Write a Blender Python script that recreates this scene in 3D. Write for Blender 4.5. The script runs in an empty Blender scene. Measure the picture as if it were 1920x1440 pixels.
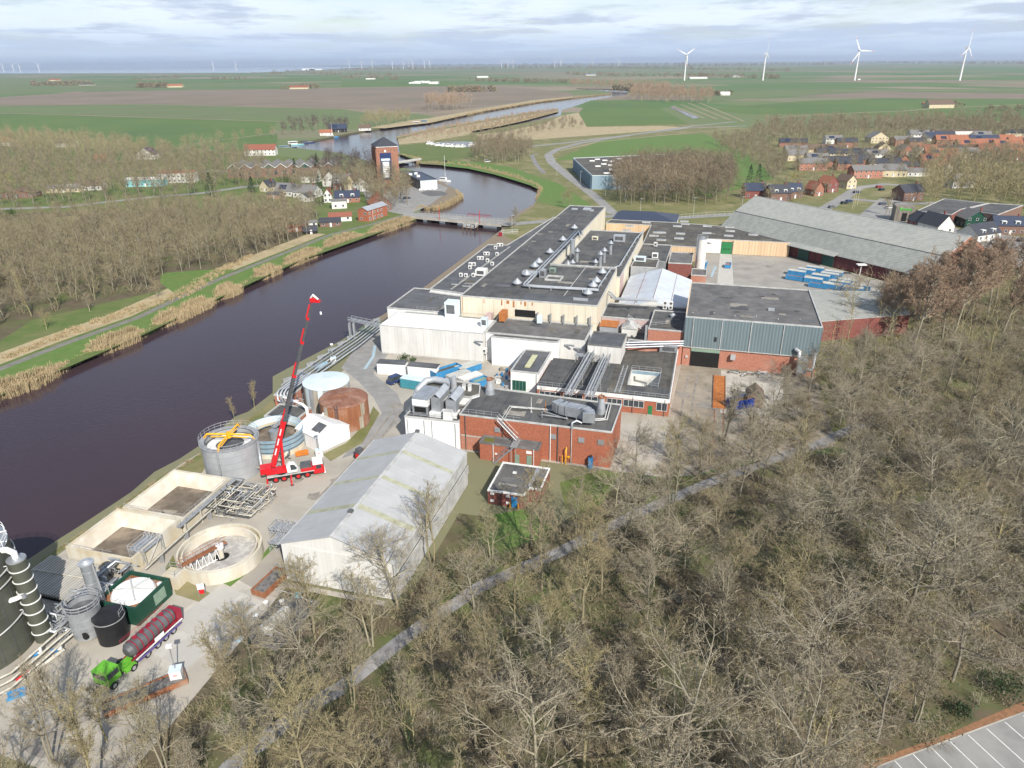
import bpy, math, random
from mathutils import Vector, Matrix
from mathutils.geometry import tessellate_polygon
random.seed(7)
D = bpy.data
scene = bpy.context.scene
C = scene.collection
rad = math.radians
# ------------------------------------------------------------------ camera
CAMZ, FPX = 72.0, 1331.0
PITCH, ROLL = math.atan(602 / FPX), rad(0.48)
cp, sp, cr, sr = math.cos(PITCH), math.sin(PITCH), math.cos(ROLL), math.sin(ROLL)
cam = D.cameras.new('camera'); cam.sensor_width = 36; cam.lens = 36 * FPX / 1920; cam.clip_end = 120000; cam.clip_start = .5
camo = D.objects.new('camera', cam); C.objects.link(camo)
rt, up, fw = (cr, -sr * sp, -sr * cp), (sr, cr * sp, cr * cp), (0, cp, -sp)
camo.matrix_world = Matrix(((rt[0], up[0], -fw[0], 0), (rt[1], up[1], -fw[1], 0), (rt[2], up[2], -fw[2], CAMZ), (0, 0, 0, 1)))
scene.camera = camo
# ------------------------------------------------------------------ sky
world = D.worlds.new('World'); scene.world = world; world.use_nodes = True
SUN_EL, SUN_AZ = rad(38), rad(24)          # shadows run away from the camera and a little to the left
wn = world.node_tree; N = wn.nodes; L = wn.links; N.clear()
out = N.new('ShaderNodeOutputWorld'); bg = N.new('ShaderNodeBackground'); bg.inputs[1].default_value = .09
L.new(bg.outputs[0], out.inputs[0])
sky = N.new('ShaderNodeTexSky'); sky.sky_type = 'NISHITA'; sky.sun_disc = False
sky.sun_elevation = SUN_EL; sky.sun_rotation = math.pi - SUN_AZ; sky.air_density = 1.0; sky.dust_density = .6; sky.ozone_density = 2.0
tc = N.new('ShaderNodeTexCoord'); sx = N.new('ShaderNodeSeparateXYZ'); L.new(tc.outputs['Generated'], sx.inputs[0])
def wm(op, a, b, *more):
    n = N.new('ShaderNodeMath'); n.operation = op
    for i, v in enumerate((a, b) + more):
        if isinstance(v, (int, float)): n.inputs[i].default_value = v
        elif v is not None: L.new(v, n.inputs[i])
    return n.outputs[0]
zz = wm('ADD', wm('MAXIMUM', sx.outputs[2], 0.0), .055)
cx = N.new('ShaderNodeCombineXYZ'); L.new(wm('DIVIDE', sx.outputs[0], zz), cx.inputs[0]); L.new(wm('DIVIDE', sx.outputs[1], zz), cx.inputs[1])
def wnoise(scale, det, rough, seed):
    m = N.new('ShaderNodeMapping'); m.inputs[1].default_value = (seed, seed * 1.7, seed); m.inputs[3].default_value = (scale, scale * .8, scale)
    L.new(cx.outputs[0], m.inputs[0]); n = N.new('ShaderNodeTexNoise'); n.inputs['Scale'].default_value = 1; n.inputs['Detail'].default_value = det
    n.inputs['Roughness'].default_value = rough; L.new(m.outputs[0], n.inputs[0]); return n.outputs[0]
def wramp(src, stops):
    r = N.new('ShaderNodeValToRGB'); L.new(src, r.inputs[0]); e = r.color_ramp.elements
    e[0].position, e[0].color = stops[0][0], stops[0][1]; e[1].position, e[1].color = stops[-1][0], stops[-1][1]
    for p, c in stops[1:-1]:
        k = e.new(p); k.color = c
    return r.outputs[0]
def g4(v): return (v, v, v, 1)
white_f = wramp(wm('ADD', wnoise(.42, 7, .6, 3.1), wm('MULTIPLY', wm('MINIMUM', zz, .4), -.55)), [(.22, g4(.05)), (.46, g4(.97))])      # clouds crowd towards the horizon
grey_f = wramp(wnoise(.62, 8, .62, 11.3), [(.45, g4(0)), (.55, g4(.9))])
cols = N.new('ShaderNodeMix'); cols.data_type = 'RGBA'; L.new(grey_f, cols.inputs[0])
cols.inputs[6].default_value = (7.9, 8.9, 10.0, 1); cols.inputs[7].default_value = (5.0, 5.8, 7.4, 1)
mx = N.new('ShaderNodeMix'); mx.data_type = 'RGBA'; L.new(white_f, mx.inputs[0]); L.new(sky.outputs[0], mx.inputs[6]); L.new(cols.outputs[2], mx.inputs[7])
hz = wramp(sx.outputs[2], [(0.0, g4(.85)), (.02, g4(.75)), (.045, g4(0))])
mh = N.new('ShaderNodeMix'); mh.data_type = 'RGBA'; L.new(hz, mh.inputs[0]); L.new(mx.outputs[2], mh.inputs[6]); mh.inputs[7].default_value = (5.0, 6.2, 8.2, 1)
L.new(mh.outputs[2], bg.inputs[0])
# ------------------------------------------------------------------ sun
sl = D.lights.new('sun', 'SUN'); sl.energy = 4.8; sl.angle = rad(.53); sl.color = (1, .945, .86)
so = D.objects.new('sun', sl); C.objects.link(so); so.location = (60, -60, 200)
so.rotation_euler = Vector((-math.sin(SUN_AZ) * math.cos(SUN_EL), math.cos(SUN_AZ) * math.cos(SUN_EL), -math.sin(SUN_EL))).to_track_quat('-Z', 'Y').to_euler()
vs = scene.view_settings; vs.view_transform = 'Standard'; vs.look = 'None'; vs.exposure = .37; vs.gamma = 1; vs.use_curve_mapping = False
scene.display_settings.display_device = 'sRGB'
cy = scene.cycles; cy.max_bounces = 5; cy.diffuse_bounces = 2; cy.glossy_bounces = 2; cy.transmission_bounces = 3; cy.transparent_max_bounces = 8; cy.volume_bounces = 0
cy.use_denoising = True

# ------------------------------------------------------------------ survey: photo ray to ground point (metres)
def P(px, py, z=0.0):
    x, y = (px - 960) / FPX, (720 - py) / FPX
    xr, yr = cr * x + sr * y, -sr * x + cr * y
    r = (xr, cp + yr * sp, -sp + yr * cp); t = (z - CAMZ) / r[2]
    return (r[0] * t, r[1] * t, z)
ca, sa = math.cos(rad(15.5)), math.sin(rad(15.5))
def W(a, b, z=0.0): return (a * ca + b * sa, -a * sa + b * ca, z)      # factory grid to world
def ident(p): return tuple(p)
def site(p): return W(*p)
def frame(x, y, z, deg):
    c, s = math.cos(rad(deg)), math.sin(rad(deg))
    return lambda p: (x + p[0] * c - p[1] * s, y + p[0] * s + p[1] * c, z + p[2])
# ------------------------------------------------------------------ materials
def mat(name, c, c2=None, scale=.5, rough=.85, metal=0.0, bump=0.0, streak=False, c3=None, scale3=.06, amt3=.6, rib=None, tint=None, spec=.35, seams=None, detail=6, lo=.38, hi=.62):
    m = D.materials.new(name); m.use_nodes = True; t = m.node_tree; n = t.nodes; l = t.links; b = n['Principled BSDF']
    b.inputs['Roughness'].default_value = rough; b.inputs['Metallic'].default_value = metal; b.inputs['Specular IOR Level'].default_value = spec
    c2 = c2 or tuple(v * .8 for v in c)
    geo = n.new('ShaderNodeNewGeometry')
    def noise(sc, z=1.0, det=detail, off=0):
        mp = n.new('ShaderNodeMapping'); mp.inputs[3].default_value = (1, 1, z); mp.inputs[1].default_value = (off, off, off); l.new(geo.outputs['Position'], mp.inputs[0])
        q = n.new('ShaderNodeTexNoise'); q.inputs['Scale'].default_value = sc; q.inputs['Detail'].default_value = det; q.inputs['Roughness'].default_value = .62
        l.new(mp.outputs[0], q.inputs[0]); return q.outputs[0]
    def ramp(src, a, bb, ca_=0.0, cb_=1.0):
        r = n.new('ShaderNodeMapRange'); r.inputs[1].default_value = a; r.inputs[2].default_value = bb; r.inputs[3].default_value = ca_; r.inputs[4].default_value = cb_
        l.new(src, r.inputs[0]); return r.outputs[0]
    def mixc(f, a, bb, mode='MIX'):
        x = n.new('ShaderNodeMix'); x.data_type = 'RGBA'; x.blend_type = mode
        (l.new(f, x.inputs[0]) if not isinstance(f, float) else setattr(x.inputs[0], 'default_value', f))
        for i, v in ((6, a), (7, bb)):
            if isinstance(v, tuple): x.inputs[i].default_value = v[:3] + (1,)
            else: l.new(v, x.inputs[i])
        return x.outputs[2]
    nz = noise(scale, .12 if streak else 1.0)
    col = mixc(ramp(nz, lo, hi), c, c2)
    if c3: col = mixc(ramp(noise(scale3, 1, 4, 31), .48, .66, 0, amt3), col, c3)
    if tint:
        oi = n.new('ShaderNodeObjectInfo'); col = mixc(oi.outputs['Random'], col, tint)
    h = None
    if rib or seams:
        ang, per, dep = rib or seams
        dt = n.new('ShaderNodeVectorMath'); dt.operation = 'DOT_PRODUCT'; l.new(geo.outputs['Position'], dt.inputs[0])
        dt.inputs[1].default_value = (math.cos(rad(ang)) * 6.2832 / per, math.sin(rad(ang)) * 6.2832 / per, 0)
        sn = n.new('ShaderNodeMath'); sn.operation = 'SINE'; l.new(dt.outputs['Value'], sn.inputs[0])
        if rib:
            h = sn.outputs[0]; col = mixc(ramp(h, -1, 1, 0, dep), col, mixc(1.0, col, (.6, .6, .62), 'MULTIPLY'))
        else:
            col = mixc(ramp(sn.outputs[0], .9, .97, 0, dep), col, mixc(1.0, col, (.45, .45, .45), 'MULTIPLY'))
    l.new(col, b.inputs['Base Color'])
    if bump or rib:
        bp = n.new('ShaderNodeBump'); bp.inputs['Distance'].default_value = .06 if rib else .15; bp.inputs['Strength'].default_value = .5 if rib else bump
        l.new(h if h else nz, bp.inputs['Height']); l.new(bp.outputs[0], b.inputs['Normal'])
    return m
U_ANG, V_ANG = -15.5, 74.5
M = {}
def mk(k, *a, **kw): M[k] = mat(k, *a, **kw); return M[k]
mk('felt', (.062, .063, .066), (.10, .10, .098), .35, c3=(.14, .135, .125), scale3=.09, amt3=.7, seams=(U_ANG, 2.2, .35))
mk('felt_grey', (.11, .115, .125), (.075, .078, .083), .25, c3=(.16, .16, .16), amt3=.5, seams=(V_ANG, 3.0, .3))
mk('felt_brown', (.10, .093, .083), (.065, .06, .053), .5, c3=(.15, .14, .11), scale3=.15, amt3=.8)
mk('felt_light', (.165, .16, .155), (.115, .11, .108), .4, c3=(.085, .083, .08), scale3=.12, amt3=.7, seams=(V_ANG, 1.6, .4))
mk('coping', (.50, .50, .485), (.36, .36, .345), .6)
mk('coping_dark', (.20, .20, .20), (.12, .12, .12), .6)
mk('cream', (.70, .645, .52), (.62, .56, .44), .3, streak=True, c3=(.60, .50, .36), scale3=.13, amt3=.25, seams=(U_ANG, 1.1, .12))
mk('white_clad', (.74, .74, .73), (.68, .68, .66), .4, streak=True, seams=(U_ANG, .9, .1))
mk('white_old', (.66, .65, .62), (.58, .57, .54), .5, streak=True, c3=(.44, .41, .37), scale3=.12, amt3=.3, seams=(U_ANG, .9, .12))
mk('white', (.80, .80, .79), (.72, .72, .71), .4)
mk('white_roof', (.82, .80, .76), (.74, .70, .64), .2)
mk('hall_roof', (.41, .415, .415), (.365, .37, .37), .3, seams=(V_ANG, 1.15, .10))
mk('rooflight', (.40, .40, .30), (.30, .30, .21), .8)
mk('rooflight_yellow', (.55, .54, .33), (.42, .42, .25), .8, rough=.4)
mk('hall_wall', (.70, .69, .66), (.62, .61, .58), .4, streak=True, seams=(U_ANG, .75, .15))
mk('brick_red', (.40, .14, .078), (.29, .10, .06), 2.5, bump=.2, c3=(.30, .10, .06), scale3=.15, amt3=.4)
mk('brick_pale', (.44, .19, .125), (.34, .145, .10), 2.5, bump=.2, c3=(.45, .28, .22), scale3=.1, amt3=.5)
mk('brick_dark', (.24, .085, .07), (.17, .06, .05), 2.5, bump=.2)
mk('brick_brown', (.22, .13, .10), (.15, .09, .07), 2.5)
mk('pink_render', (.52, .40, .37), (.42, .30, .28), .5, streak=True)
mk('clad_teal', (.165, .215, .23), (.14, .185, .20), .4, streak=True, rib=(U_ANG, .75, .35))
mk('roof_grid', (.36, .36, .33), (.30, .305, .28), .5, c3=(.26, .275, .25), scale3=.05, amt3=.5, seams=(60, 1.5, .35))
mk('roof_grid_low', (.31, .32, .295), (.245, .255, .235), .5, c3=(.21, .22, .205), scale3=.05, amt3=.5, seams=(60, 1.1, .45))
mk('metal_roof', (.56, .60, .65), (.48, .52, .57), .3, rough=.55, c3=(.42, .36, .33), scale3=.12, amt3=.3)
mk('steel', (.46, .48, .50), (.36, .38, .40), .6, rough=.42, metal=.55)
mk('steel_light', (.52, .54, .56), (.42, .44, .46), .6, rough=.4, metal=.4)
mk('steel_dark', (.16, .165, .17), (.11, .11, .115), .6, rough=.5, metal=.4)
mk('galv', (.40, .41, .42), (.30, .31, .32), 1.5, rough=.5, metal=.3)
mk('rust', (.30, .13, .065), (.22, .085, .04), .9, c3=(.36, .25, .19), scale3=.3, amt3=.6, streak=True)
mk('rust_roof', (.25, .125, .085), (.19, .085, .055), .5, c3=(.34, .22, .17), scale3=.35, amt3=.6)
mk('rust_orange', (.45, .17, .05), (.33, .11, .03), 1.2)
mk('bare_plate', (.40, .37, .31), (.27, .22, .15), .8, streak=True)
mk('plate', (.42, .435, .45), (.36, .375, .39), .3, rough=.5, metal=.25)
mk('pale_blue', (.60, .68, .71), (.53, .61, .64), .3, rough=.55)
mk('tank_blue', (.19, .29, .36), (.25, .33, .38), .7, streak=True)
mk('concrete', (.47, .44, .38), (.37, .345, .30), .35, c3=(.29, .27, .235), scale3=.1, amt3=.6, bump=.05)
mk('concrete_wall', (.60, .57, .49), (.48, .44, .35), .5, streak=True, c3=(.50, .38, .18), scale3=.22, amt3=.5)
mk('basin_wall', (.66, .62, .54), (.56, .51, .42), .4, c3=(.44, .36, .26), scale3=.14, amt3=.5)
mk('slab', (.50, .48, .435), (.43, .41, .37), .6, tint=(.40, .385, .35))
mk('yard', (.43, .395, .335), (.35, .32, .27), .16, c3=(.28, .255, .22), scale3=.06, amt3=.8, bump=.05, lo=.3, hi=.7)
mk('yard_far', (.33, .31, .275), (.26, .24, .215), .16, c3=(.38, .36, .32), scale3=.05, amt3=.5)
mk('dirt', (.30, .26, .20), (.22, .185, .14), .3, c3=(.38, .34, .28), scale3=.08, amt3=.5, bump=.2)
mk('asphalt', (.13, .13, .128), (.10, .10, .098), .4, c3=(.19, .185, .175), scale3=.08, amt3=.5)
mk('asphalt_pale', (.27, .265, .255), (.22, .215, .205), .4, c3=(.33, .32, .30), scale3=.08, amt3=.6)
mk('path', (.235, .23, .23), (.15, .145, .14), .7, c3=(.38, .37, .36), scale3=.2, amt3=.6)
mk('dike_path', (.20, .195, .165), (.155, .15, .125), .4)
mk('paint', (.74, .74, .72), (.60, .60, .58), 1.2)
mk('blue_line', (.30, .44, .52), (.36, .42, .44), 1.2)
mk('mud', (.17, .14, .11), (.115, .092, .068), .5, c3=(.34, .27, .20), scale3=.16, amt3=.8, bump=.3)
mk('sludge', (.36, .34, .31), (.50, .48, .44), 1.1, c3=(.24, .22, .20), scale3=.2, amt3=.7, lo=.45, hi=.6)
mk('grass', (.085, .13, .03), (.12, .15, .045), .25, c3=(.17, .16, .07), scale3=.06, amt3=.6, bump=.3)
mk('grass_bright', (.085, .165, .03), (.115, .18, .045), .35, c3=(.13, .15, .05), scale3=.08, amt3=.5, bump=.3)
mk('rough_grass', (.17, .165, .07), (.13, .14, .045), .3, c3=(.28, .235, .13), scale3=.07, amt3=.7, bump=.3)
mk('dry_grass', (.42, .345, .21), (.33, .265, .155), .35, c3=(.24, .20, .11), scale3=.1, amt3=.5, bump=.4)
mk('forest_floor', (.13, .10, .065), (.09, .078, .042), .35, c3=(.095, .12, .035), scale3=.08, amt3=.9, bump=.4)
mk('leaf_litter', (.30, .155, .08), (.21, .11, .06), 1.6, bump=.4)
mk('field_green', (.09, .145, .036), (.10, .155, .042), .01, c3=(.07, .12, .04), scale3=.004, amt3=.7)
mk('field_light', (.115, .16, .055), (.13, .165, .07), .012, c3=(.125, .135, .065), scale3=.005, amt3=.7)
mk('field_brown', (.215, .17, .125), (.19, .15, .11), .01, c3=(.15, .135, .09), scale3=.004, amt3=.7)
mk('field_tan', (.30, .26, .17), (.25, .22, .13), .02)
mk('tile_dark', (.052, .056, .068), (.04, .042, .05), 1.5, rough=.6)
mk('tile_navy', (.035, .045, .075), (.045, .055, .085), 1.5, rough=.45)
mk('tile_grey', (.19, .185, .18), (.145, .14, .135), 1.5)
mk('tile_brown', (.15, .105, .08), (.11, .08, .06), 1.5)
mk('tile_orange', (.34, .135, .075), (.25, .10, .06), 1.5)
mk('tile_rust', (.27, .10, .065), (.20, .075, .05), 1.5)
mk('tile_purple', (.08, .05, .10), (.06, .04, .08), 1.5)
mk('solar', (.02, .03, .06), (.025, .035, .07), 1, rough=.25)
mk('render_white', (.68, .67, .63), (.58, .57, .53), .8)
mk('render_cream', (.58, .50, .34), (.50, .43, .29), .8)
mk('brick_salmon', (.34, .16, .105), (.27, .125, .085), 1.5)
mk('teal_paint', (.22, .50, .52), (.18, .42, .44), .8)
mk('glass', (.035, .045, .055), (.05, .06, .07), .5, rough=.12, spec=.6)
mk('frame_white', (.78, .78, .76)); mk('black', (.018, .018, .02), (.012, .012, .013), 1, rough=.5)
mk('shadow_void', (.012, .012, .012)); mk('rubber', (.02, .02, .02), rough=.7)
mk('green_door', (.03, .20, .07), (.025, .17, .06), 1, rough=.5); mk('dark_green', (.012, .075, .06), (.01, .06, .05), 1, rough=.5)
mk('box_green', (.016, .07, .045), (.012, .055, .035), .6, rough=.5); mk('sage', (.22, .31, .24), (.18, .26, .20), 1)
mk('maroon', (.14, .045, .045), (.11, .035, .035), 1, streak=True)
mk('peach', (.68, .50, .32), (.60, .43, .27), .3, streak=True, rib=(U_ANG, 1.2, .15))
mk('silo_green', (.085, .09, .068), (.065, .07, .052), .5, streak=True, rough=.6, c3=(.12, .12, .10), scale3=.2, amt3=.4)
mk('red', (.62, .015, .02), (.55, .012, .018), 1, rough=.35, spec=.5); mk('wine', (.30, .02, .04), (.22, .015, .03), 1, rough=.4)
mk('yellow', (.78, .40, .02), (.68, .33, .015), 1, rough=.45); mk('lime', (.14, .43, .04), (.11, .34, .03), 1, rough=.4)
mk('boom', (.12, .125, .13), (.09, .09, .095), 1, rough=.4, metal=.3); mk('bin_blue', (.05, .24, .46), (.04, .19, .38), 1, rough=.5)
mk('bin_teal', (.06, .27, .33), (.05, .23, .28), 1, rough=.5); mk('bin_navy', (.012, .05, .30), (.01, .04, .22), 1, rough=.5)
mk('door_blue', (.03, .22, .50), rough=.5); mk('lid', (.50, .50, .46), (.40, .40, .36), .8); mk('purple', (.12, .09, .28), rough=.4)
mk('orange', (.62, .20, .03), (.5, .15, .02), 1); mk('wood', (.26, .23, .19), (.17, .15, .125), .7, streak=True)
mk('wood_brown', (.20, .12, .06), (.15, .09, .045), .8); mk('foam', (.70, .69, .66), (.58, .57, .54), 1)
mk('bank_stone', (.15, .14, .08), (.10, .09, .05), .8, bump=.4); mk('scrap', (.20, .19, .18), (.10, .095, .09), 1.5)
mk('navy', (.02, .04, .13), rough=.6); mk('letter_green', (.05, .75, .05), rough=.5); mk('skin', (.45, .30, .22)); mk('cloth_navy', (.02, .025, .06))
mk('cloth_orange', (.6, .12, .02)); mk('pipe_cream', (.55, .53, .46), (.42, .39, .32), 1.2, rough=.6)
for i, cc in enumerate([(.02, .025, .035), (.6, .6, .6), (.03, .05, .14), (.16, .16, .17), (.35, .02, .02), (.30, .31, .32)]): mk('car%d' % i, cc, cc, 1, rough=.25, spec=.5)
BARK = [mat('bark_lichen', (.38, .335, .15), (.25, .21, .12), 3, tint=(.20, .175, .13)), mat('bark_grey', (.26, .235, .19), (.17, .15, .12), 3, tint=(.32, .29, .20))]
TWIG = [mat('twig_olive', (.33, .285, .15), (.235, .20, .11), .5, tint=(.27, .22, .14)), mat('twig_grey', (.34, .29, .205), (.25, .21, .145), .5, tint=(.26, .23, .17)),
        mat('twig_red', (.36, .25, .17), (.27, .19, .13), .5, tint=(.36, .26, .18)), mat('twig_far', (.235, .185, .12), (.165, .13, .09), .04, tint=(.225, .19, .115)),
        mat('twig_purple', (.10, .075, .07), (.075, .055, .05), .5), mat('twig_yellow', (.30, .27, .10), (.24, .21, .08), .5)]
mk('ivy', (.020, .042, .012), (.035, .06, .018), 2, rough=.6); mk('conifer', (.014, .034, .014), (.022, .045, .018), 2); mk('bush_green', (.04, .075, .018), (.06, .09, .025), 1.5)
mk('reed', (.44, .35, .21), (.33, .25, .145), .6, tint=(.38, .30, .17)); mk('reed_dark', (.20, .15, .09), (.14, .10, .06), .6)
mk('blossom', (.62, .57, .52), (.5, .45, .4), 2); mk('moss', (.10, .12, .02), (.14, .13, .04), 1)
# water
w = D.materials.new('water'); w.use_nodes = True; t = w.node_tree; b = t.nodes['Principled BSDF']
b.inputs['Base Color'].default_value = (.048, .031, .036, 1); b.inputs['Roughness'].default_value = .12; b.inputs['IOR'].default_value = 1.33
g = t.nodes.new('ShaderNodeNewGeometry'); mp = t.nodes.new('ShaderNodeMapping'); mp.inputs[3].default_value = (1, 1.7, 1); mp.inputs[2].default_value = (0, 0, rad(30)); t.links.new(g.outputs['Position'], mp.inputs[0])
nz = t.nodes.new('ShaderNodeTexNoise'); nz.inputs['Scale'].default_value = .9; nz.inputs['Detail'].default_value = 4; t.links.new(mp.outputs[0], nz.inputs[0])
bp = t.nodes.new('ShaderNodeBump'); bp.inputs['Strength'].default_value = .35; bp.inputs['Distance'].default_value = .12
t.links.new(nz.outputs[0], bp.inputs['Height']); t.links.new(bp.outputs[0], b.inputs['Normal']); M['water'] = w
sw_ = mat('sea_water', (.30, .36, .43), (.27, .33, .40), .001, rough=.25, spec=.5); M['sea_water'] = sw_
# land far off: patchwork of fields
m = mat('farmland', (.065, .12, .035), (.10, .13, .05), .01); t = m.node_tree; n = t.nodes; b = n['Principled BSDF']
g = n.new('ShaderNodeNewGeometry'); mp = n.new('ShaderNodeMapping'); mp.inputs[3].default_value = (1 / 620, 1 / 300, 1); mp.inputs[2].default_value = (0, 0, rad(-12)); t.links.new(g.outputs['Position'], mp.inputs[0])
v = n.new('ShaderNodeTexVoronoi'); v.distance = 'CHEBYCHEV'; v.inputs['Scale'].default_value = 1; v.inputs['Randomness'].default_value = .7; t.links.new(mp.outputs[0], v.inputs[0])
sxx = n.new('ShaderNodeSeparateColor'); t.links.new(v.outputs['Color'], sxx.inputs[0]); r = n.new('ShaderNodeValToRGB'); t.links.new(sxx.outputs[0], r.inputs[0])
r.color_ramp.interpolation = 'CONSTANT'; e = r.color_ramp.elements; e[0].color = (.085, .15, .045, 1); e[1].position = .2; e[1].color = (.13, .165, .065, 1)
for ps, c in ((.38, (.21, .17, .12)), (.52, (.10, .15, .055)), (.66, (.18, .175, .10)), (.78, (.11, .155, .06)), (.9, (.24, .20, .14))):
    k = e.new(ps); k.color = c + (1,)
t.links.new(r.outputs[0], b.inputs['Base Color']); M['farmland'] = m

# ------------------------------------------------------------------ mesh builder and scene tree
def tag(o, label=None, cat=None, group=None, kind=None):
    for k, v in (('label', label), ('category', cat), ('group', group), ('kind', kind)):
        if v: o[k] = v
    return o
def thing(name, label, cat, loc=(0, 0, 0), group=None, rz=0.0):
    o = D.objects.new(name, None); C.objects.link(o); o.location = loc; o.rotation_euler = (0, 0, rz); o.empty_display_size = .5
    return tag(o, label, cat, group)
class MB:
    def __init__(s, fr=None): s.v = []; s.f = []; s.sm = []; s.fr = fr or ident
    def add(s, vs, fs, smooth=False):
        n = len(s.v); s.v += [s.fr(p) for p in vs]; s.f += [tuple(i + n for i in f) for f in fs]; s.sm += [smooth] * len(fs); return s
    def box(s, x0, x1, y0, y1, z0, z1):
        return s.add([(x0, y0, z0), (x1, y0, z0), (x1, y1, z0), (x0, y1, z0), (x0, y0, z1), (x1, y0, z1), (x1, y1, z1), (x0, y1, z1)],
                     [(0, 3, 2, 1), (4, 5, 6, 7), (0, 1, 5, 4), (1, 2, 6, 5), (2, 3, 7, 6), (3, 0, 4, 7)])
    def prism(s, pts, z0, z1):
        n = len(pts); z0 = z0 if isinstance(z0, (list, tuple)) else [z0] * n; z1 = z1 if isinstance(z1, (list, tuple)) else [z1] * n
        vs_ = [(p[0], p[1], z0[i]) for i, p in enumerate(pts)] + [(p[0], p[1], z1[i]) for i, p in enumerate(pts)]
        tri = tessellate_polygon([[Vector((p[0], p[1], 0)) for p in pts]])
        s.add(vs_, [(i, (i + 1) % n, n + (i + 1) % n, n + i) for i in range(n)] + [tuple(n + i for i in t_) for t_ in tri] + [tuple(reversed(t_)) for t_ in tri])
        return s
    def face(s, pts): return s.add(pts, [tuple(range(len(pts)))])
    def flat(s, pts, z=None):
        tri = tessellate_polygon([[Vector((p[0], p[1], 0)) for p in pts]])
        return s.add([(p[0], p[1], p[2] if z is None else z) for p in pts], [tuple(t_) for t_ in tri])
    def slab(s, pts, t=.08):                                            # any planar polygon given thickness downwards
        n = len(pts); return s.add(list(pts) + [(p[0], p[1], p[2] - t) for p in pts],
              [tuple(range(n)), tuple(reversed(range(n, 2 * n)))] + [(i, i + n, (i + 1) % n + n, (i + 1) % n) for i in range(n)])
    def cyl(s, x, y, z0, z1, r0, r1=None, n=20, cap=True):
        r1 = r0 if r1 is None else r1
        a = [(math.cos(6.28318 * i / n), math.sin(6.28318 * i / n)) for i in range(n)]
        lo_ = [(x + r0 * c, y + r0 * q, z0) for c, q in a]; hi_ = [(x + r1 * c, y + r1 * q, z1) for c, q in a]
        s.add(lo_ + hi_, [(i, (i + 1) % n, n + (i + 1) % n, n + i) for i in range(n)], True)
        if cap: s.add(hi_, [tuple(range(n))]); s.add(lo_, [tuple(reversed(range(n)))])
        return s
    def ring(s, x, y, z0, z1, ro, ri, n=48, a0=0.0, a1=360.0):
        full = abs(a1 - a0 - 360) < .01; k = n if full else n + 1
        v_ = []
        for i in range(k):
            t_ = rad(a0 + (a1 - a0) * i / n); c, q = math.cos(t_), math.sin(t_)
            v_ += [(x + ro * c, y + ro * q, z0), (x + ro * c, y + ro * q, z1), (x + ri * c, y + ri * q, z1), (x + ri * c, y + ri * q, z0)]
        f_ = []
        for i in range(n):
            j = (i + 1) % k
            for e_ in range(4): f_.append((4 * i + e_, 4 * j + e_, 4 * j + (e_ + 1) % 4, 4 * i + (e_ + 1) % 4))
        if not full: f_ += [(0, 1, 2, 3), (4 * k - 1, 4 * k - 2, 4 * k - 3, 4 * k - 4)]
        return s.add(v_, f_)
    def tube(s, pts, r, n=8, r2=None):
        pts = [Vector(p) for p in pts]; m_ = len(pts); vs_ = []; prev = None
        for i, p in enumerate(pts):
            d = (pts[min(i + 1, m_ - 1)] - pts[max(i - 1, 0)])
            d = d.normalized() if d.length > 1e-6 else Vector((0, 0, 1))
            a = (prev - d * prev.dot(d)) if prev is not None else (Vector((0, 0, 1)).cross(d) if abs(d.z) < .9 else Vector((1, 0, 0)).cross(d))
            a = a.normalized() if a.length > 1e-6 else d.orthogonal().normalized()
            prev = a; b_ = d.cross(a); rr = r if r2 is None else r + (r2 - r) * i / max(1, m_ - 1)
            k = 1.0
            if 0 < i < m_ - 1:
                c_ = (pts[i + 1] - p).normalized().dot((p - pts[i - 1]).normalized()); k = min(1.4, 1 / max(.5, math.sqrt((1 + c_) / 2)))
            for j in range(n):
                t_ = 6.28318 * j / n; q = p + (a * math.cos(t_) + b_ * math.sin(t_)) * rr * k; vs_.append(tuple(q))
        fs = [(i * n + j, i * n + (j + 1) % n, (i + 1) * n + (j + 1) % n, (i + 1) * n + j) for i in range(m_ - 1) for j in range(n)]
        s.add(vs_, fs, n > 4); s.add(vs_[:n], [tuple(reversed(range(n)))]); s.add(vs_[-n:], [tuple(range(n))]); return s
    def bar(s, p, q, w): return s.tube([p, q], w * .7, 4)
    def rail(s, pts, h=1.1, step=1.6, r=.035, closed=False):
        if closed: pts = list(pts) + [pts[0]]
        for k in (h, h * .5): s.tube([(p[0], p[1], p[2] + k) for p in pts], r, 4)
        for a, b_ in zip(pts[:-1], pts[1:]):
            A_, B_ = Vector(a), Vector(b_); k = max(1, round((B_ - A_).length / step))
            for i in range(k):
                q = A_.lerp(B_, i / k); s.tube([tuple(q), (q.x, q.y, q.z + h)], r, 4)
        return s
    def build(s, name, m_, parent=None, kind=None):
        me = D.meshes.new(name); off = (0, 0, 0)
        if parent is not None:
            r_ = parent
            while r_.parent: r_ = r_.parent
            off = tuple(r_.location)
        me.from_pydata([(p[0] - off[0], p[1] - off[1], p[2] - off[2]) for p in s.v], [], s.f)
        me.polygons.foreach_set('use_smooth', s.sm)
        me.materials.append(M[m_] if isinstance(m_, str) else m_)
        o = D.objects.new(name, me); C.objects.link(o)
        if parent is not None: o.parent = parent
        if kind: o['kind'] = kind
        return o
def dup(root, loc, rz=0.0, label=None, group=None, sc=None):
    r_ = root.copy(); C.objects.link(r_); r_.location = loc; r_.rotation_euler = (0, 0, rz)
    if sc: r_.scale = (sc, sc, sc) if isinstance(sc, (int, float)) else sc
    if label: r_['label'] = label
    if group: r_['group'] = group
    for ch in root.children:
        c = ch.copy(); C.objects.link(c); c.parent = r_
        for g_ in ch.children:
            d = g_.copy(); C.objects.link(d); d.parent = c
    return r_
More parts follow.
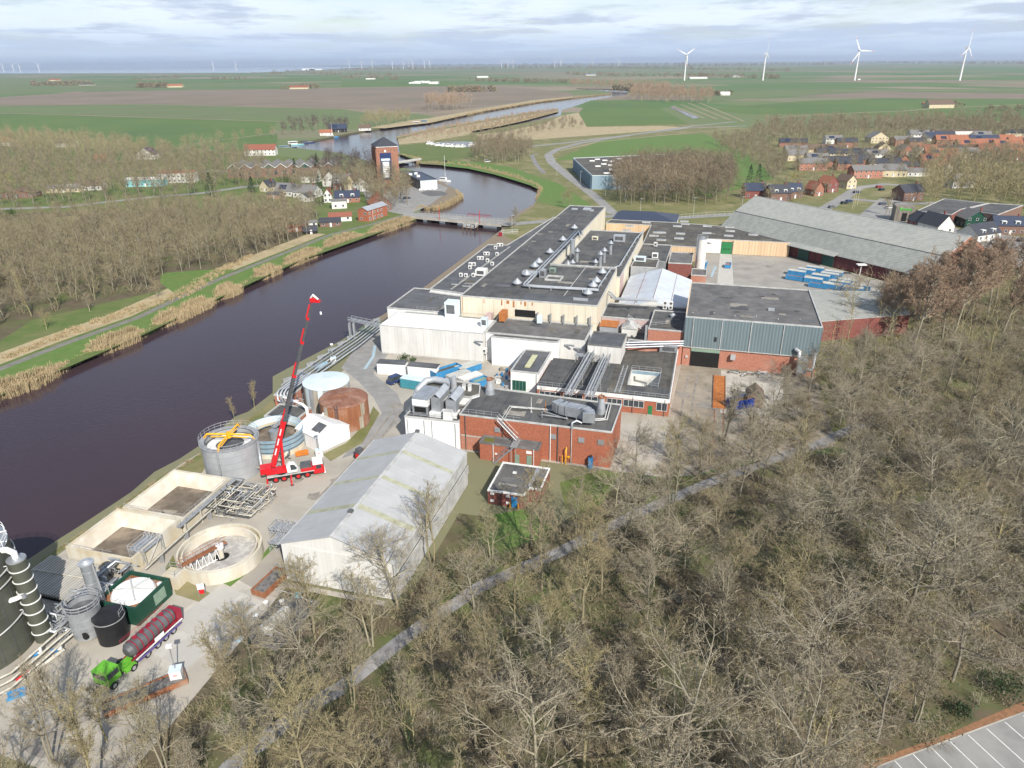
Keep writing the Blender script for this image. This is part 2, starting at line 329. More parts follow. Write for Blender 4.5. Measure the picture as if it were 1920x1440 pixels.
def inset(pts, d):
    n = len(pts); area = sum(pts[i][0] * pts[(i + 1) % n][1] - pts[(i + 1) % n][0] * pts[i][1] for i in range(n)); sg = 1 if area > 0 else -1
    o = []
    for i in range(n):
        p, q, r_ = Vector(pts[i - 1][:2]), Vector(pts[i][:2]), Vector(pts[(i + 1) % n][:2])
        a, b_ = (q - p).normalized(), (r_ - q).normalized(); na, nb = Vector((-a.y, a.x)) * sg, Vector((-b_.y, b_.x)) * sg
        k = (na + nb); k = k / max(.3, k.length_squared / 2) if k.length > .1 else na
        o.append((q.x + k.x * d, q.y + k.y * d))
    return o
def flat_building(name, label, cat, pts, H, wall, roof, cop='coping', par=.35, fr=site, base=0.0, group=None, cw=.2):
    cxx = sum(p[0] for p in pts) / len(pts); cyy = sum(p[1] for p in pts) / len(pts)
    root = thing(name, label, cat, fr((cxx, cyy, base)), group)
    MB(fr).prism(pts, base, H - par).build('wall', wall, root)
    ins = inset(pts, cw); o_ = inset(pts, -.06)
    b_ = MB(fr); n = len(pts)
    for i in range(n):
        j = (i + 1) % n; b_.prism([o_[i], o_[j], ins[j], ins[i]], H - par - .02, H)
    b_.build('coping', cop, root)
    MB(fr).prism(inset(pts, cw - .02), H - par - .1, H - par + .06).build('roof', roof, root)
    return root
def text_mesh(txt, size, fr, m_, parent, ext=.03, name='lettering'):
    """flat letters standing in the frame's xz plane"""
    cu = D.curves.new('letters', 'FONT'); cu.body = txt; cu.size = size; cu.extrude = ext; cu.align_x = 'CENTER'; cu.align_y = 'CENTER'; cu.resolution_u = 2
    o = D.objects.new('letters', cu); me = D.meshes.new_from_object(o); D.objects.remove(o)
    b_ = MB(fr); b_.add([(v_.co.x, -v_.co.z, v_.co.y) for v_ in me.vertices], [tuple(p.vertices) for p in me.polygons])
    return b_.build(name, m_, parent)
# ================================================================== ground, water, fields
def px(*a): return [P(*p)[:2] for p in a]
river = [(-600, 905), (0, 742), (60, 722), (123, 688), (160, 670), (268, 628), (300, 612), (395, 568), (440, 545), (475, 527), (560, 490), (600, 470), (640, 455), (700, 440), (780, 412),
         (775, 398), (790, 391), (809, 396), (837, 387), (862, 372), (852, 358), (826, 345), (800, 331), (756, 318), (735, 325), (700, 318), (690, 306), (640, 290), (560, 281), (524, 279), (549, 272), (584, 266), (627, 258), (659, 251.5), (721, 241.5), (768, 236), (805, 232),
         (907, 210), (1007, 193), (1073, 185), (1130, 178.5), (1146, 176), (1140, 172.5), (1115, 170.5), (1080, 168), (1081, 166.8), (1130, 167.5), (1165, 168.5), (1181, 171), (1173, 179), (1107, 190), (1084, 199), (1053, 208), (1052, 217), (1023, 230), (940, 247), (893, 251), (880, 251), (884, 246), (940, 236), (985, 226), (1046, 210), (1047, 206.5), (960, 220), (880, 234),
         (800, 248), (746, 261), (748, 272), (750, 290), (784, 299), (788, 307), (831, 308), (877, 313), (927, 324), (971, 336), (1010, 350), (1016, 358), (1009, 375), (1000, 388), (972, 405), (945, 420), (940, 437),
         (870, 489), (804, 540), (765, 568), (717, 600), (700, 608), (640, 648), (560, 690), (513, 716), (513, 747), (467, 783), (443, 792), (390, 838), (340, 872), (293, 897), (250, 935), (213, 960), (150, 1002), (100, 1034), (77, 1050), (30, 1082), (-10, 1120), (-300, 1300), (-900, 1500)]
hole = [P(*p, -1.5)[:2] for p in river]
FAR = 60000
outer = [(-FAR, -400), (FAR, -400), (FAR, FAR), (-FAR, FAR)]
b_ = MB()
rings_ = [[Vector((x, y, 0)) for x, y in outer], [Vector((x, y, 0)) for x, y in hole]]
tri = tessellate_polygon(rings_); allp = outer + hole
b_.add([(x, y, 0) for x, y in allp], [tuple(t_) for t_ in tri]); ground = b_.build('ground', 'farmland', kind='structure')
b_ = MB(); n = len(hole); b_.add([(x, y, 0) for x, y in hole] + [(x, y, -3) for x, y in hole], [(i, (i + 1) % n, (i + 1) % n + n, i + n) for i in range(n)]); b_.build('river_bank', 'bank_stone', kind='structure')
xs = [p[0] for p in hole]; ys = [p[1] for p in hole]
MB().flat([(min(xs) - 5, min(ys) - 5, -1.5), (max(xs) + 5, min(ys) - 5, -1.5), (max(xs) + 5, max(ys) + 5, -1.5), (min(xs) - 5, max(ys) + 5, -1.5)]).build('water', 'water', kind='structure')
def sheet(name, m_, pts, z, world=False, fr=None):
    b = MB(fr)
    pts = pts if (world or fr) else px(*pts)
    b.flat([(p[0], p[1], z) for p in pts]); return b.build(name, m_, kind='structure')
def ribbon(name, m_, pts, w_, z, world=False):
    q = [Vector(p[:2]) for p in (pts if world else px(*pts))]
    ws = w_ if isinstance(w_, list) else [w_] * len(q); l_, r_ = [], []
    for i, p in enumerate(q):
        d = (q[min(i + 1, len(q) - 1)] - q[max(i - 1, 0)]).normalized(); nn = Vector((-d.y, d.x)) * ws[i] / 2
        l_.append(p + nn); r_.append(p - nn)
    b = MB(); k = len(q); b.add([(v.x, v.y, z) for v in l_ + r_], [(i, i + 1, k + i + 1, k + i) for i in range(k - 1)]); return b.build(name, m_, kind='structure')
# sea and far coast
sheet('sea', 'sea_water', [(-900, 139), (0, 138), (300, 137), (470, 136.5), (560, 133), (640, 129), (700, 125.5), (560, 123.6), (300, 125.4), (0, 127.5), (-600, 132)], .5)
# big fields
F_ = [('field_green', [(-60, 217), (30, 213), (520, 228), (505, 250), (350, 272), (300, 300), (-80, 300)]),
      ('field_light', [(-60, 199), (287, 196), (640, 205), (700, 213), (660, 228), (520, 227), (30, 212), (-60, 213)]),
      ('field_brown', [(-60, 186), (160, 172), (420, 168), (860, 163), (1000, 166), (1075, 175), (1060, 182), (1000, 189), (900, 201), (800, 211), (640, 204), (287, 195), (-60, 198)]),
      ('field_light', [(-60, 172), (160, 162), (340, 165), (640, 167), (420, 167.5), (160, 171), (-60, 182)]),
      ('field_green', [(640, 148), (720, 146), (900, 155), (850, 162), (640, 163)]),
      ('field_green', [(1085, 212), (1100, 195), (1157, 187), (1227, 197), (1290, 232), (1100, 237)]),
      ('field_green', [(1320, 205), (1500, 190), (1900, 175), (2100, 200), (2100, 235), (1760, 222), (1560, 213), (1400, 214)]),
      ('field_brown', [(1480, 181), (1640, 171), (1960, 176), (1960, 186), (1640, 184)]),
      ('field_light', [(1290, 176), (1480, 168), (1960, 166), (1960, 175), (1640, 170), (1480, 180), (1330, 190)]),
      ('field_light', [(0, 145), (200, 150), (640, 158), (640, 164), (160, 160), (0, 170)]),
      ('field_green', [(100, 153), (500, 147), (640, 146), (640, 152), (300, 158)]),
      ('field_green', [(350, 275), (470, 255), (520, 252), (520, 268), (440, 285)])]
for i, (m_, pts) in enumerate(F_): sheet('field', m_, pts, .04 + .012 * i)
for pts, w_ in (([(-60, 212.5), (30, 213), (520, 228), (660, 229)], 7), ([(-60, 199), (287, 196), (640, 205), (760, 212)], 6), ([(350, 271), (500, 252), (540, 249)], 4), ([(1320, 152), (1500, 148), (1920, 150)], 20), ([(1560, 171), (1960, 168)], 16)): ribbon('track', 'field_tan', pts, w_, .25)
# near ground covers
sheet('grass', 'grass', [(-300, 905), (0, 742), (123, 690), (268, 628), (440, 545), (560, 490), (700, 440), (780, 412), (790, 391), (690, 330), (600, 300), (440, 285), (300, 290), (-200, 290), (-700, 500)], .012)
sheet('grass', 'rough_grass', [(940, 437), (972, 405), (1000, 388), (1016, 358), (971, 336), (877, 313), (788, 307), (784, 299), (750, 290), (748, 272), (880, 251), (1052, 217), (1100, 237), (1290, 232), (1400, 240), (2050, 235), (2300, 330), (2500, 520), (2300, 900), (1900, 1000), (1500, 800), (1170, 600)], .008)
sheet('grass', 'grass', [(750, 289), (748, 273), (800, 268), (880, 262), (960, 262), (900, 290), (830, 305), (788, 305)], .02)
sheet('grass', 'grass_bright', [(1040, 300), (1130, 262), (1320, 250), (1420, 300), (1450, 335), (1330, 370), (1100, 300)], .02)
sheet('grass', 'grass_bright', [(831, 311), (877, 316), (927, 327), (971, 340), (1008, 352), (1014, 360), (1007, 378), (1080, 395), (1120, 392), (1050, 345), (960, 314), (900, 304), (831, 301)], .02)
sheet('grass', 'rough_grass', [(1150, 372), (1340, 374), (1340, 405), (1170, 400)], .024)
sheet('dry_grass', 'dry_grass', [(1052, 217), (1085, 211), (1100, 238), (1240, 236), (1300, 240), (1000, 262), (900, 262), (893, 252), (940, 248), (1023, 231)], .028)
sheet('dry_grass', 'dry_grass', [(690, 240), (768, 226), (805, 222), (900, 205), (1000, 188), (1073, 181), (1073, 184), (1007, 192), (907, 209), (805, 231), (768, 235), (721, 241)], .26)
sheet('dry_grass', 'dry_grass', [(746, 261), (800, 248), (880, 234), (960, 220), (1047, 207), (1045, 210), (985, 226), (940, 236), (884, 246), (880, 252), (800, 266), (748, 271)], .03)
# left bank: dike with path, verge of dry grass
dk = [(-300, 800), (0, 692), (120, 645), (260, 595), (400, 528), (520, 480), (620, 440), (700, 420), (762, 402)]
ribbon('dike_path', 'dike_path', dk, 2.6, .034)
q = px(*dk); q2 = [P(*p, -1.5)[:2] for p in [(-300, 823), (0, 742), (123, 690), (268, 628), (400, 566), (540, 497), (640, 455), (700, 440), (778, 412)]]
b = MB(); k = len(q); b.add([(x, y, .02) for x, y in q] + [(x, y, .02) for x, y in q2], [(i, i + 1, k + i + 1, k + i) for i in range(k - 1)]); b.build('dike_grass', 'grass_bright', kind='structure')
def offs(q, d):
    o = []
    for i in range(len(q)):
        a, b = Vector(q[max(i - 1, 0)]), Vector(q[min(i + 1, len(q) - 1)]); t_ = (b - a).normalized(); o.append((q[i][0] - t_.y * d, q[i][1] + t_.x * d))
    return o
lb0 = hole[:15]; lb1 = offs(lb0, -1.8); b = MB(); k = len(lb0); b.add([(x, y, .02) for x, y in lb0] + [(x, y, -1.6) for x, y in lb1], [(i, i + 1, k + i + 1, k + i) for i in range(k - 1)]); b.build('dike_slope', 'grass_bright', kind='structure')
q3, q4 = offs(q, 3.0), offs(q, 11); k = len(q); b = MB(); b.add([(x, y, .024) for x, y in q3] + [(x, y, .024) for x, y in q4], [(i, i + 1, k + i + 1, k + i) for i in range(k - 3)]); b.build('dry_grass', 'dry_grass', kind='structure')
sheet('forest_floor', 'forest_floor', [(-400, 760), (0, 640), (60, 600), (300, 545), (420, 500), (560, 452), (600, 400), (520, 385), (440, 395), (300, 390), (0, 400), (-300, 430), (-700, 600)], .018)
sheet('dry_grass', 'rough_grass', [(80, 408), (150, 404), (150, 418), (90, 425), (0, 430), (0, 420)], .022)
sheet('grass', 'grass_bright', [(303, 512), (400, 505), (440, 505), (370, 540), (330, 552), (300, 530)], .026)
# factory ground
sheet('yard', 'yard', [(-40, 38), (-40, 74), (-58, 74), (-57, 110), (-44, 119), (-4, 119), (-4, 140), (30, 140), (36, 180), (60, 230), (70, 262), (34, 302), (8, 345), (-60, 345), (-66, 300), (-74, 262), (-82, 258), (-82, 200), (-86, 178), (-86, 160), (-88, 140), (-89, 128), (-93, 118), (-96, 100), (-96, 68), (-100, 40)], .006, fr=site)
sheet('yard', 'yard_far', [(-3, 270), (-3, 299), (33, 301), (69, 266), (62, 238), (32, 238), (28, 209), (-3, 209)], .012, fr=site)
sheet('apron', 'dirt', [(-4, 119), (-4, 144), (-3, 176), (30, 176), (30, 140), (10, 128), (0, 119)], .012, fr=site)
sheet('apron', 'concrete', [(7, 150), (7, 175), (22, 174), (20, 150)], .018, fr=site)
sheet('forest_floor', 'forest_floor', [(-56, 34), (-56, 73), (-37, 73), (-37, 98), (-20, 98), (-10, 116), (4, 122), (18, 132), (32, 138), (36, 178), (60, 205), (64, 236), (90, 260), (160, 260), (200, 60), (120, -40), (-40, -60)], .014, fr=site)
sheet('grass', 'grass_bright', [(917, 1010), (925, 965), (985, 955), (1035, 985), (1000, 1015), (950, 1030)], .022)
sheet('grass', 'grass', [(1050, 905), (1130, 880), (1160, 890), (1120, 960), (1060, 955)], .022)
sheet('grass', 'rough_grass', [(620, 865), (680, 830), (712, 775), (700, 762), (688, 790), (650, 830), (605, 852)], .018)
sheet('grass', 'rough_grass', [(293, 899), (340, 874), (390, 840), (443, 794), (467, 785), (513, 749), (520, 772), (480, 800), (440, 830), (390, 870), (365, 905), (340, 930), (300, 935), (250, 948), (213, 968), (100, 1042), (77, 1058), (77, 1050), (213, 959)], .02)
sheet('grass', 'grass_bright', [(398, 1084), (450, 1070), (496, 1036), (514, 1012), (520, 1022), (470, 1070), (432, 1100)], .022)
sheet('grass', 'rough_grass', [(310, 1065), (325, 1040), (335, 1075), (350, 1090), (400, 1115), (412, 1125), (390, 1134), (330, 1115)], .022)
ribbon('concrete_road', 'concrete', [(470, 1100), (420, 1135), (360, 1185), (300, 1235), (230, 1300)], [9, 9, 9.5, 10, 10], .018)
sheet('road', 'asphalt_pale', [(735, 655), (700, 700), (745, 738), (760, 775), (700, 840), (640, 860), (690, 800), (716, 775), (700, 745), (672, 715), (640, 690), (660, 660), (712, 608)], .010)
# painted lines and slabs
ribbon('painted_line', 'blue_line', [(572, 1105), (520, 1145), (452, 1196), (446, 1204)], .7, .026)
ribbon('painted_line', 'blue_line', [(703, 648), (700, 668), (684, 692)], .8, .02)
ribbon('painted_line', 'blue_line', [(1334, 519), (1338, 508), (1342, 500)], .8, .022)
sheet('concrete_strip', 'slab', [(6, 300), (10.5, 300), (11, 240), (5, 240)], .02, fr=site)
ribbon('forest_path', 'path', [(380, 1500), (430, 1440), (480, 1400), (560, 1335), (640, 1290), (760, 1195), (900, 1100), (1050, 1035), (1200, 960), (1330, 905), (1440, 865), (1530, 835), (1615, 795)], 2.3, .03)
sheet('leaf_litter', 'leaf_litter', [(1560, 1460), (1640, 1425), (1780, 1375), (1930, 1310), (1930, 1335), (1800, 1385), (1650, 1440), (1600, 1480)], .024)
sheet('car_park', 'asphalt_pale', [(1600, 1475), (1650, 1437), (1790, 1385), (1930, 1333), (2400, 1180), (2700, 1600), (1800, 2300)], .028)
d0, d1 = Vector(P(1815, 1378)[:2]), Vector(P(1882, 1440)[:2]); dv = (d1 - d0).normalized() * 5
for i in range(-4, 9):
    a = Vector(P(1815 + 34.5 * i, 1378 - 12 * i)[:2]); ribbon('bay_line', 'paint', [a, a + dv], .12, .034, world=True)
ribbon('car_park_kerb', 'concrete', [(1600, 1474), (1650, 1436), (1790, 1384), (1930, 1332), (2400, 1178)], .18, .05)
# roads away from the site
ribbon('road', 'asphalt_pale', [(1400, 236), (1290, 240), (1190, 252), (1090, 268), (1045, 280), (1028, 290), (1034, 304), (1060, 326), (1092, 350), (1120, 372), (1150, 400), (1240, 414)], [7, 7, 7, 6.5, 6.5, 7, 7.5, 7, 6.5, 6, 6, 6], .036)
ribbon('cycle_path', 'path', [(1010, 288), (997, 291), (1005, 308), (1020, 325)], 3.5, .036)
ribbon('road', 'asphalt_pale', [(980, 276), (1060, 268), (1190, 252), (1300, 236), (1380, 228)], 7, .032)
ribbon('track', 'field_tan', [(1050, 283), (1120, 266), (1250, 253), (1390, 240)], 4, .04)
ribbon('road', 'asphalt_pale', [(945, 422), (985, 418), (1060, 412), (1150, 405), (1250, 410), (1380, 402), (1440, 396), (1560, 400)], 6.5, .042)
ribbon('road', 'asphalt_pale', [(780, 404), (740, 396), (700, 380), (690, 360), (640, 340), (520, 330), (400, 320), (300, 330)], 6, .044)
sheet('quay', 'asphalt_pale', [(735, 392), (770, 399), (800, 388), (828, 368), (840, 352), (826, 346), (800, 345), (780, 352), (740, 345), (715, 350), (720, 378)], .038)
sheet('quay_patch', 'asphalt', [(788, 362), (800, 357), (826, 358), (840, 363), (834, 367), (805, 368)], .048)
ribbon('road', 'asphalt_pale', [(-60, 395), (0, 392), (120, 388), (260, 372), (380, 362), (460, 350), (530, 345)], 6, .046)
ribbon('road', 'asphalt_pale', [(1500, 415), (1540, 395), (1580, 372), (1610, 352), (1660, 345), (1720, 350)], 7, .048)
ribbon('road', 'asphalt_pale', [(1580, 372), (1650, 378), (1720, 382), (1760, 380)], 6, .05)
sheet('parking', 'asphalt_pale', [(1600, 412), (1650, 372), (1700, 378), (1720, 400), (1800, 430), (1960, 450), (1960, 520), (1760, 445)], .034)
ribbon('road', 'field_tan', [(1440, 222), (1560, 214), (1700, 208), (1760, 203), (1920, 196)], 9, .28)
sheet('canal', 'water', [(1255, 201), (1262, 200), (1312, 221), (1300, 223)], .26)
for i in range(4): ribbon('track', 'field_tan', [(1262 + 14 * i, 199 - 3 * i), (1320 + 25 * i, 222 + i * 2)], 4, .27)
sheet('marina_basin', 'water', [(802, 269), (840, 265), (880, 265), (910, 268), (905, 275), (870, 276), (830, 275)], .045)
sheet('quay', 'concrete', [(-82, 200), (-82, 258), (-75, 262), (-68, 318), (-62, 318), (-62, 330), (-72, 330), (-84, 262), (-87, 230), (-88, 200)], .013, fr=site)

# concrete slabs, stains and tracks in the yard
crd = next(o for o in C.objects if o.name == 'concrete_road'); me0 = MB().box(-2.15, 2.15, -2.35, 2.35, 0, .03).build('slab', 'slab', crd); ra, rb_ = Vector(P(455, 1112)[:2]), Vector(P(262, 1268)[:2]); dd_ = (rb_ - ra).normalized(); nn_ = Vector((-dd_.y, dd_.x)); k = 0
for i in range(int((rb_ - ra).length / 4.75)):
    for j in (-.5, .5):
        q = ra + dd_ * (4.75 * (i + .5)) + nn_ * (4.35 * j); o = me0 if k == 0 else me0.copy(); k += 1
        if k > 1: C.objects.link(o)
        o.location = (q.x, q.y, .018); o.rotation_euler = (0, 0, math.atan2(dd_.y, dd_.x) + math.pi / 2)
mk('stain', (.22, .20, .175), (.30, .275, .235), .8, c3=(.15, .14, .125), scale3=.4); rng = random.Random(44)
for x, y, r_ in ((640, 905, 2.6), (590, 930, 1.6), (450, 1160, 1.0), (700, 870, 1.8), (560, 900, 1.2), (330, 1210, 1.4), (745, 760, 2.0), (1280, 740, 2.4), (1230, 745, 1.6), (1330, 760, 3.0), (1440, 500, 2.2), (1400, 505, 1.6), (150, 1330, 3.0), (90, 1390, 2.4), (680, 660, 1.0)):
    c = P(x, y); MB().flat([(c[0] + r_ * rng.uniform(.5, 1.1) * math.cos(t_ * .52), c[1] + r_ * rng.uniform(.5, 1.1) * math.sin(t_ * .52), .031) for t_ in range(12)]).build('stain', 'stain', kind='structure')
for a_ in ([(600, 930), (650, 880), (700, 820), (742, 765)], [(612, 936), (662, 886), (712, 826), (754, 768)], [(1295, 790), (1300, 740), (1310, 700)], [(1275, 790), (1282, 740), (1292, 700)]): ribbon('tyre_track', 'stain', a_, .5, .029)
# ================================================================== factory buildings
S_ = site
def sbox(root, name, m_, *c, fr=site): return MB(fr).box(*c).build(name, m_, root)
def window(root, x0, x1, z0, z1, y, fr=site, panes=1, out=-1, fm='frame_white', gm='glass', axis='x'):
    """frame with panes, set on a wall that runs along x at y (or along y at x)"""
    f = MB(fr); g_ = MB(fr); t_ = .07
    def bx(m, a0, a1, c0, c1, d0, d1):
        lo_, hi_ = sorted((y + out * d0, y + out * d1))
        m.box(a0, a1, lo_, hi_, c0, c1) if axis == 'x' else m.box(lo_, hi_, a0, a1, c0, c1)
    bx(f, x0, x1, z0, z0 + t_, .0, .08); bx(f, x0, x1, z1 - t_, z1, .0, .08)
    for i in range(panes + 1):
        q = x0 + (x1 - x0 - t_) * i / panes; bx(f, q, q + t_, z0 + t_, z1 - t_, .0, .08)
    bx(g_, x0 + t_, x1 - t_, z0 + t_, z1 - t_, .0, .03)
    w_ = f.build('window', fm, root); g_.build('pane', gm, w_); return w_
def handrail(root, pts, h=1.1, name='handrail', m_='galv', fr=site, closed=False, step=1.6): return MB(fr).rail(pts, h, step, closed=closed).build(name, m_, root)
# --- main production hall (L shaped, cream)
H = 13.4
hall = flat_building('production_hall', 'long cream factory hall with dark flat roof, rust stained front wall and mushroom vents', 'factory hall',
                     [(-64.3, 179), (-26, 179), (-26, 217), (-47, 217), (-44.8, 320), (-61, 320)], H, 'cream', 'felt')
for i in range(12):
    x = -64.2 + i * 3.19; sbox(hall, 'wall_panel', 'cream', x + .03, x + 3.16, 178.90, 178.99, 8.3, 12.9)
for x, w_, z0 in ((-52.5, 1.0, 11.4), (-51.0, 2.2, 12.0), (-49.2, 1.4, 11.1), (-47.0, .8, 12.1), (-46.0, 1.6, 11.7), (-43.9, .9, 12.0), (-57.5, .5, 11.6), (-63.8, .4, 8.9)):
    sbox(hall, 'rust_stain', 'rust_orange', x, x + w_ * .35, 178.87, 178.895, z0, 12.9)
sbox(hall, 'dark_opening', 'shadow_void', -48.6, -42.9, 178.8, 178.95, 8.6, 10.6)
sbox(hall, 'roof_step', 'felt_grey', -47.0, -26.3, 179.4, 185.5, 13.1, 13.28)
sbox(hall, 'roof_seam', 'felt_grey', -47.3, -47.0, 179.4, 200, 13.1, 13.3)
b = MB(site)
for d in (0, .55): b.tube([(-60.3 + 7.2 + d, 214, 13.2), (-53.6 + d, 316, 13.2)], .07, 4)
b.build('roof_cable', 'steel_dark', hall)
MB(site).tube([(-36.5, 186, 13.2), (-35.8, 216.5, 13.2)], .1, 4).build('roof_cable', 'coping', hall)
sbox(hall, 'parapet_stub', 'coping', -47.2, -26, 216.8, 217.25, 13.2, 13.75)
for (a0, a1, b0, b1, h_) in ((-53.5, -50.3, 311, 315, .5), (-58.5, -56, 311, 313, .4), (-50, -48.5, 309, 311, .5), (-53.2, -48.6, 204, 206, .9), (-33.2, -29.2, 182.4, 183.2, .7)):
    sbox(hall, 'roof_hatch', 'steel_light', a0, a1, b0, b1, 13.0, 13.1 + h_)
# --- lower hall between
r2 = flat_building('middle_hall', 'cream factory hall with dark roof and tall mushroom chimneys, stepped below the long hall', 'factory hall', [(-46.6, 217.3), (-24.9, 217.3), (-24.2, 283), (-45.4, 283)], 10.8, 'cream', 'felt')
b = MB(site)
for d in (0, .6): b.tube([(-34.5 + d, 219, 10.6), (-34 + d, 281, 10.6)], .07, 4)
b.build('roof_cable', 'steel_dark', r2)
for i in range(9): sbox(r2, 'wall_panel', 'cream' if i > 4 else 'pink_render', -24.85, -24.8, 218 + i * 7.2, 218 + i * 7.2 + 7.0, 3, 10.2)
for i in range(9): sbox(hall, 'wall_panel', 'cream', -25.97, -25.9, 180 + i * 4.1, 184 + i * 4.1, 4, 12.9)
# mushroom vents
def mushroom(r, h, stack, label, m_='steel_light'):
    t_ = thing('roof_vent', label, 'roof vent', (0, 0, 0), 'mushroom vents on the factory roofs')
    MB().cyl(0, 0, 0, stack, r * .55, r * .5, 14).build('stack', 'steel' if stack > 1 else 'felt_grey', t_)
    MB().cyl(0, 0, stack, stack + h * .25, r * .8, r, 18).cyl(0, 0, stack + h * .25, stack + h * .8, r, r * .35, 18).cyl(0, 0, stack + h * .8, stack + h, r * .25, r * .18, 10).build('cowl', m_, t_)
    return t_
E_ = lambda x, y: (700 + x / 3.5556, 380 + y / 3.5556)
v0 = None
vl = [((1340, 182), .5, 'vent farthest along the long cream hall roof'), ((1263, 262), .5, 'second vent from the far end of the long cream hall roof, dented cap'), ((1177, 345), .5, 'roof vent midway along the pipe on the long hall'),
      ((1104, 412), .5, 'roof vent behind another beside the pipe bend of the long hall'), ((1076, 440), .5, 'roof vent beside the white skylight on the long hall'), ((1022, 494), .5, 'roof vent just behind the nearest pipe corner'),
      ((960, 553), .5, 'roof vent left of the nearest pipe corner on the cream hall'), ((1527, 482), .5, 'roof vent nearest the right edge of the near cream hall'), ((1487, 541), .5, 'roof vent by the right end of the pipes, rear one'),
      ((1465, 572), .5, 'roof vent by the right end of the pipes, front one'), ((1430, 622), .45, 'small roof vent in front of the pipes near the hall corner')]
base_v = mushroom(1.35, 1.7, .5, vl[0][2])
for i, (p, st, lb) in enumerate(vl):
    o = base_v if i == 0 else dup(base_v, (0, 0, 0), label='white ' + lb)
    o.location = P(*E_(*p), 13.1); o['label'] = 'white cone ' + lb
tall = [((1325, 375), 5.5, 'tallest plain grey stack against the cream wall'), ((1357, 395), 3.4, 'grey mushroom chimney beside the tall plain stack'), ((1328, 425), 1.0, 'low mushroom vent at the foot of the tall stack'),
        ((1580, 345), 3.6, 'farthest grey mushroom chimney on the middle roof'), ((1537, 400), 3.8, 'grey mushroom chimney second from the far one'), ((1511, 430), 4.0, 'tall mushroom chimney nearest the front parapet'), ((1480, 430), 1.4, 'squat mushroom vent beside the front parapet'), ((1297, 425), .6, 'small grey vent in the corner by the cream wall')]
for p, st, lb in tall:
    if st > 5:
        t_ = thing('chimney', 'tall plain grey stack standing against the rusty cream wall', 'chimney', P(*E_(*p), 10.5)); x, y, z = t_.location
        MB().cyl(x, y, z, z + 6.5, .85, .85, 16).build('stack', 'steel', t_); MB().cyl(x, y, z + 6.5, z + 6.7, .95, .95, 16).build('rim', 'galv', t_); continue
    o = mushroom(1.05, 1.4, st, lb, 'steel'); o.location = P(*E_(*p), 10.5)
def equip(name, label, cat, p, z, w_, d_, h_, m_, fr=None, group=None, vent=True):
    x, y, _ = P(*p, z); f = frame(x, y, z, -15.5); t_ = thing(name, label, cat, (x, y, z), group)
    MB(f).box(-w_ / 2, w_ / 2, -d_ / 2, d_ / 2, .15, h_).build('casing', m_, t_)
    [MB(f).box(q, q + .2, -d_ / 2, d_ / 2, 0, .15).build('foot', 'galv', t_) for q in (-w_ / 2, w_ / 2 - .2)]
    if vent: MB(f).box(-w_ * .35, w_ * .35, -d_ / 2 - .04, -d_ / 2, h_ * .3, h_ * .85).build('grille', 'steel_dark', t_)
    return t_
equip('air_handler', 'pale grey box unit near the far parapet of the middle roof', 'air handling unit', E_(1640, 258), 10.5, 4.2, 2.6, 2.4, 'steel_light')
equip('air_handler', 'small beige box unit left of the grey box on the middle roof', 'air handling unit', E_(1478, 248), 10.5, 2.2, 1.6, 1.3, 'cream')
equip('air_handler', 'upright grey duct box beside the pipes of the near hall roof', 'air handling unit', E_(1130, 500), 13.1, 1.8, 1.8, 2.6, 'steel')
equip('air_handler', 'small green box on the near hall roof', 'air handling unit', E_(1196, 465), 13.1, 1.8, 1.4, 1.4, 'sage')
t_ = thing('roof_frame', 'open white rectangular frame lying on the near hall roof', 'roof frame', P(*E_(1205, 508), 13.1)); x, y, z = t_.location; f = frame(x, y, z, -15.5)
MB(f).box(-2.4, 2.4, -2.3, -2, 0, .5).box(-2.4, 2.4, 2, 2.3, 0, .5).build('long_rail', 'coping', t_); MB(f).box(-2.4, -2.1, -2, 2, 0, .5).box(2.1, 2.4, -2, 2, 0, .5).build('short_rail', 'coping', t_)
# long insulated pipes over the roofs
def pipe_run(name, label, px_runs, r, z, m_='steel_light', cat='pipeline', supports=True, off=1.0, n=2):
    pts = [P(*E_(*q), z) for q in px_runs]; t_ = thing(name, label, cat, (pts[0][0], pts[0][1], z))
    for i in range(n):
        o_ = offs([p[:2] for p in pts], i * off); MB().tube([(x, y, z + .5) for x, y in o_], r, 8).build('pipe', m_, t_)
    if supports:
        for a_, b__ in zip(pts[:-1], pts[1:]):
            k = max(1, int((Vector(b__) - Vector(a_)).length / 6))
            for j in range(k):
                q = Vector(a_).lerp(Vector(b__), (j + .5) / k); MB().box(q.x - .15, q.x + .15, q.y - .7, q.y + .7, z - .1, z + .35).build('support', 'galv', t_)
    return t_
pipe_run('insulated_pipe', 'pair of long silver insulated pipes along the cream hall roof', [(1395, 225), (1385, 200), (1350, 200), (1010, 545), (1000, 565), (1080, 572), (1500, 597)], .27, 13.3)
pipe_run('insulated_pipe', 'silver pipe crossing the right end of the near hall roof', [(1590, 440), (1500, 575)], .22, 13.3, n=1)
pipe_run('insulated_pipe', 'silver pipes stepping down from the hall corner to the metal roof', [(1500, 580), (1560, 612), (1610, 655), (1900, 665)], .22, 11.0)
pipe_run('insulated_pipe', 'silver pipe running along the right edge of the middle hall', [(1805, 190), (1750, 250), (1640, 430), (1600, 445)], .24, 10.9, n=1)
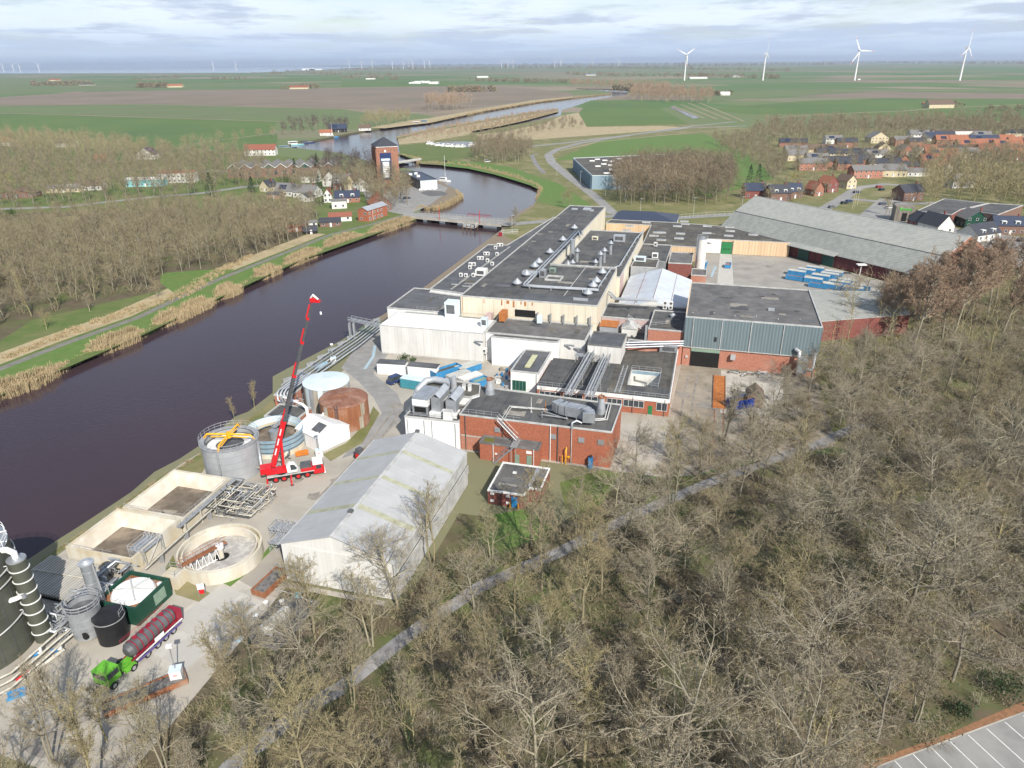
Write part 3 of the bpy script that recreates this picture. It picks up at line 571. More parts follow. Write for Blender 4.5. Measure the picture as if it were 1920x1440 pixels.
# --- river side wing
wing = flat_building('river_wing', 'low dark roofed factory wing along the quay dotted with small white fan units', 'factory wing', [(-80.5, 196.8), (-64.6, 194), (-62.4, 256), (-61.3, 313), (-67.2, 314), (-73, 258), (-80.3, 257)], 9, 'white_clad', 'felt_grey')
MB(site).tube([(-74.3, 198, 8.8), (-71.5, 256, 8.8)], .08, 4).tube([(-73.9, 198, 8.8), (-71.1, 256, 8.8)], .08, 4).build('roof_cable', 'coping', wing)
fans = [(585, 495), (618, 498), (668, 497), (645, 445), (648, 423), (672, 423), (703, 382), (725, 382), (745, 352), (765, 352), (815, 312), (825, 355), (835, 293), (855, 293), (762, 398), (793, 420)]
fan0 = thing('fan_unit', 'small white rooftop cooling unit on the river wing', 'cooling unit', (0, 0, 0), 'small white cooling units on the river wing')
MB().box(-.55, .55, -.3, .3, .2, 1.3).build('casing', 'frame_white', fan0); MB().box(-.5, .5, -.2, .2, 0, .2).build('foot', 'galv', fan0); MB(lambda p: (p[0], -.31 - p[2] * .03, .75 + p[1])).cyl(0, 0, 0, 1, .38, .38, 12).build('fan_grille', 'steel_dark', fan0)
for i, p in enumerate(fans):
    o = fan0 if i == 0 else dup(fan0, (0, 0, 0)); o.location = P(*E_(*p), 8.75); o.rotation_euler = (0, 0, rad(-15.5))
equip('air_handler', 'largest white box unit on the river wing beside the cream hall', 'air handling unit', E_(722, 482), 8.75, 3.4, 3.0, 2.1, 'frame_white')
for lb, p in (('nearest flat white skylight on the river wing', (620, 556)), ('narrow flat white skylight on the river wing', (548, 543))): 
    x, y, z = P(*E_(*p), 8.8); t_ = thing('skylight', lb, 'skylight', (x, y, z)); MB(frame(x, y, z, -15.5)).box(-1.2, 1.2, -.6, .6, 0, .25).build('curb', 'coping', t_); MB(frame(x, y, z, -15.5)).box(-1.1, 1.1, -.5, .5, .25, .33).build('dome', 'glass', t_)
# --- front left block and white warehouse
fl = flat_building('corner_wing', 'low dark roofed corner wing with roof railings between the river and the cream wall', 'factory wing', [(-87, 179.4), (-64.4, 179.4), (-64.4, 193.9), (-80.6, 196.7), (-80.7, 199.6), (-87, 199.6)], 8, 'white_clad', 'felt_grey')
handrail(fl, [(-78, 179.9, 7.8), (-65, 179.9, 7.8)]); handrail(fl, [(-78, 191, 7.8), (-66, 189.5, 7.8)])
ww = flat_building('white_warehouse', 'big windowless warehouse of grey ribbed cladding with a bright white roof', 'warehouse', [(-82.4, 164.3), (-53.5, 164.8), (-53.5, 175.6), (-82.2, 175.6)], 8.2, 'white_old', 'white_roof', par=.15)
for i in range(14):
    x = -82.2 + i * 2.05; sbox(ww, 'wall_panel', 'white_old', x + .02, x + 2.03, 164.14 + i * .035, 164.26 + i * .035, .3, 7.9)
gapb = flat_building('link_roof', 'narrow dark link roof between the white warehouse and the cream wall', 'factory wing', [(-81, 175.8), (-53.6, 175.8), (-53.6, 179.2), (-81, 179.2)], 7.3, 'white_clad', 'felt_brown')
handrail(gapb, [(-80, 176, 7.1), (-54, 176, 7.1)], m_='galv')
t_ = equip('intake_louvre', 'tall pale blue louvred air intake box on the corner wing', 'air intake', (849, 594), 8, 3.4, 3.2, 4.6, 'pale_blue'); 
equip('duct_box', 'rust orange open duct box on the mid factory roof', 'duct', (944, 600), 8, 1.6, 3.4, 2.6, 'rust_orange', vent=False)
equip('duct_box', 'pinkish weathered duct box at the edge of the white roof', 'duct', (918, 598), 8, 1.6, 2.6, 1.6, 'pink_render', vent=False)
equip('air_handler', 'white finned fan unit at the end of the white roof', 'air handling unit', (909, 613), 8, 1.7, 1.7, 2.6, 'pale_blue')
equip('air_handler', 'small pale blue cabinet standing on the mid dark roof', 'air handling unit', (1012, 606), 8, 1.3, 1.2, 2.2, 'pale_blue', vent=False)
mid = flat_building('mid_block', 'mid factory block with worn grey felt roof in front of the rust stained wall', 'factory block', [(-53.3, 166.6), (-27, 166.6), (-27, 178.7), (-53.3, 178.7)], 8, 'white_clad', 'felt_light')
for i in range(5):
    a = -42 + i * 3.6; t_ = thing('post', 'grey pipe post standing along the foot of the cream wall', 'post', W(a, 178, 8), 'pipe posts along the cream wall'); MB(site).cyl(a, 178, 7.6, 10.4, .22, .22, 8).build('shaft', 'steel', t_); MB(site).cyl(a, 178, 10.4, 10.5, .27, .27, 8).build('cap', 'galv', t_)
wb = flat_building('white_block', 'bright white windowless block with black roof edge behind the small office', 'factory block', [(-50.9, 164), (-33.4, 164), (-33.4, 166.5), (-50.9, 166.5)], 8.0, 'white', 'felt')
sbox(mid, 'wall_panel', 'white_old', -33.3, -27.1, 166.4, 166.55, .2, 7.9)
for x, z in ((-32, 6.5), (-29.6, 5.8), (-55.5, 6.0)):
    MB(site).bar((x, 166.2 if x > -40 else 164.2, z), (x + 2.6, 164.8 if x > -40 else 163.0, z + .5), .35).build('sloping_chute', 'steel', mid)
eq = equip('extractor', 'white hooded extractor on the wall beside the white block', 'extractor', (908, 662), 2.4, 1.4, 1.3, 1.4, 'frame_white')
cb = flat_building('cream_tower', 'small cream block with gravel roof between the pipe bridges and the brick wing', 'factory block', [(-25.7, 163), (-17.4, 163), (-17.2, 172.6), (-25.7, 172.6)], 8.6, 'white_old', 'felt_grey', cop='coping_dark')
for i in range(5): sbox(cb, 'wall_panel', 'white_old', -25.7 + i * 1.66 + .03, -25.7 + (i + 1) * 1.66 - .03, 162.86, 162.98, 3.9, 8.2)
# --- small white office and low office with court
so_ = flat_building('small_office', 'small white block with yellow rooflight and green glazed door', 'office building', [(-41.8, 149.6), (-35, 149.6), (-35, 163.9), (-41.8, 163.9)], 5.4, 'white', 'felt_grey')
sbox(so_, 'rooflight', 'rooflight_yellow', -39.1, -37.7, 152.6, 160.4, 5.0, 5.42)
MB(site).box(-39.25, -39.1, 152.4, 160.6, 5.0, 5.38).box(-37.7, -37.55, 152.4, 160.6, 5.0, 5.38).build('rooflight_curb', 'steel_dark', so_)
window(so_, -41.4, -38.0, .3, 2.9, 149.58, panes=4, fm='sage', gm='dark_green')
MB(site).cyl(-35.5, 149.5, 0, 5, .06, .06, 6).build('downpipe', 'steel_dark', so_)
HO = 4.1
off_ = thing('office_building', 'low brick office with dark felt roof, white window band and sunken white court', 'office building', W(-19, 144.8, 0))
X0, X1, Y0, Y1 = -34.2, -4.2, 144.9, 175.8; cx0, cx1, cy0, cy1 = -14.2, -7.2, 150.8, 160.0
b = MB(site)
for (a0, a1, b0, b1) in ((X0, cx0, Y0, 162.9), (cx0, X1, Y0, cy0), (cx1, X1, cy0, Y1), (cx0, cx1, cy1, Y1), (-17.1, cx0, 162.9, Y1)): b.box(a0, a1, b0, b1, 0, HO - .2)
b.build('wall', 'brick_red', off_)
for k, (a0, a1, b0, b1) in enumerate(((X0, cx0 - 4, Y0, 162.8), (cx0 - 4, cx0, Y0, 162.8), (cx0, X1, Y0, cy0), (cx1, X1, cy0, Y1), (cx0, cx1, cy1, Y1), (-17.1, cx0, 162.9, Y1))):
    sbox(off_, 'roof_section', ('felt', 'felt_brown', 'felt', 'felt_brown', 'felt_brown', 'felt_brown')[k], a0 + .02, a1 - .02, b0 + .02, b1 - .02, HO - .2, HO + .02 * (k % 3))
b = MB(site); b.box(X0, X1 + .1, Y0 - .12, Y0 + .1, HO - .7, HO + .15).box(X1 - .1, X1 + .12, Y0, Y1, HO - .3, HO + .15); b.build('fascia', 'frame_white', off_)
b = MB(site); b.box(cx0 + .001, cx1, cy1 - .12, cy1 - .01, 0, HO).box(cx0 - .0, cx0 + .1, cy0, cy1 - .12, 0, HO); b.build('court_wall', 'render_white', off_); sbox(off_, 'court_wall', 'pale_blue', cx1 - .1, cx1 - .005, cy0, cy1 - .12, 0, HO)
MB(site).box(cx0, cx1, cy0, cy1, .0, .05).build('court_floor', 'render_white', off_)
sbox(off_, 'court_frame', 'tank_blue', cx0, cx1, cy1 - .16, cy1 - .1, HO - .9, HO - .1)
MB(site).tube([(-13.4, 159.7, 2.6), (-13.3, 159.6, 1.6), (-10.5, 159.5, 1.3), (-10.3, 159.4, .2)], .13, 6).build('court_pipe', 'steel_dark', off_)
for x0, x1, n_ in ((-33.6, -28.6, 4), (-28, -23.5, 3), (-23, -18.6, 3), (-18, -14.6, 3)): window(off_, x0, x1, 1.6, 3.1, Y0 - .02, panes=n_)
window(off_, -14.3, -9.7, 1.5, 3.2, Y0 - .02, panes=4); window(off_, -7.0, -4.6, 1.3, 3.3, Y0 - .02, panes=2)
sbox(off_, 'door', 'green_door', -8.7, -7.8, Y0 - .08, Y0 - .005, .1, 2.2)
sbox(off_, 'door_step', 'concrete', -8.9, -7.6, Y0 - .8, Y0 - .09, 0, .14)
handrail(off_, [(-18, Y0 + .3, HO), (X1 - .2, Y0 + .3, HO), (X1 - .2, Y1 - 2, HO)]); handrail(off_, [(X0 + .2, Y0 + .4, HO), (-19, Y0 + .4, HO)])
handrail(off_, [(cx0, cy0, HO), (cx1, cy0, HO), (cx1, cy1, HO), (cx0, cy1, HO)], closed=True)
for i in range(5): MB(site).cyl(-33.2 + i * 7, Y0 - .15, 0, HO, .06, .06, 6).build('downpipe', 'steel_dark', off_)
MB(site).box(-15.6, -15.3, 146, 162, HO + .05, HO + .12).box(-16.6, -16.3, 146, 162, HO + .05, HO + .12).build('cable_tray', 'galv', off_)
b = MB(site)
for i in range(14): b.box(-16.3, -15.6, 147 + i, 147.12 + i, HO + .06, HO + .11)
b.build('tray_rung', 'galv', off_)
equip('air_handler', 'long grey duct unit at the back right of the office roof', 'air handling unit', (1253, 660), HO, 4.4, 1.6, 1.9, 'steel')
for i, xx in enumerate((1196, 1205, 1237)):
    o = dup(fan0, P(xx, 655, HO), rad(-15.5), 'small white cooling unit against the brick wall behind the office roof', 'cooling units behind the office roof')
# pipe bridges down to the brick hall
def truss_bridge(name, label, A_, B_, w_, h_, pipes, m_='galv'):
    A_, B_ = Vector(A_), Vector(B_); t_ = thing(name, label, 'pipe bridge', tuple(A_)); d = (B_ - A_); ln = d.length; d.normalize(); s_ = Vector((0, 0, 1)).cross(d).normalized(); k = max(2, int(ln / 2)); u_ = Vector((0, 0, h_))
    for sg in (-1, 1):
        o_ = s_ * (w_ / 2 * sg); b_ = MB(); b_.tube([tuple(A_ + o_), tuple(B_ + o_)], .09, 4); b_.tube([tuple(A_ + o_ + u_), tuple(B_ + o_ + u_)], .09, 4)
        for i in range(k):
            p, q = A_.lerp(B_, i / k) + o_, A_.lerp(B_, (i + 1) / k) + o_; b_.tube([tuple(p), tuple(p + u_)], .06, 4); b_.tube([tuple(p), tuple(q + u_)], .05, 4)
        b_.build('side_truss', m_, t_)
    for i in range(pipes):
        o_ = s_ * (w_ * ((i + .5) / pipes - .5)) + Vector((0, 0, .25)); MB().tube([tuple(A_ + o_), tuple(B_ + o_)], w_ / pipes * .36, 8).build('pipe', 'steel_light' if i % 2 == 0 else 'steel', t_)
    return t_
truss_bridge('pipe_bridge', 'left truss bridge with silver pipes over the office roof', W(-24.6, 163, 6.2), W(-24.8, 133.6, 8.1), 1.5, 1.0, 2)
truss_bridge('pipe_bridge', 'right truss bridge with silver pipes over the office roof', W(-20.6, 161.5, 6.2), W(-20.4, 133.6, 8.1), 1.8, 1.0, 3)
for (a, bb) in ((-24.6, 146), (-20.5, 146), (-24.6, 160.8), (-20.6, 160.8)): 
    t_ = thing('bridge_support', 'steel trestle under the pipe bridges above the office roof', 'support frame', W(a, bb, HO), 'trestles under the pipe bridges')
    for q in (-.7, .7): MB(site).tube([(a + q, bb, HO), (a + q, bb, 7.2)], .09, 4).build('leg', 'galv', t_)
    MB(site).bar((a - .7, bb, HO), (a + .7, bb, 7.0), .08).build('brace', 'galv', t_)
t_ = thing('bridge_platform', 'railed steel platform where the pipe bridges start', 'platform', W(-26, 162, 6.0)); sbox(t_, 'deck', 'galv', -28.5, -23, 160.8, 162.8, 5.9, 6.0); handrail(t_, [(-28.5, 160.9, 6), (-25.8, 160.9, 6)]); 
for q in ((-28.3, 161), (-28.3, 162.6)): MB(site).cyl(q[0], q[1], HO, 5.9, .08, .08, 6).build('leg', 'galv', t_)
# pipes between cream tower and grey hall
t_ = thing('insulated_pipe', 'three silver pipes running level across the brick wall to the teal grey hall', 'pipeline', W(-17, 172, 6))
for i in range(3): MB(site).tube([(-17.2, 171.4 - i * .5, 6.6 - i * .5), (-3.0, 175.2 - i * .3, 6.9 - i * .5)], .2, 8).build('pipe', 'steel_light', t_)
bw = flat_building('brick_wing', 'red brick wing with white roof edge beside the teal grey hall', 'factory wing', [(-12.2, 177), (-3.2, 177), (-3.2, 192.6), (-12, 192.6)], 9, 'brick_pale', 'felt')
handrail(bw, [(-12, 178.5, 8.8), (-7.5, 181, 8.8)]); x, y, z = W(-6.6, 188, 8.8); MB(site).cyl(-6.6, 188, 8.6, 9.4, .8, .8, 12).cyl(-6.6, 188, 9.4, 9.9, .9, .2, 12).build('roof_cowl', 'steel_light', bw)
MB(site).box(-13.0, -12.4, 176.8, 176.9, 4, 9.8).build('ladder', 'galv', bw)
low = flat_building('brick_wing', 'low brick wing with pale rendered band behind the office', 'factory wing', [(-17, 172.8), (-12.3, 172.8), (-3.2, 175.9), (-3.2, 176.9), (-17, 176.9)], 5.6, 'brick_pale', 'felt_grey')
pk = flat_building('pink_wing', 'weathered pink and white rendered wing with external stairs between the halls', 'factory wing', [(-25.8, 186), (-12.1, 186), (-12.1, 192.7), (-3.2, 192.7), (-3.2, 198.8), (-25.8, 198.8)], 8.2, 'pink_render', 'felt')
for i in range(4): o = dup(fan0, W(-9.4 + 1.6 * (i % 2), 196.6, 8.0 + 1.2 * (i // 2)), rad(-15.5), 'white twin fan unit at the back edge beside the metal roof', 'stacked fan units beside the metal roof')
lowy = flat_building('boiler_annex', 'small annex with dark flat roof and pale metal shed between the halls', 'factory annex', [(-25.8, 173.2), (-17.4, 173.2), (-12.4, 178), (-12.4, 185.8), (-25.8, 185.8)], 4.6, 'pink_render', 'felt')
sh = thing('metal_shed', 'pale corrugated metal shed with rusty top against the pink wing', 'shed', W(-22.5, 180, 4.6)); sbox(sh, 'wall', 'steel_light', -25, -20.6, 178.2, 183, 4.4, 8.0); sbox(sh, 'roof', 'rust_orange', -25.2, -20.4, 178, 183.1, 8.0, 8.15)
g = thing('gable_shed', 'white gabled metal hut beneath the external stairs', 'shed', W(-17.5, 182, 4.6)); MB(site).box(-19.6, -15.6, 181.8, 185.6, 4.4, 6.6).build('wall', 'white_old', g)
MB(site).prism([(-19.8, 181.6), (-15.4, 181.6), (-15.4, 185.8), (-19.8, 185.8)], 6.6, 6.7).add([(-19.8, 181.6, 6.7), (-17.6, 181.6, 8.0), (-15.4, 181.6, 6.7), (-19.8, 185.8, 6.7), (-17.6, 185.8, 8.0), (-15.4, 185.8, 6.7)], [(0, 1, 2), (3, 5, 4), (0, 3, 4, 1), (1, 4, 5, 2)]).build('roof', 'coping', g)
def stairs(root_label, a, b_, w_, fr=site, cat='stairs', m_='galv', tread='galv', name='external_stairs', steps=None):
    """straight steel flight from a to b (grid points)"""
    A_, B_ = Vector(a), Vector(b_); t_ = thing(name, root_label, cat, fr(tuple(A_))); d = Vector((B_.x - A_.x, B_.y - A_.y, 0)).normalized(); s_ = Vector((-d.y, d.x, 0)) * (w_ / 2)
    for sg in (-1, 1):
        o_ = s_ * sg; MB(fr).tube([tuple(A_ + o_), tuple(B_ + o_)], .1, 4).build('stringer', m_, t_)
        h_ = MB(fr); h_.tube([tuple(A_ + o_ + Vector((0, 0, 1))), tuple(B_ + o_ + Vector((0, 0, 1)))], .035, 4)
        for i in range(5):
            q = A_.lerp(B_, i / 4) + o_; h_.tube([tuple(q), (q.x, q.y, q.z + 1)], .03, 4)
        h_.build('handrail', m_, t_)
    n_ = steps or max(6, int(abs(B_.z - A_.z) / .22))
    for i in range(n_):
        q = A_.lerp(B_, (i + .5) / n_); e = d * .13; MB(fr).slab([tuple(q - e - s_), tuple(q + e - s_), tuple(q + e + s_), tuple(q - e + s_)], .04).build('tread', tread, t_)
    return t_
stairs('grey steel stairs down the pink wall between the factory halls', (-18.5, 185.6, 8.2), (-13.0, 185.3, 4.7), .9)
# --- grey hall
gh = flat_building('grey_hall', 'tall hall with teal grey ribbed cladding above a brick base and a big open doorway', 'factory hall', [(-3, 176.2), (29.3, 176.2), (29.3, 207.8), (-3, 207.8)], 13.3, 'brick_pale', 'felt_light', cop='coping')
for i, (a0, a1) in enumerate(((-3.1, -1.0), (-1.0, 6.0), (6.0, 13.0), (13.0, 20.6), (20.6, 29.4))):
    sbox(gh, 'cladding_panel', 'clad_teal', a0 + .05, a1 - .05, 175.95, 176.17, 5.3, 12.95)
    if i: MB(site).cyl(a0, 175.85, 5.0, 13.1, .11, .11, 8).build('downpipe', 'coping', gh)
for i in range(4): sbox(gh, 'cladding_panel', 'clad_teal', 29.32, 29.5, 176.3 + i * 7.9, 176.3 + i * 7.9 + 7.7, 5.3, 12.95)
sbox(gh, 'sill_band', 'coping', -3.1, 29.4, 175.8, 176.16, 5.1, 5.28)
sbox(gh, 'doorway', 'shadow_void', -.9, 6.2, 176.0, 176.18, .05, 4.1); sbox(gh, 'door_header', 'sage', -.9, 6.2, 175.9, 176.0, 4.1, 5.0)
sbox(gh, 'window', 'glass', 4.4, 5.1, 175.85, 175.94, 7.2, 8.4)
sbox(gh, 'hopper', 'steel_light', 8.9, 10.1, 175.2, 176.15, 2.9, 4.2); sbox(gh, 'wall_box', 'coping', -2.2, -1.6, 175.9, 176.16, 2.2, 2.7)
b = MB(site); 
for i in range(6): b.box(-1.5 + i * 5.2, -1.35 + i * 5.2, 180 + i % 2, 180.15 + i % 2, 13.0, 13.2)
b.build('roof_peg', 'frame_white', gh); sbox(gh, 'roof_hatch', 'steel_light', 17.3, 18.8, 186.5, 187.3, 13.0, 13.6); sbox(gh, 'roof_hatch', 'steel_dark', 10.5, 12, 188, 188.6, 13.0, 13.3); sbox(gh, 'roof_hatch', 'steel_dark', 24, 25.2, 187.3, 187.9, 13.0, 13.3)
sbox(gh, 'yellow_edge', 'peach', -3.12, -2.9, 178, 207.6, 13.3, 13.38)
ex = thing('extractor', 'silver dust extractor with bent ducts at the right corner of the teal grey hall', 'dust extractor', W(26, 174, 0))
MB(site).box(24.6, 26.9, 172.4, 174.8, 2.2, 5.4).build('casing', 'steel', ex); MB(site).cyl(25.7, 173.6, .9, 2.2, .3, 1.0, 10).build('hopper', 'steel', ex)
MB(site).tube([(24.9, 174.5, 5.4), (24.9, 174.9, 6.8), (23.9, 175.6, 7.2)], .45, 10).build('duct', 'steel_light', ex); MB(site).tube([(26.9, 173.6, 3.0), (28.2, 173.6, 2.6), (28.5, 174, 3.6), (28.5, 175, 6.8)], .4, 10).build('duct', 'steel_light', ex)
for q in ((24.8, 172.6), (26.7, 172.6), (24.8, 174.6), (26.7, 174.6)): MB(site).cyl(q[0], q[1], 0, 2.3, .09, .09, 6).build('leg', 'galv', ex)
lr = flat_building('shed_roof_hall', 'low hall with pale grey corrugated roof shaded by trees right of the teal grey hall', 'factory hall', [(29.8, 201), (58, 215), (58, 238), (29.8, 232)], 6, 'brick_dark', 'roof_grid', par=.1)
lr2 = flat_building('link_canopy', 'narrow light canopy edge behind the teal grey hall along the yard', 'canopy', [(-3, 209.4), (30, 209.4), (30, 232), (-3, 213)], 6, 'brick_pale', 'metal_roof', par=.1)
# --- metal gable roof (tent like)
mr = thing('metal_roof_hall', 'hall with pale metal gable roof and rusty seams between the cream and teal halls', 'factory hall', W(-13, 222, 0))
e0, e1, y0, y1, he, hr, rx = -23.6, -3.2, 199.5, 236, 6, 9.4, -13.2
MB(site).box(e0 + .3, e1 - .1, y0 + .1, y1 - .2, 0, he - .15).build('wall', 'white_old', mr)
def slope(root, name, m_, xa, za, xb, zb, y0, y1, n, fr=site, gap=.03, t=.1):
    for i in range(n):
        a, c = y0 + (y1 - y0) * i / n + gap / 2, y0 + (y1 - y0) * (i + 1) / n - gap / 2
        MB(fr).slab([(xa, a, za), (xb, a, zb), (xb, c, zb), (xa, c, za)], t).build(name, m_, root)
slope(mr, 'roof_panel', 'metal_roof', e0, he, rx, hr, y0, y1, 5); slope(mr, 'roof_panel', 'metal_roof', rx, hr, e1, he, y0, y1, 5)
for x, z in ((rx, hr + .03), (-18.4, 7.73), (-8.2, 7.73)): MB(site).tube([(x, y0, z), (x, y1, z)], .07, 4).build('roof_seam', 'rust_roof', mr)
[MB(site).add([(e0, y, he - .12), (rx, y, hr - .12), (e1, y, he - .12)], [(0, 1, 2)]).build('gable', 'white_old', mr) for y in (y0, y1)]
# --- buildings behind
r3 = flat_building('rear_wing', 'dark roofed wing behind the metal gable roof', 'factory wing', [(-25.2, 262), (-13.2, 257), (-13, 284), (-24.4, 284)], 6.2, 'steel_light', 'felt')
gv = flat_building('gravel_block', 'brick block with beige gravel roof beside the white silo', 'factory block', [(-12.4, 256.5), (-4.2, 257), (-4.2, 273), (-12.4, 273)], 6.2, 'brick_dark', 'felt_light', cop='coping')
g2 = flat_building('gravel_block', 'low brick lodge with gravel roof at the foot of the white silo', 'factory block', [(-4.0, 255), (1.2, 255), (1.2, 264), (-4, 264)], 2.7, 'brick_pale', 'felt_light')
lw = flat_building('rear_annex', 'small white and corrugated annex with open red framed roof behind the metal roof', 'factory annex', [(-24.0, 240), (-15.5, 240), (-15.5, 252), (-24, 252)], 8.4, 'steel_light', 'felt_brown')
equip('air_handler', 'large beige unit set in the red framed annex roof', 'air handling unit', (1200, 490), 8.2, 4, 2, 1.8, 'pale_blue')
equip('air_handler', 'round white fan unit on the dark rear wing roof', 'air handling unit', (1228, 484), 6, 2.2, 1.2, 2.0, 'frame_white'); equip('air_handler', 'narrow white unit near the far parapet of the rear wing', 'air handling unit', (1229, 462), 6.2, 1.3, 1.0, 1.6, 'frame_white')
bigr = flat_building('flat_warehouse', 'very large flat dark roofed warehouse with rows of skylights and a peach ribbed wall', 'warehouse', [(-24.4, 284.3), (-1.4, 284.3), (-1.4, 300), (32.4, 300.7), (8.5, 326), (-14, 330), (-43.6, 330), (-44.6, 322), (-24.4, 322)], 5.9, 'peach', 'felt_brown', par=.25)
sbox(bigr, 'wall_panel', 'white_clad', -.8, 6.0, 299.75, 299.95, .1, 5.7); sbox(bigr, 'door_frame', 'steel_dark', 6.0, 10.6, 299.8, 299.98, .0, 5.0); sbox(bigr, 'roller_door', 'green_door', 6.2, 10.3, 299.65, 299.79, .0, 4.8)
for i in range(3): sbox(bigr, 'door_window', 'shadow_void', 6.9 + i, 7.6 + i, 299.6, 299.64, 1.9, 2.2)
for i in range(10): sbox(bigr, 'wall_panel', 'peach', 10.7 + i * 2.1, 12.75 + i * 2.1, 299.7 + i * .045, 299.9 + i * .045, .1, 5.7)
sk = [(1240, 437), (1270, 425), (1283, 416), (1276, 439), (1273, 448), (1326, 425), (1368, 427), (1369, 434), (1325, 438), (1366, 443), (1412, 441), (1226, 443), (1233, 437), (1285, 421), (1240, 451), (1212, 418), (1228, 412), (1180, 425), (1175, 433)]
sk0 = thing('skylight', 'low white framed skylight on the large flat dark roof', 'skylight', (0, 0, 0), 'skylights on the large flat roof')
MB().box(-1.9, 1.9, -.8, .8, 0, .45).build('curb', 'coping', sk0); MB().box(-1.6, 1.6, -.6, .6, .45, .55).build('dome', 'steel', sk0)
for i, p in enumerate(sk):
    o = sk0 if i == 0 else dup(sk0, (0, 0, 0)); o.location = P(*p, 5.75); o.rotation_euler = (0, 0, rad(-15.5))
b = MB(site)
for i in range(7): b.box(-18 + i * 6.4, -17.7 + i * 6.4, 303, 310, 5.7, 5.85)
b.build('roof_seam', 'felt_light', bigr)
gb_ = thing('low_gable_hall', 'shallow blue grey metal gable roof behind the large flat roof', 'factory hall', W(-28, 335, 0))
MB(site).box(-43, -14, 330.4, 350, 0, 5.4).build('wall', 'white_clad', gb_)
MB(site).slab([(-43.3, 330.3, 5.6), (-13.7, 330.3, 5.6), (-25, 341, 8.2), (-40, 341, 8.2)], .1).slab([(-40, 341, 8.2), (-25, 341, 8.2), (-13.7, 351, 5.6), (-43.3, 351, 5.6)], .1).slab([(-13.7, 330.3, 5.6), (-13.7, 351, 5.6), (-25, 341, 8.2)], .1).slab([(-43.3, 351, 5.6), (-43.3, 330.3, 5.6), (-40, 341, 8.2)], .1).build('roof', 'tile_navy', gb_)
# --- big gambrel store
gx, gy, _ = W(5, 329, 0); gf = frame(gx, gy, 0, -15.5 - 44.6)         # x along the eave to the right, y into the building
gam = thing('storage_hall', 'huge storage hall with grey tiled gambrel roof and maroon base wall', 'warehouse', (gx, gy, 0))
Lg = 96; prof = [(0, 4.8), (8.2, 11.0), (20, 16.6), (31.8, 11.0), (40, 4.8)]
MB(gf).box(.2, Lg - .2, .5, 39.5, 0, 4.7).build('wall', 'maroon', gam)
for k in range(4):
    (ya, za), (yb, zb) = prof[k], prof[k + 1]; n_ = 16
    for i in range(n_):
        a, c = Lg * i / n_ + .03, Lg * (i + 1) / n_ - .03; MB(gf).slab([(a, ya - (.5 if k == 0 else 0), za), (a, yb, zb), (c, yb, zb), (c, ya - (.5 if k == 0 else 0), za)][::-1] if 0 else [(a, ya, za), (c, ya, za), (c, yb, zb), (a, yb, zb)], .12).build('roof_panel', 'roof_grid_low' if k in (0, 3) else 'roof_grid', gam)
for x in (0.1, Lg - .1): MB(gf).add([(x, y, z - .15) for y, z in prof] + [(x, 39.8, 0), (x, .3, 0)], [(0, 1, 2, 3, 4, 5, 6)]).build('gable', 'brick_salmon' if x > 1 else 'brick_dark', gam)
MB(gf).tube([(0, 8.2, 11.1), (Lg, 8.2, 11.1)], .12, 4).build('knee_gutter', 'steel_dark', gam); MB(gf).tube([(0, 20, 16.7), (Lg, 20, 16.7)], .12, 4).build('ridge_cap', 'coping', gam)
MB(gf).tube([(Lg, y, z + .05) for y, z in prof], .12, 4).build('verge', 'coping', gam)
for i in range(int(Lg / 3)): MB(gf).box(i * 3 + .05, i * 3 + 2.95, .3, .48, .4, 4.5).build('wall_panel', 'maroon', gam)
for x0 in (43.0, 54.2): MB(gf).box(x0, x0 + 5, .1, .28, 0, 4.3).build('door', 'dark_green', gam)
MB(gf).slab([(38.8, -2.2, 4.9), (60.8, -2.2, 4.9), (60.8, .6, 5.9), (38.8, .6, 5.9)], .15).build('canopy', 'roof_grid', gam)
# white silo
si = thing('silo', 'tall white cylindrical silo with caged ladder and top platform', 'silo', W(-1.4, 270.5, 0)); MB(site).cyl(-1.4, 270.5, .3, 12.2, 1.75, n=28).build('shell', 'render_white', si)
MB(site).cyl(-1.4, 270.5, 0, .3, 1.9, n=24).build('base', 'galv', si); MB(site).cyl(-1.4, 270.5, 12.2, 13.0, 1.75, .5, 28).build('cone', 'steel', si); MB(site).rail([(-1.4 + 2 * math.cos(t / 8 * 6.283), 270.5 + 2 * math.sin(t / 8 * 6.283), 12.3) for t in range(8)], 1.1, 1, .05, True).build('handrail', 'galv', si)
b = MB(site); 
for i in range(20): b.ring(-3.5, 270.2, 1.5 + i * .55, 1.57 + i * .55, .45, .38, 8)
b.build('ladder_cage', 'galv', si); MB(site).tube([(-3.2, 269.2, 0), (-3.2, 269.2, 13)], .1, 6).build('fill_pipe', 'steel', si)
# --- brick hall with white block
H = 8
bh = flat_building('brick_hall', 'orange red brick hall with flat dark roof, silver ducts and an outside staircase', 'factory hall', [(-44.2, 119.8), (-13.6, 119.8), (-13.3, 132.2), (-44.2, 133.6)], H, 'brick_red', 'felt', cop='coping', par=.3)
for x0 in (-36.9, -25.6, -20.0): 
    l_ = sbox(bh, 'louvre', 'steel', x0, x0 + 1.2, 119.66, 119.79, 4.9, 6.0)
    for k in range(4): sbox(l_, 'slat', 'galv', x0 + .05, x0 + 1.15, 119.6, 119.66, 5.0 + k * .25, 5.12 + k * .25)
sbox(bh, 'louvre', 'steel', -16.2, -15, 119.66, 119.79, 4.9, 6.0)
for x, c_ in ((-43.0, 'steel_dark'), (-35.2, 'steel_dark'), (-25.5, 'frame_white'), (-24.0, 'steel_dark'), (-21.3, 'coping')): MB(site).cyl(x, 119.6, 0, H - .2, .09, .09, 6).build('downpipe', c_, bh)
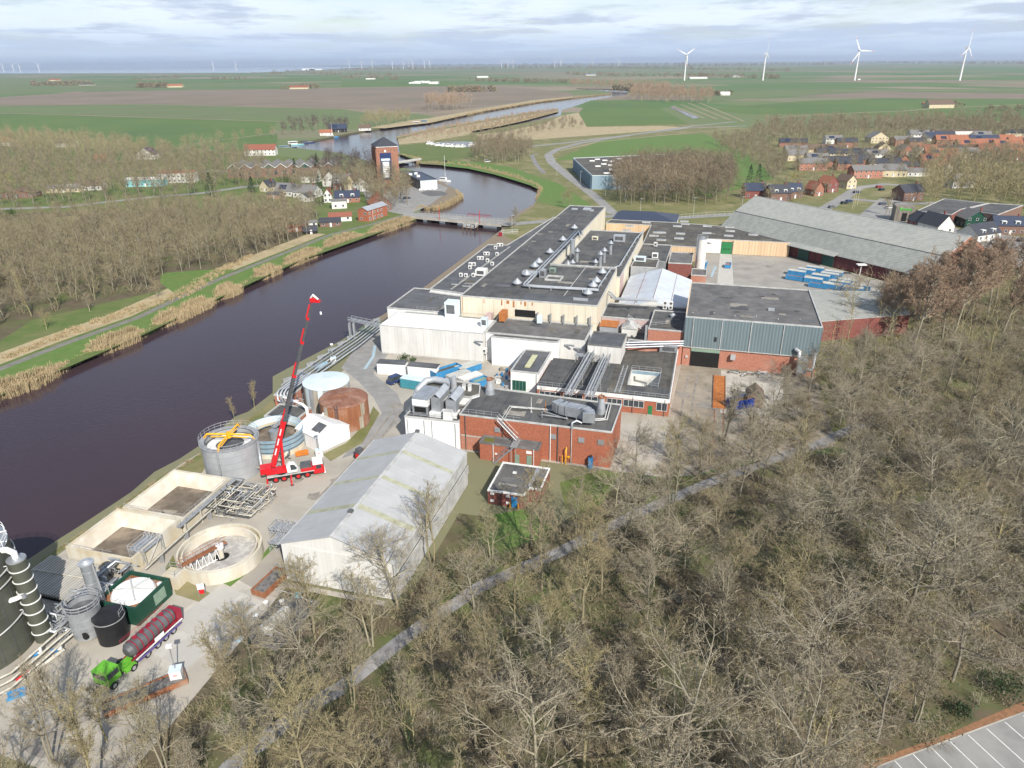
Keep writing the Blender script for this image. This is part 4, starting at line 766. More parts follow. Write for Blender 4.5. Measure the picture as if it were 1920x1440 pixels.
sbox(bh, 'concrete_band', 'concrete', -44.0, -39.4, 119.7, 119.79, 3.1, 3.4); sbox(bh, 'lower_brick', 'brick_pale', -44.0, -39.3, 119.7, 119.78, .1, 3.08)
handrail(bh, [(-44, 120.2, H - .1), (-36.0, 120.2, H - .1)]); handrail(bh, [(-34.6, 120.2, H - .1), (-31.6, 120.2, H - .1)])
MB(site).tube([(-35.4, 120.2, H), (-35.4, 125.6, H), (-26.5, 126.3, H)], .1, 4).tube([(-34.9, 120.2, H), (-34.9, 125.2, H), (-26.5, 125.9, H)], .1, 4).build('roof_cable', 'coping', bh)
MB(site).tube([(-15.9, 131, H + .2), (-15.7, 124.6, H + .2), (-17.6, 123.8, H + .2)], .12, 6).tube([(-15.4, 131, H + .2), (-15.2, 124.2, H + .2), (-17.4, 123.2, H + .2)], .12, 6).build('roof_pipe', 'coping', bh)
ms = thing('roof_mast', 'thin white mast on the brick hall roof', 'mast', W(-30.5, 124.3, H - .2)); MB(site).cyl(-30.5, 124.3, H - .2, H + 3.2, .06, .04, 6).build('shaft', 'frame_white', ms); MB(site).cyl(-30.5, 124.3, H - .2, H, .3, .3, 8).build('foot', 'galv', ms)
ms = thing('roof_mast', 'thin rusty mast on the brick hall roof', 'mast', W(-27.6, 124.4, H - .2)); MB(site).cyl(-27.6, 124.4, H - .2, H + 2.6, .08, .06, 6).build('shaft', 'rust_orange', ms); MB(site).cyl(-27.6, 124.4, H - .2, H, .5, .5, 8).build('foot', 'felt', ms)
def cone_vent(a, b_, z, r, h_, label):
    t_ = thing('exhaust_stack', label, 'exhaust', W(a, b_, z)); MB(site).cyl(a, b_, z - .2, z + h_ * .3, r * 1.3, r * 1.05, 16).build('base', 'steel', t_); MB(site).cyl(a, b_, z + h_ * .3, z + h_, r, r * .75, 16).build('shaft', 'steel_light', t_); MB(site).ring(a, b_, z + h_, z + h_ + .35, r * .85, r * .7, 16).build('rim', 'rust', t_)
cone_vent(-41.2, 130.9, H, .85, 3.0, 'tapered silver exhaust stack at the back left of the brick hall roof'); cone_vent(-16.9, 127.6, H, .8, 3.2, 'silver exhaust stack at the right end of the brick hall roof')
# curved galvanised duct
du = thing('roof_duct', 'big bent galvanised duct on legs at the right end of the brick hall roof', 'duct', W(-20, 122, H))
segs = [(-25.6, 125.4), (-24.4, 124.4), (-23.2, 124.0), (-22.0, 123.8), (-20.8, 123.6), (-19.7, 123.3), (-18.9, 122.7), (-18.4, 121.8), (-18.3, 120.9)]
for i in range(len(segs) - 1):
    (x0, y0_), (x1, y1_) = segs[i], segs[i + 1]; d = Vector((x1 - x0, y1_ - y0_)).normalized(); nn = Vector((-d.y, d.x)) * 1.15; zt = H + 2.7; zb_ = H + .7
    MB(site).add([(x0 + nn.x, y0_ + nn.y, zb_), (x0 - nn.x, y0_ - nn.y, zb_), (x0 - nn.x, y0_ - nn.y, zt), (x0 + nn.x, y0_ + nn.y, zt), (x1 + nn.x, y1_ + nn.y, zb_), (x1 - nn.x, y1_ - nn.y, zb_), (x1 - nn.x, y1_ - nn.y, zt), (x1 + nn.x, y1_ + nn.y, zt)],
                 [(0, 1, 2, 3), (7, 6, 5, 4), (0, 4, 5, 1), (1, 5, 6, 2), (2, 6, 7, 3), (3, 7, 4, 0)]).build('duct_section', 'steel', du)
for q in ((-25, 124.4), (-23, 123), (-21, 122.6), (-23, 125)): MB(site).cyl(q[0], q[1], H - .2, H + .8, .1, .1, 4).build('leg', 'galv', du)
MB(site).tube([(-28, 122.4, H + .6), (-22.6, 122.4, H + .4)], .12, 6).tube([(-27.8, 123.4, H + .9), (-22.6, 121.9, H + .5)], .1, 6).tube([(-27.8, 122.2, H), (-27.8, 122.2, H + 1.4)], .1, 6).build('tie_rod', 'galv', du)
MB(site).tube([(-21.3, 119.6, H - .3), (-21.3, 119.8, H + .9), (-20.6, 120.6, H + 1.1), (-19.6, 120.8, H + .6)], .2, 8).build('vent_pipe', 'steel', bh)
# white block
wbk = flat_building('white_plant_block', 'white plant block with roof railings and silver ducts, left of the brick hall', 'factory block', [(-55.8, 118.9), (-44.3, 119.3), (-44.3, 127), (-55.8, 127)], 6.5, 'white', 'felt', par=.3)
ph = flat_building('plant_penthouse', 'dark roofed white penthouse behind the ducts of the white plant block', 'factory block', [(-56.4, 127.1), (-44.3, 127.1), (-42.9, 129), (-44.3, 134), (-56.4, 134.6)], 8.4, 'white', 'felt_brown')
for i, x in enumerate((-55.2, -51.6, -50.0, -45)): MB(site).cyl(x, 118.75 + i * .12, 0, 6.0, .06, .06, 6).build('downpipe', 'steel', wbk)
handrail(wbk, [(-55.6, 126, 6.3), (-55.6, 119.3, 6.3), (-44.6, 119.6, 6.3)])
ah = thing('air_handler', 'large white and silver air handler with dark intake on the white plant block', 'air handling unit', W(-53, 121.5, 6.4))
sbox(ah, 'casing', 'frame_white', -54.6, -51.2, 120.4, 126.9, 8.4, 9.8); sbox(ah, 'top_duct', 'steel', -54.6, -51.2, 120.4, 127, 9.8, 9.95); sbox(ah, 'intake', 'shadow_void', -54.2, -51.6, 120.38, 120.5, 6.7, 8.2)
MB(site).box(-54.6, -54.2, 120.3, 120.6, 6.3, 8.4).box(-51.6, -51.2, 120.3, 120.6, 6.3, 8.4).box(-54.2, -51.6, 120.3, 120.6, 8.2, 8.4).box(-54.2, -51.6, 120.3, 120.6, 6.3, 6.7).build('intake_frame', 'steel', ah); sbox(ah, 'lower_casing', 'steel_dark', -54.6, -51.2, 120.6, 124, 6.3, 8.4)
for lb, x0, x1, y0_, zt in (('narrow silver gabled duct beside the white air handler', -50.6, -48.6, 121.4, 10.4), ('wide silver hooded duct nearest the brick hall', -47.6, -45.4, 121.8, 10.0)):
    t_ = thing('roof_duct', lb, 'duct', W((x0 + x1) / 2, y0_, 6.4)); xm = (x0 + x1) / 2; sbox(t_, 'base_box', 'frame_white', x0 - .3, x1 + .2, y0_ - 1.2, y0_ + 1.2, 6.2, 7.3)
    sbox(t_, 'riser', 'steel', x0, x1, y0_ - .6, y0_ + 1.4, 7.3, zt); MB(site).slab([(x0, y0_ - .7, zt), (xm, y0_ - .7, zt + .9), (xm, y0_ + 5, zt + .9), (x0, y0_ + 5, zt)], .1).slab([(xm, y0_ - .7, zt + .9), (x1, y0_ - .7, zt), (x1, y0_ + 5, zt), (xm, y0_ + 5, zt + .9)], .1).build('hood', 'steel_light', t_); sbox(t_, 'back_duct', 'steel', x0 + .05, x1 - .05, y0_ + 1.4, y0_ + 4.9, zt - 1.4, zt)
t_ = thing('cabinet', 'white cabinet standing at the railing of the white plant block', 'cabinet', W(-46.7, 119.9, 6.4)); sbox(t_, 'body', 'frame_white', -47.6, -45.8, 119.45, 120.5, 6.2, 8.3); sbox(t_, 'lid', 'coping', -47.65, -45.75, 119.4, 120.55, 8.3, 8.36)
t_ = thing('curved_duct', 'thick silver duct bending over the penthouse roof', 'duct', W(-54, 130, 8.4)); MB(site).tube([(-57, 127.4, 6.4), (-56.6, 128.6, 8.2), (-55.4, 130.6, 9.4), (-53.6, 131.2, 9.6), (-50.6, 131.0, 9.4), (-49.6, 130.2, 9.2)], .7, 12).build('duct', 'steel_light', t_); MB(site).cyl(-48.9, 129.8, 8.2, 11.4, .7, .55, 14).build('stack', 'steel_light', t_); MB(site).cyl(-48.9, 129.8, 8.1, 8.5, 1.0, .8, 14).build('stack_foot', 'steel', t_)
for x in (-46.9, -45.6): t_ = thing('roof_cowl', 'small white upright box cowl on the dark penthouse roof', 'roof vent', W(x, 130.5, 8.2), 'white box cowls on the penthouse'); sbox(t_, 'body', 'frame_white', x - .3, x + .3, 130.2, 130.9, 8.1, 9.4); sbox(t_, 'cap', 'coping', x - .35, x + .35, 130.1, 131, 9.4, 9.5)
# annex, stairs, substation
an = flat_building('brick_annex', 'low brick annex with mossy gravel roof against the brick hall', 'annex', [(-39.1, 116.7), (-27.2, 116.7), (-27.2, 119.6), (-39.1, 119.6)], 4, 'brick_red', 'felt_light', cop='coping_dark')
sbox(an, 'moss_patch', 'moss', -38.6, -36.6, 117.2, 119.2, 3.7, 3.75)
for x in (-36.3, -28.1): MB(site).cyl(x, 116.55, 0, 3.9, .07, .07, 6).build('downpipe', 'frame_white', an)
sbox(an, 'door', 'sage', -31.9, -31.0, 116.6, 116.69, .1, 2.2); sbox(an, 'door', 'sage', -29.5, -28.5, 116.6, 116.69, .1, 2.3); sbox(an, 'sign', 'frame_white', -29.6, -28.5, 116.62, 116.69, 2.7, 3.3); sbox(an, 'sign', 'frame_white', -36.0, -35.5, 116.62, 116.69, 1.6, 1.9)
stairs('upper blue grey steel stair flight from the brick hall roof to the annex', (-36.0, 119.3, 8.0), (-31.9, 118.4, 4.6), .9); stairs('lower steel stair flight down the annex wall', (-31.9, 116.1, 4.2), (-35.9, 115.9, .1), .9)
t_ = thing('stair_landing', 'small railed steel landing on the annex roof edge', 'landing', W(-32, 117.3, 4)); sbox(t_, 'deck', 'galv', -32.6, -31.3, 115.6, 118.7, 4.25, 4.33); handrail(t_, [(-31.3, 115.7, 4.3), (-31.3, 118.6, 4.3)])
for q in ((-32.4, 115.8), (-31.5, 115.8)): MB(site).cyl(q[0], q[1], 0, 4.3, .07, .07, 6).build('leg', 'galv', t_)
t_ = thing('blue_cylinder', 'upright blue gas cabinet against the brick hall', 'cabinet', W(-17.3, 119, 0)); MB(site).box(-17.7, -16.9, 118.7, 119.5, 0, 2.3).build('body', 'door_blue', t_); MB(site).cyl(-17.3, 119.1, 2.3, 2.8, .35, .15, 10).build('top', 'black', t_)
t_ = thing('gas_pipe', 'yellow gas standpipe at the foot of the brick wall', 'pipe', W(-22.6, 118.9, 0)); MB(site).tube([(-22.9, 119, 0), (-22.9, 119, 2.0)], .09, 6).tube([(-22.2, 119, 0), (-22.2, 119, 3.4), (-22.2, 119.5, 3.5)], .11, 6).build('pipe', 'yellow', t_); MB(site).box(-21.9, -21.4, 118.9, 119.2, 1.6, 1.9).build('valve_box', 'yellow', t_)
ss = flat_building('substation', 'small brown brick substation with gravel roof and a blue door', 'substation', [(-33, 102.2), (-26.3, 102.2), (-25.9, 104.7), (-23.9, 104.7), (-23.9, 112.2), (-33, 112.2)], 2.9, 'brick_dark', 'felt_light', cop='frame_white', par=.3)
sbox(ss, 'roof_membrane', 'felt', -32.3, -26.4, 107.6, 111.9, 2.65, 2.72); sbox(ss, 'roof_gutter', 'steel', -26.4, -25.6, 105, 111.9, 2.65, 2.8)
sbox(ss, 'door', 'door_blue', -28.6, -27.5, 102.08, 102.18, .05, 2.2); MB(site).box(-28.85, -28.75, 101.6, 102.15, 0, 1.1).box(-27.35, -27.25, 101.6, 102.15, 0, 1.1).build('guard', 'yellow', ss)
for x, z in ((-32.5, 2.0), (-32.5, .5), (-29.6, 1.9), (-29.6, .5)): sbox(ss, 'vent_panel', 'frame_white', x, x + .7, 102.1, 102.18, z, z + .5)
for x in (-31.1, -30.8, -30.5): MB(site).cyl(x, 102.05, 0, 2.6, .04, .04, 5).build('cable_duct', 'steel_dark', ss)
sbox(ss, 'roof_vent', 'frame_white', -30.2, -29.5, 108.8, 109.3, 2.7, 2.95)
# --- big white portal shed
sf = site; x0, x1, y0, y1, he, hr, xr = -57.0, -38.6, 74.5, 107.2, 6.9, 9.9, -47.9
bs = thing('white_shed', 'long white ribbed shed with pale grey gable roof and rooflight strips in the foreground', 'shed', W(-48, 90, 0))
MB(sf).box(x0 + .25, x1 - .25, y0 + .15, y1 - .15, 0, he - .1).build('wall', 'hall_wall', bs)
MB(sf).add([(x0 + .2, y0 + .12, he - .1), (xr, y0 + .12, hr - .15), (x1 - .2, y0 + .12, he - .1), (x0 + .2, y1 - .12, he - .1), (xr, y1 - .12, hr - .15), (x1 - .2, y1 - .12, he - .1)], [(0, 2, 1), (3, 4, 5)]).build('gable', 'hall_wall', bs)
for i in range(16): sbox(bs, 'wall_panel', 'hall_wall', x0 + .3 + i * 1.12, x0 + .3 + i * 1.12 + 1.1, y0, y0 + .12, .1, he - .15)
bays = [0, .235, .27, .50, .53, .76, .79, 1.0]
for (xa, za, xb, zb) in ((x0, he, xr, hr), (xr, hr, x1, he)):
    for k in range(7):
        ya, yb = y0 - .2 + (y1 - y0 + .4) * bays[k], y0 - .2 + (y1 - y0 + .4) * bays[k + 1]
        if k % 2: MB(sf).slab([(xa, ya, za), (xb, ya, zb), (xb, yb, zb), (xa, yb, za)] , .06).build('rooflight', 'rooflight', bs)
        else:
            n_ = 4
            for j in range(n_):
                a, c = ya + (yb - ya) * j / n_ + .01, ya + (yb - ya) * (j + 1) / n_ - .01; MB(sf).slab([(xa, a, za), (xb, a, zb), (xb, c, zb), (xa, c, za)], .1).build('roof_panel', 'hall_roof', bs)
MB(sf).box(xr - .25, xr + .25, y0 - .25, y1 + .25, hr - .02, hr + .1).build('ridge_cap', 'coping', bs)
MB(sf).tube([(x0 - .1, y0 - .2, he - .1), (x0 - .1, y1 + .2, he - .1)], .12, 6).build('gutter', 'coping', bs); MB(sf).tube([(x1 + .1, y0 - .2, he - .1), (x1 + .1, y1 + .2, he - .1)], .12, 6).build('gutter', 'coping', bs)
for y in (80.5, 107): sbox(bs, 'ridge_vent', 'steel_dark', xr - .35, xr + .35, y - .3, y + .3, hr + .1, hr + .5)
MB(sf).box(x1, x1 + .15, y0, y1, .1, 2.2).box(x1 + .2, x1 + .35, y0, y1, 2.5, 4.2).box(x1, x1 + .15, y0, y1, 4.5, 6.6).build('side_louvre', 'coping', bs)
# wall row of white kiosks, containers
def gable_hut(name, label, cat, fr, x0, x1, y0, y1, he, hr, wall, roof, axis='y', group=None, door=None, win=None, over=.25):
    cxx, cyy = (x0 + x1) / 2, (y0 + y1) / 2; t_ = thing(name, label, cat, fr((cxx, cyy, 0)), group)
    MB(fr).box(x0, x1, y0, y1, 0, he).build('wall', wall, t_); o_ = over
    if axis == 'y':
        MB(fr).add([(x0, y0, he), (cxx, y0, hr), (x1, y0, he), (x0, y1, he), (cxx, y1, hr), (x1, y1, he)], [(0, 2, 1), (3, 4, 5)]).build('gable', wall, t_)
        k = o_ * (hr - he) / (cxx - x0)
        for sg, xe in ((-1, x0), (1, x1)): MB(fr).slab([(xe + sg * o_, y0 - o_, he - k + .06), (cxx, y0 - o_, hr + .06), (cxx, y1 + o_, hr + .06), (xe + sg * o_, y1 + o_, he - k + .06)], .1).build('roof', roof, t_)
    else:
        MB(fr).add([(x0, y0, he), (x0, cyy, hr), (x0, y1, he), (x1, y0, he), (x1, cyy, hr), (x1, y1, he)], [(0, 1, 2), (3, 5, 4)]).build('gable', wall, t_)
        k = o_ * (hr - he) / (cyy - y0)
        for sg, ye in ((-1, y0), (1, y1)): MB(fr).slab([(x0 - o_, ye + sg * o_, he - k + .06), (x1 + o_, ye + sg * o_, he - k + .06), (x1 + o_, cyy, hr + .06), (x0 - o_, cyy, hr + .06)], .1).build('roof', roof, t_)
    if door: MB(fr).box(door[0], door[1], y0 - .08, y0, 0, 2.1).build('door', door[2], t_)
    return t_
def kiosk(lb, pxl, pxr, pxb):
    a, b_ = P(*pxl), P(*pxr); d = Vector((b_[0] - a[0], b_[1] - a[1])); ln = d.length; f = frame(a[0], a[1], 0, math.degrees(math.atan2(d.y, d.x)))
    t_ = thing('transformer_kiosk', lb, 'kiosk', a); MB(f).box(0, ln, 0, 2.6, 0, 2.9).build('body', 'white', t_); MB(f).box(-.1, ln + .1, -.1, 2.7, 2.9, 3.05).build('roof', 'felt_grey', t_)
    for i in range(3): MB(f).box(.3 + i * ln / 3, ln / 3 - .1 + i * ln / 3, -.03, -.001, .2, 2.6).build('door', 'white', t_)
kiosk('left white windowless kiosk with grey flat roof in front of the warehouse', (708, 701), (760, 704), 0); kiosk('right white windowless kiosk with grey flat roof beside the blue skips', (765, 706), (819, 711), 0)
t_ = thing('container', 'teal shipping style container with two doors next to the parked dark car', 'container', P(751, 727)); f = frame(*P(751, 727), -22)
MB(f).box(0, 6.0, 0, 2.5, .1, 2.5).build('body', 'bin_teal', t_); MB(f).box(-.03, 6.03, -.03, 2.53, 2.5, 2.58).build('roof', 'pale_blue', t_)
for i in range(4): MB(f).box(.1 + 1.48 * i, 1.5 + 1.48 * i, -.06, -.005, .2, 2.4).build('door', 'bin_teal', t_)
def skip(lb, p, ang, l_, w_, h_, m_='bin_blue', lid=None, fill=None, group=None, cat='skip', name='skip_container'):
    x, y, _ = P(*p); f = frame(x, y, 0, ang); t_ = thing(name, lb, cat, (x, y, 0), group); b_ = MB(f)
    b_.box(0, l_, 0, .1, .15, h_).box(0, l_, w_ - .1, w_, .15, h_).box(0, .1, .1, w_ - .1, .15, h_).box(l_ - .1, l_, .1, w_ - .1, .15, h_); b_.build('side', m_, t_)
    MB(f).box(.1, l_ - .1, .1, w_ - .1, .1, .25).build('floor', 'steel_dark', t_); r_ = MB(f)
    n_ = max(3, int(l_ / .9))
    for i in range(n_ + 1): r_.box(i * (l_ - .08) / n_, i * (l_ - .08) / n_ + .08, -.06, 0, .15, h_ - .1).box(i * (l_ - .08) / n_, i * (l_ - .08) / n_ + .08, w_, w_ + .06, .15, h_ - .1)
    r_.build('rib', m_, t_)
    if lid: MB(f).box(-.03, l_ + .03, -.03, w_ + .03, h_, h_ + .1).build('cover', lid, t_)
    if fill: MB(f).box(.1, l_ - .1, .1, w_ - .1, .3, h_ * .75).build('load', fill, t_)
    return t_
skip('largest blue open skip with wooden far side between the white kiosk and the covered tanks', (818, 716), 40, 8, 2.5, 2.3, fill='felt_brown'); skip('blue edged flat covered tank behind the lidded tanks', (866, 706), 42, 6.5, 3, 1.8, lid='lid')
skip('grey lidded waste tank nearest the brick hall roof', (848, 722), 42, 6, 2.6, 1.8, lid='lid', m_='coping'); skip('cream lidded waste tank right of the grey lidded one', (870, 726), 42, 6, 2.6, 1.7, lid='render_white', m_='coping'); skip('small open blue skip beside the cream lidded tank', (893, 730), 42, 4.5, 2.4, 1.7, fill='sage')
skip('rusty open skip heaped with rubble beside the concrete road', (497, 1124), 68, 5.6, 2.4, 1.2, m_='rust', fill='scrap'); skip('low rusty open trough with white sheeting beside the woodland edge', (198, 1349), 34, 9.5, 2.2, .9, m_='rust', fill='scrap')
skip('dark blue skip full of wood in front of the little brick hut', (1374, 772), 22, 6.3, 2.6, 2.3, m_='bin_navy', fill='wood_brown')
skip('upper blue skip left of the yard beside the white silo', (1369, 504), 70, 4, 2, 1.5, fill='rust_orange', lid=None); skip('lower blue skip left of the yard beside the white silo', (1321, 509), 70, 4.6, 2.2, 1.6, fill='steel_dark'); skip('white and blue covered skip right behind the lower one by the silo', (1324, 500), 70, 4.5, 2.2, 1.6, lid='coping')
b0 = P(1472, 526)
yd = [(1472, 524, 'open dark'), (1476, 515, 1), (1494, 512, 1), (1510, 508, 1), (1506, 529, 1), (1520, 523, 1), (1537, 520, 1), (1545, 516, 1), (1515, 538, 'open'), (1541, 540, 1), (1556, 535, 1), (1570, 532, 1), (1580, 546, 1), (1594, 542, 1)]
for i, (x, y, k) in enumerate(yd):
    lb = 'open topped blue skip at the left corner of the yard group' if i == 0 else 'open topped blue skip at the front of the yard group' if k == 'open' else 'blue roll off skip with pale grey cover parked in the yard group'
    skip(lb, (x, y), -34, 6.0, 2.5, 1.7, lid=None if isinstance(k, str) else 'lid', fill='rust' if isinstance(k, str) else None, group=None if isinstance(k, str) else 'covered blue skips in the yard')
hut = gable_hut('brick_hut', 'little brick hut with steep dark tiled roof behind the dark blue skip', 'hut', frame(*P(1398, 762), -15.5), 0, 3.6, 0, 4.4, 2.6, 4.2, 'brick_brown', 'tile_brown')
MB(frame(*P(1398, 762), -15.5)).box(.5, 1.3, -.06, 0, .9, 1.9).build('window', 'glass', hut)
t_ = thing('steel_ramp', 'long rusty orange steel plate lying in front of the open doorway', 'steel plate', W(2.5, 160, 0)); MB(site).box(5.3, 8.0, 152, 171, .02, .12).build('plate', 'rust_orange', t_); MB(site).box(5.2, 5.3, 152, 171, .02, .3).box(8.0, 8.1, 152, 171, .02, .3).build('edge', 'rust', t_)
ribbon('rail_groove', 'rust', [W(5.7, 152)[:2], W(5.7, 134)[:2]], .25, .03, world=True); ribbon('rail_groove', 'rust', [W(7.6, 152)[:2], W(7.6, 134)[:2]], .25, .03, world=True)
rng = random.Random(3)
for i in range(26):
    a, bb = rng.uniform(9.5, 22), rng.uniform(172.5, 175.4); t_ = MB(frame(*W(a, bb, 0), rng.uniform(-60, 40))).box(-rng.uniform(.6, 1.6), rng.uniform(.6, 1.6), -.15, .15, .05 + rng.random() * .3, .2 + rng.random() * .5).build('scrap_beam', rng.choice(['scrap', 'coping', 'galv', 'wood']), None)
    tag(t_, 'loose beam in the scrap row along the brick base of the teal hall', 'scrap', 'scrap beams along the brick wall')

# patched felt, moss and puddles on the flat roofs
rng = random.Random(15)
for t_, a0, a1, b0, b1, z in ((hall, -62, -50, 182, 300, 13.13), (hall, -46, -28, 186, 214, 13.13), (r2, -44, -26, 220, 280, 10.53), (gh, -1, 28, 178, 205, 13.03), (bh, -43, -27, 121, 131, 7.78), (mid, -52, -28, 168, 177, 7.73), (wing, -79, -66, 200, 255, 8.73), (fl, -85, -66, 181, 192, 7.73), (bigr, -20, 5, 290, 318, 5.75), (bw, -11, -4, 179, 190, 8.73), (ss, -32, -27, 103, 107, 2.68), (off_, -33, -19, 147, 161, 4.06)):
    for i in range(max(5, int((a1 - a0) * (b1 - b0) / 42))):
        x, y = rng.uniform(a0, a1 - 2), rng.uniform(b0, b1 - 2); w_, d_ = rng.choice(((1.1, 3.2), (3.5, 1.1), (1.8, 1.4), (.7, .7), (4.5, 2.2))); sbox(t_, 'felt_patch', rng.choice(('felt', 'felt_brown', 'felt_grey', 'stain')), x, min(a1, x + w_), y, min(b1, y + d_), z, z + .035 + .004 * (i % 7))
# drums, pallets and crates between the skips and the small office
cl = []
for i in range(26):
    a, bb = rng.uniform(-47.5, -42.5), rng.uniform(150, 162.5)
    if any(math.hypot(a - p[0], bb - p[1]) < 1.0 for p in cl): continue
    cl.append((a, bb)); k = i % 3; x, y, z = W(a, bb); f = frame(x, y, 0, rng.uniform(0, 90)); m_ = rng.choice(('bin_blue', 'frame_white', 'wood', 'red', 'steel', 'coping'))
    if k == 0: t_ = thing('drum', 'drum standing in the clutter beside the small white office', 'drum', (x, y, 0), 'clutter beside the small office'); MB(f).cyl(0, 0, 0, .9, .3, n=12).build('body', rng.choice(('bin_blue', 'door_blue')), t_); MB(f).ring(0, 0, .88, .94, .31, .26, 12).build('rim', 'steel_dark', t_)
    elif k == 1: t_ = thing('crate', 'open crate in the clutter beside the small white office', 'crate', (x, y, 0), 'clutter beside the small office'); MB(f).box(-.6, .6, -.5, -.45, .1, .8).box(-.6, .6, .45, .5, .1, .8).box(-.6, -.55, -.45, .45, .1, .8).box(.55, .6, -.45, .45, .1, .8).build('side', m_, t_); MB(f).box(-.55, .55, -.45, .45, .1, .45).build('load', 'scrap', t_)
    else: t_ = thing('pallet', 'loaded pallet in the clutter beside the small white office', 'pallet', (x, y, 0), 'clutter beside the small office'); MB(f).box(-.6, .6, -.4, .4, .1, .16).box(-.6, -.5, -.4, .4, 0, .1).box(.5, .6, -.4, .4, 0, .1).build('deck', 'wood', t_); MB(f).box(-.5, .4, -.3, .35, .16, rng.uniform(.5, 1.1)).build('load', m_, t_)
# ================================================================== process plant on the river side
def xz(fr): return lambda p: fr((p[0], p[2], p[1]))                    # prism drawn in x,z and extruded along y
def wheel(fr, x, y, r, w_, root, hub='galv', name='wheel'):
    f = lambda p: fr((x + p[0], y + p[2], r + p[1])); t_ = MB(f).cyl(0, 0, -w_ / 2, w_ / 2, r, n=16).build(name, 'rubber', root)
    MB(f).cyl(0, 0, -w_ / 2 - .02, w_ / 2 + .02, r * .55, n=10).build('rim', hub, t_); return t_
def car(label, p, ang, m_='car0', group=None, kind='car', cat='car'):
    x, y, _ = P(*p); f = frame(x, y, 0, ang); t_ = thing('parked_car', label, cat, (x, y, 0), group); L_ = 4.4 if kind == 'car' else 5.2; hh = 1.45 if kind == 'car' else 2.0
    MB(xz(f)).prism([(-L_ / 2, .3), (L_ / 2, .3), (L_ / 2, .75), (L_ * .3, .95), (-L_ / 2, .98)], -.88, .88).build('body', m_, t_)
    MB(xz(f)).prism([(-L_ * .47, .97), (L_ * .28, .94), (L_ * .12, hh - .06), (-L_ * .38, hh - .06)], -.78, .78).build('window', 'glass', t_)
    MB(xz(f)).prism([(-L_ * .39, hh - .07), (L_ * .13, hh - .07), (L_ * .11, hh), (-L_ * .37, hh)], -.76, .76).build('roof', m_, t_)
    for sx_ in (-1, 1):
        for sy_ in (-1, 1): wheel(f, sx_ * L_ * .31, sy_ * .8, .32, .2, t_)
    for sy_ in (-.65, .65): MB(f).box(L_ / 2 - .03, L_ / 2 + .02, sy_ - .18, sy_ + .18, .55, .72).build('headlight', 'frame_white', t_)
    return t_
def plates(root, a, b_, r, z0, z1, rows, cols, mats, name='plate', gap=.006):
    for i in range(rows):
        for j in range(cols):
            th = 360 / cols; o_ = (i % 2) * th / 2; a0 = j * th + o_ + gap * 57; a1 = (j + 1) * th + o_ - gap * 57
            zz0, zz1 = z0 + (z1 - z0) * i / rows + .02, z0 + (z1 - z0) * (i + 1) / rows - .02
            MB(site).ring(a, b_, zz0, zz1, r + .03, r - .03, 3, a0, a1).build(name, mats[(i * 7 + j * 5 + (j // 3)) % len(mats)], root)
def circ(a, b_, r, z, n): return [(a + r * math.cos(6.28318 * t / n), b_ + r * math.sin(6.28318 * t / n), z) for t in range(n)]
# silver tank
st = thing('storage_tank', 'large open topped silver grey plate tank with yellow cross arms and rim railing', 'tank', W(-84.2, 100.8, 0)); a, b0, r = -84.2, 100.8, 5.2
MB(site).ring(a, b0, 0, 6.9, r - .03, r - .25, 64).build('shell', 'plate', st); plates(st, a, b0, r, .05, 6.85, 5, 16, ['plate'])
MB(site).cyl(a, b0, 5.4, 5.7, r - .26, n=48).build('inner_roof', 'steel_dark', st); MB(site).ring(a, b0, 5.75, 5.9, r - 1.0, r - 2.6, 48).build('inner_ring', 'frame_white', st)
MB(site).ring(a, b0, 6.9, 7.0, r + .25, r - .7, 64).build('rim_walkway', 'galv', st); MB(site).rail(circ(a, b0, r + .2, 7.0, 28), 1.1, 2, .04, True).build('handrail', 'galv', st)
MB(site).cyl(a, b0, 7.2, 8.4, .5, .3, 10).build('hub', 'yellow', st)
for k in range(4):
    t_ = rad(12 + 90 * k); c, s = math.cos(t_), math.sin(t_); b_ = MB(site); b_.bar((a, b0, 7.9), (a + 4.3 * c, b0 + 4.3 * s, 7.8), .32); b_.bar((a, b0, 7.4), (a + 3.6 * c, b0 + 3.6 * s, 7.2), .2); b_.bar((a + 4.2 * c, b0 + 4.2 * s, 7.8), (a + 5.0 * c, b0 + 5.0 * s, 6.9), .28); b_.build('cross_arm', 'yellow', st)
MB(site).tube([(-83, 95.3, 6.6), (-82.9, 95.2, 2.5), (-84.2, 94.6, .6)], .16, 8).build('overflow_pipe', 'steel', st); MB(site).tube([(-78.6, 101.6, 6.7), (-78.6, 101.4, 1.2), (-77.6, 100.4, .8)], .28, 8).build('riser_pipe', 'steel', st)
# blue clarifier
ct = thing('clarifier', 'open blue grey clarifier tank with pale inner wall beside the silver tank', 'clarifier', W(-82, 111.8, 0)); a, b0, r = -82, 111.8, 5.9
MB(site).ring(a, b0, 0, .9, r + .15, r - .1, 48).build('base_ring', 'concrete_wall', ct); MB(site).ring(a, b0, .9, 3.9, r, r - .12, 64).build('shell', 'tank_blue', ct); MB(site).ring(a, b0, .9, 3.85, r - .14, r - .22, 64).build('inner_wall', 'pale_blue', ct)
MB(site).ring(a, b0, 2.3, 2.5, r - .3, r - 1.3, 64).build('trough', 'tank_blue', ct); MB(site).ring(a, b0, 2.5, 3.0, r - 1.3, r - 1.4, 64).build('trough_wall', 'concrete_wall', ct)
MB(site).cyl(a, b0, .4, 1.6, r - .3, n=40).build('sludge_bed', 'mud', ct); MB(site).cyl(a, b0, 1.6, 3.4, 1.1, n=16).build('centre_well', 'steel', ct); MB(site).box(a - .5, a + .5, b0, b0 + r, 3.95, 4.1).build('walkway', 'galv', ct)
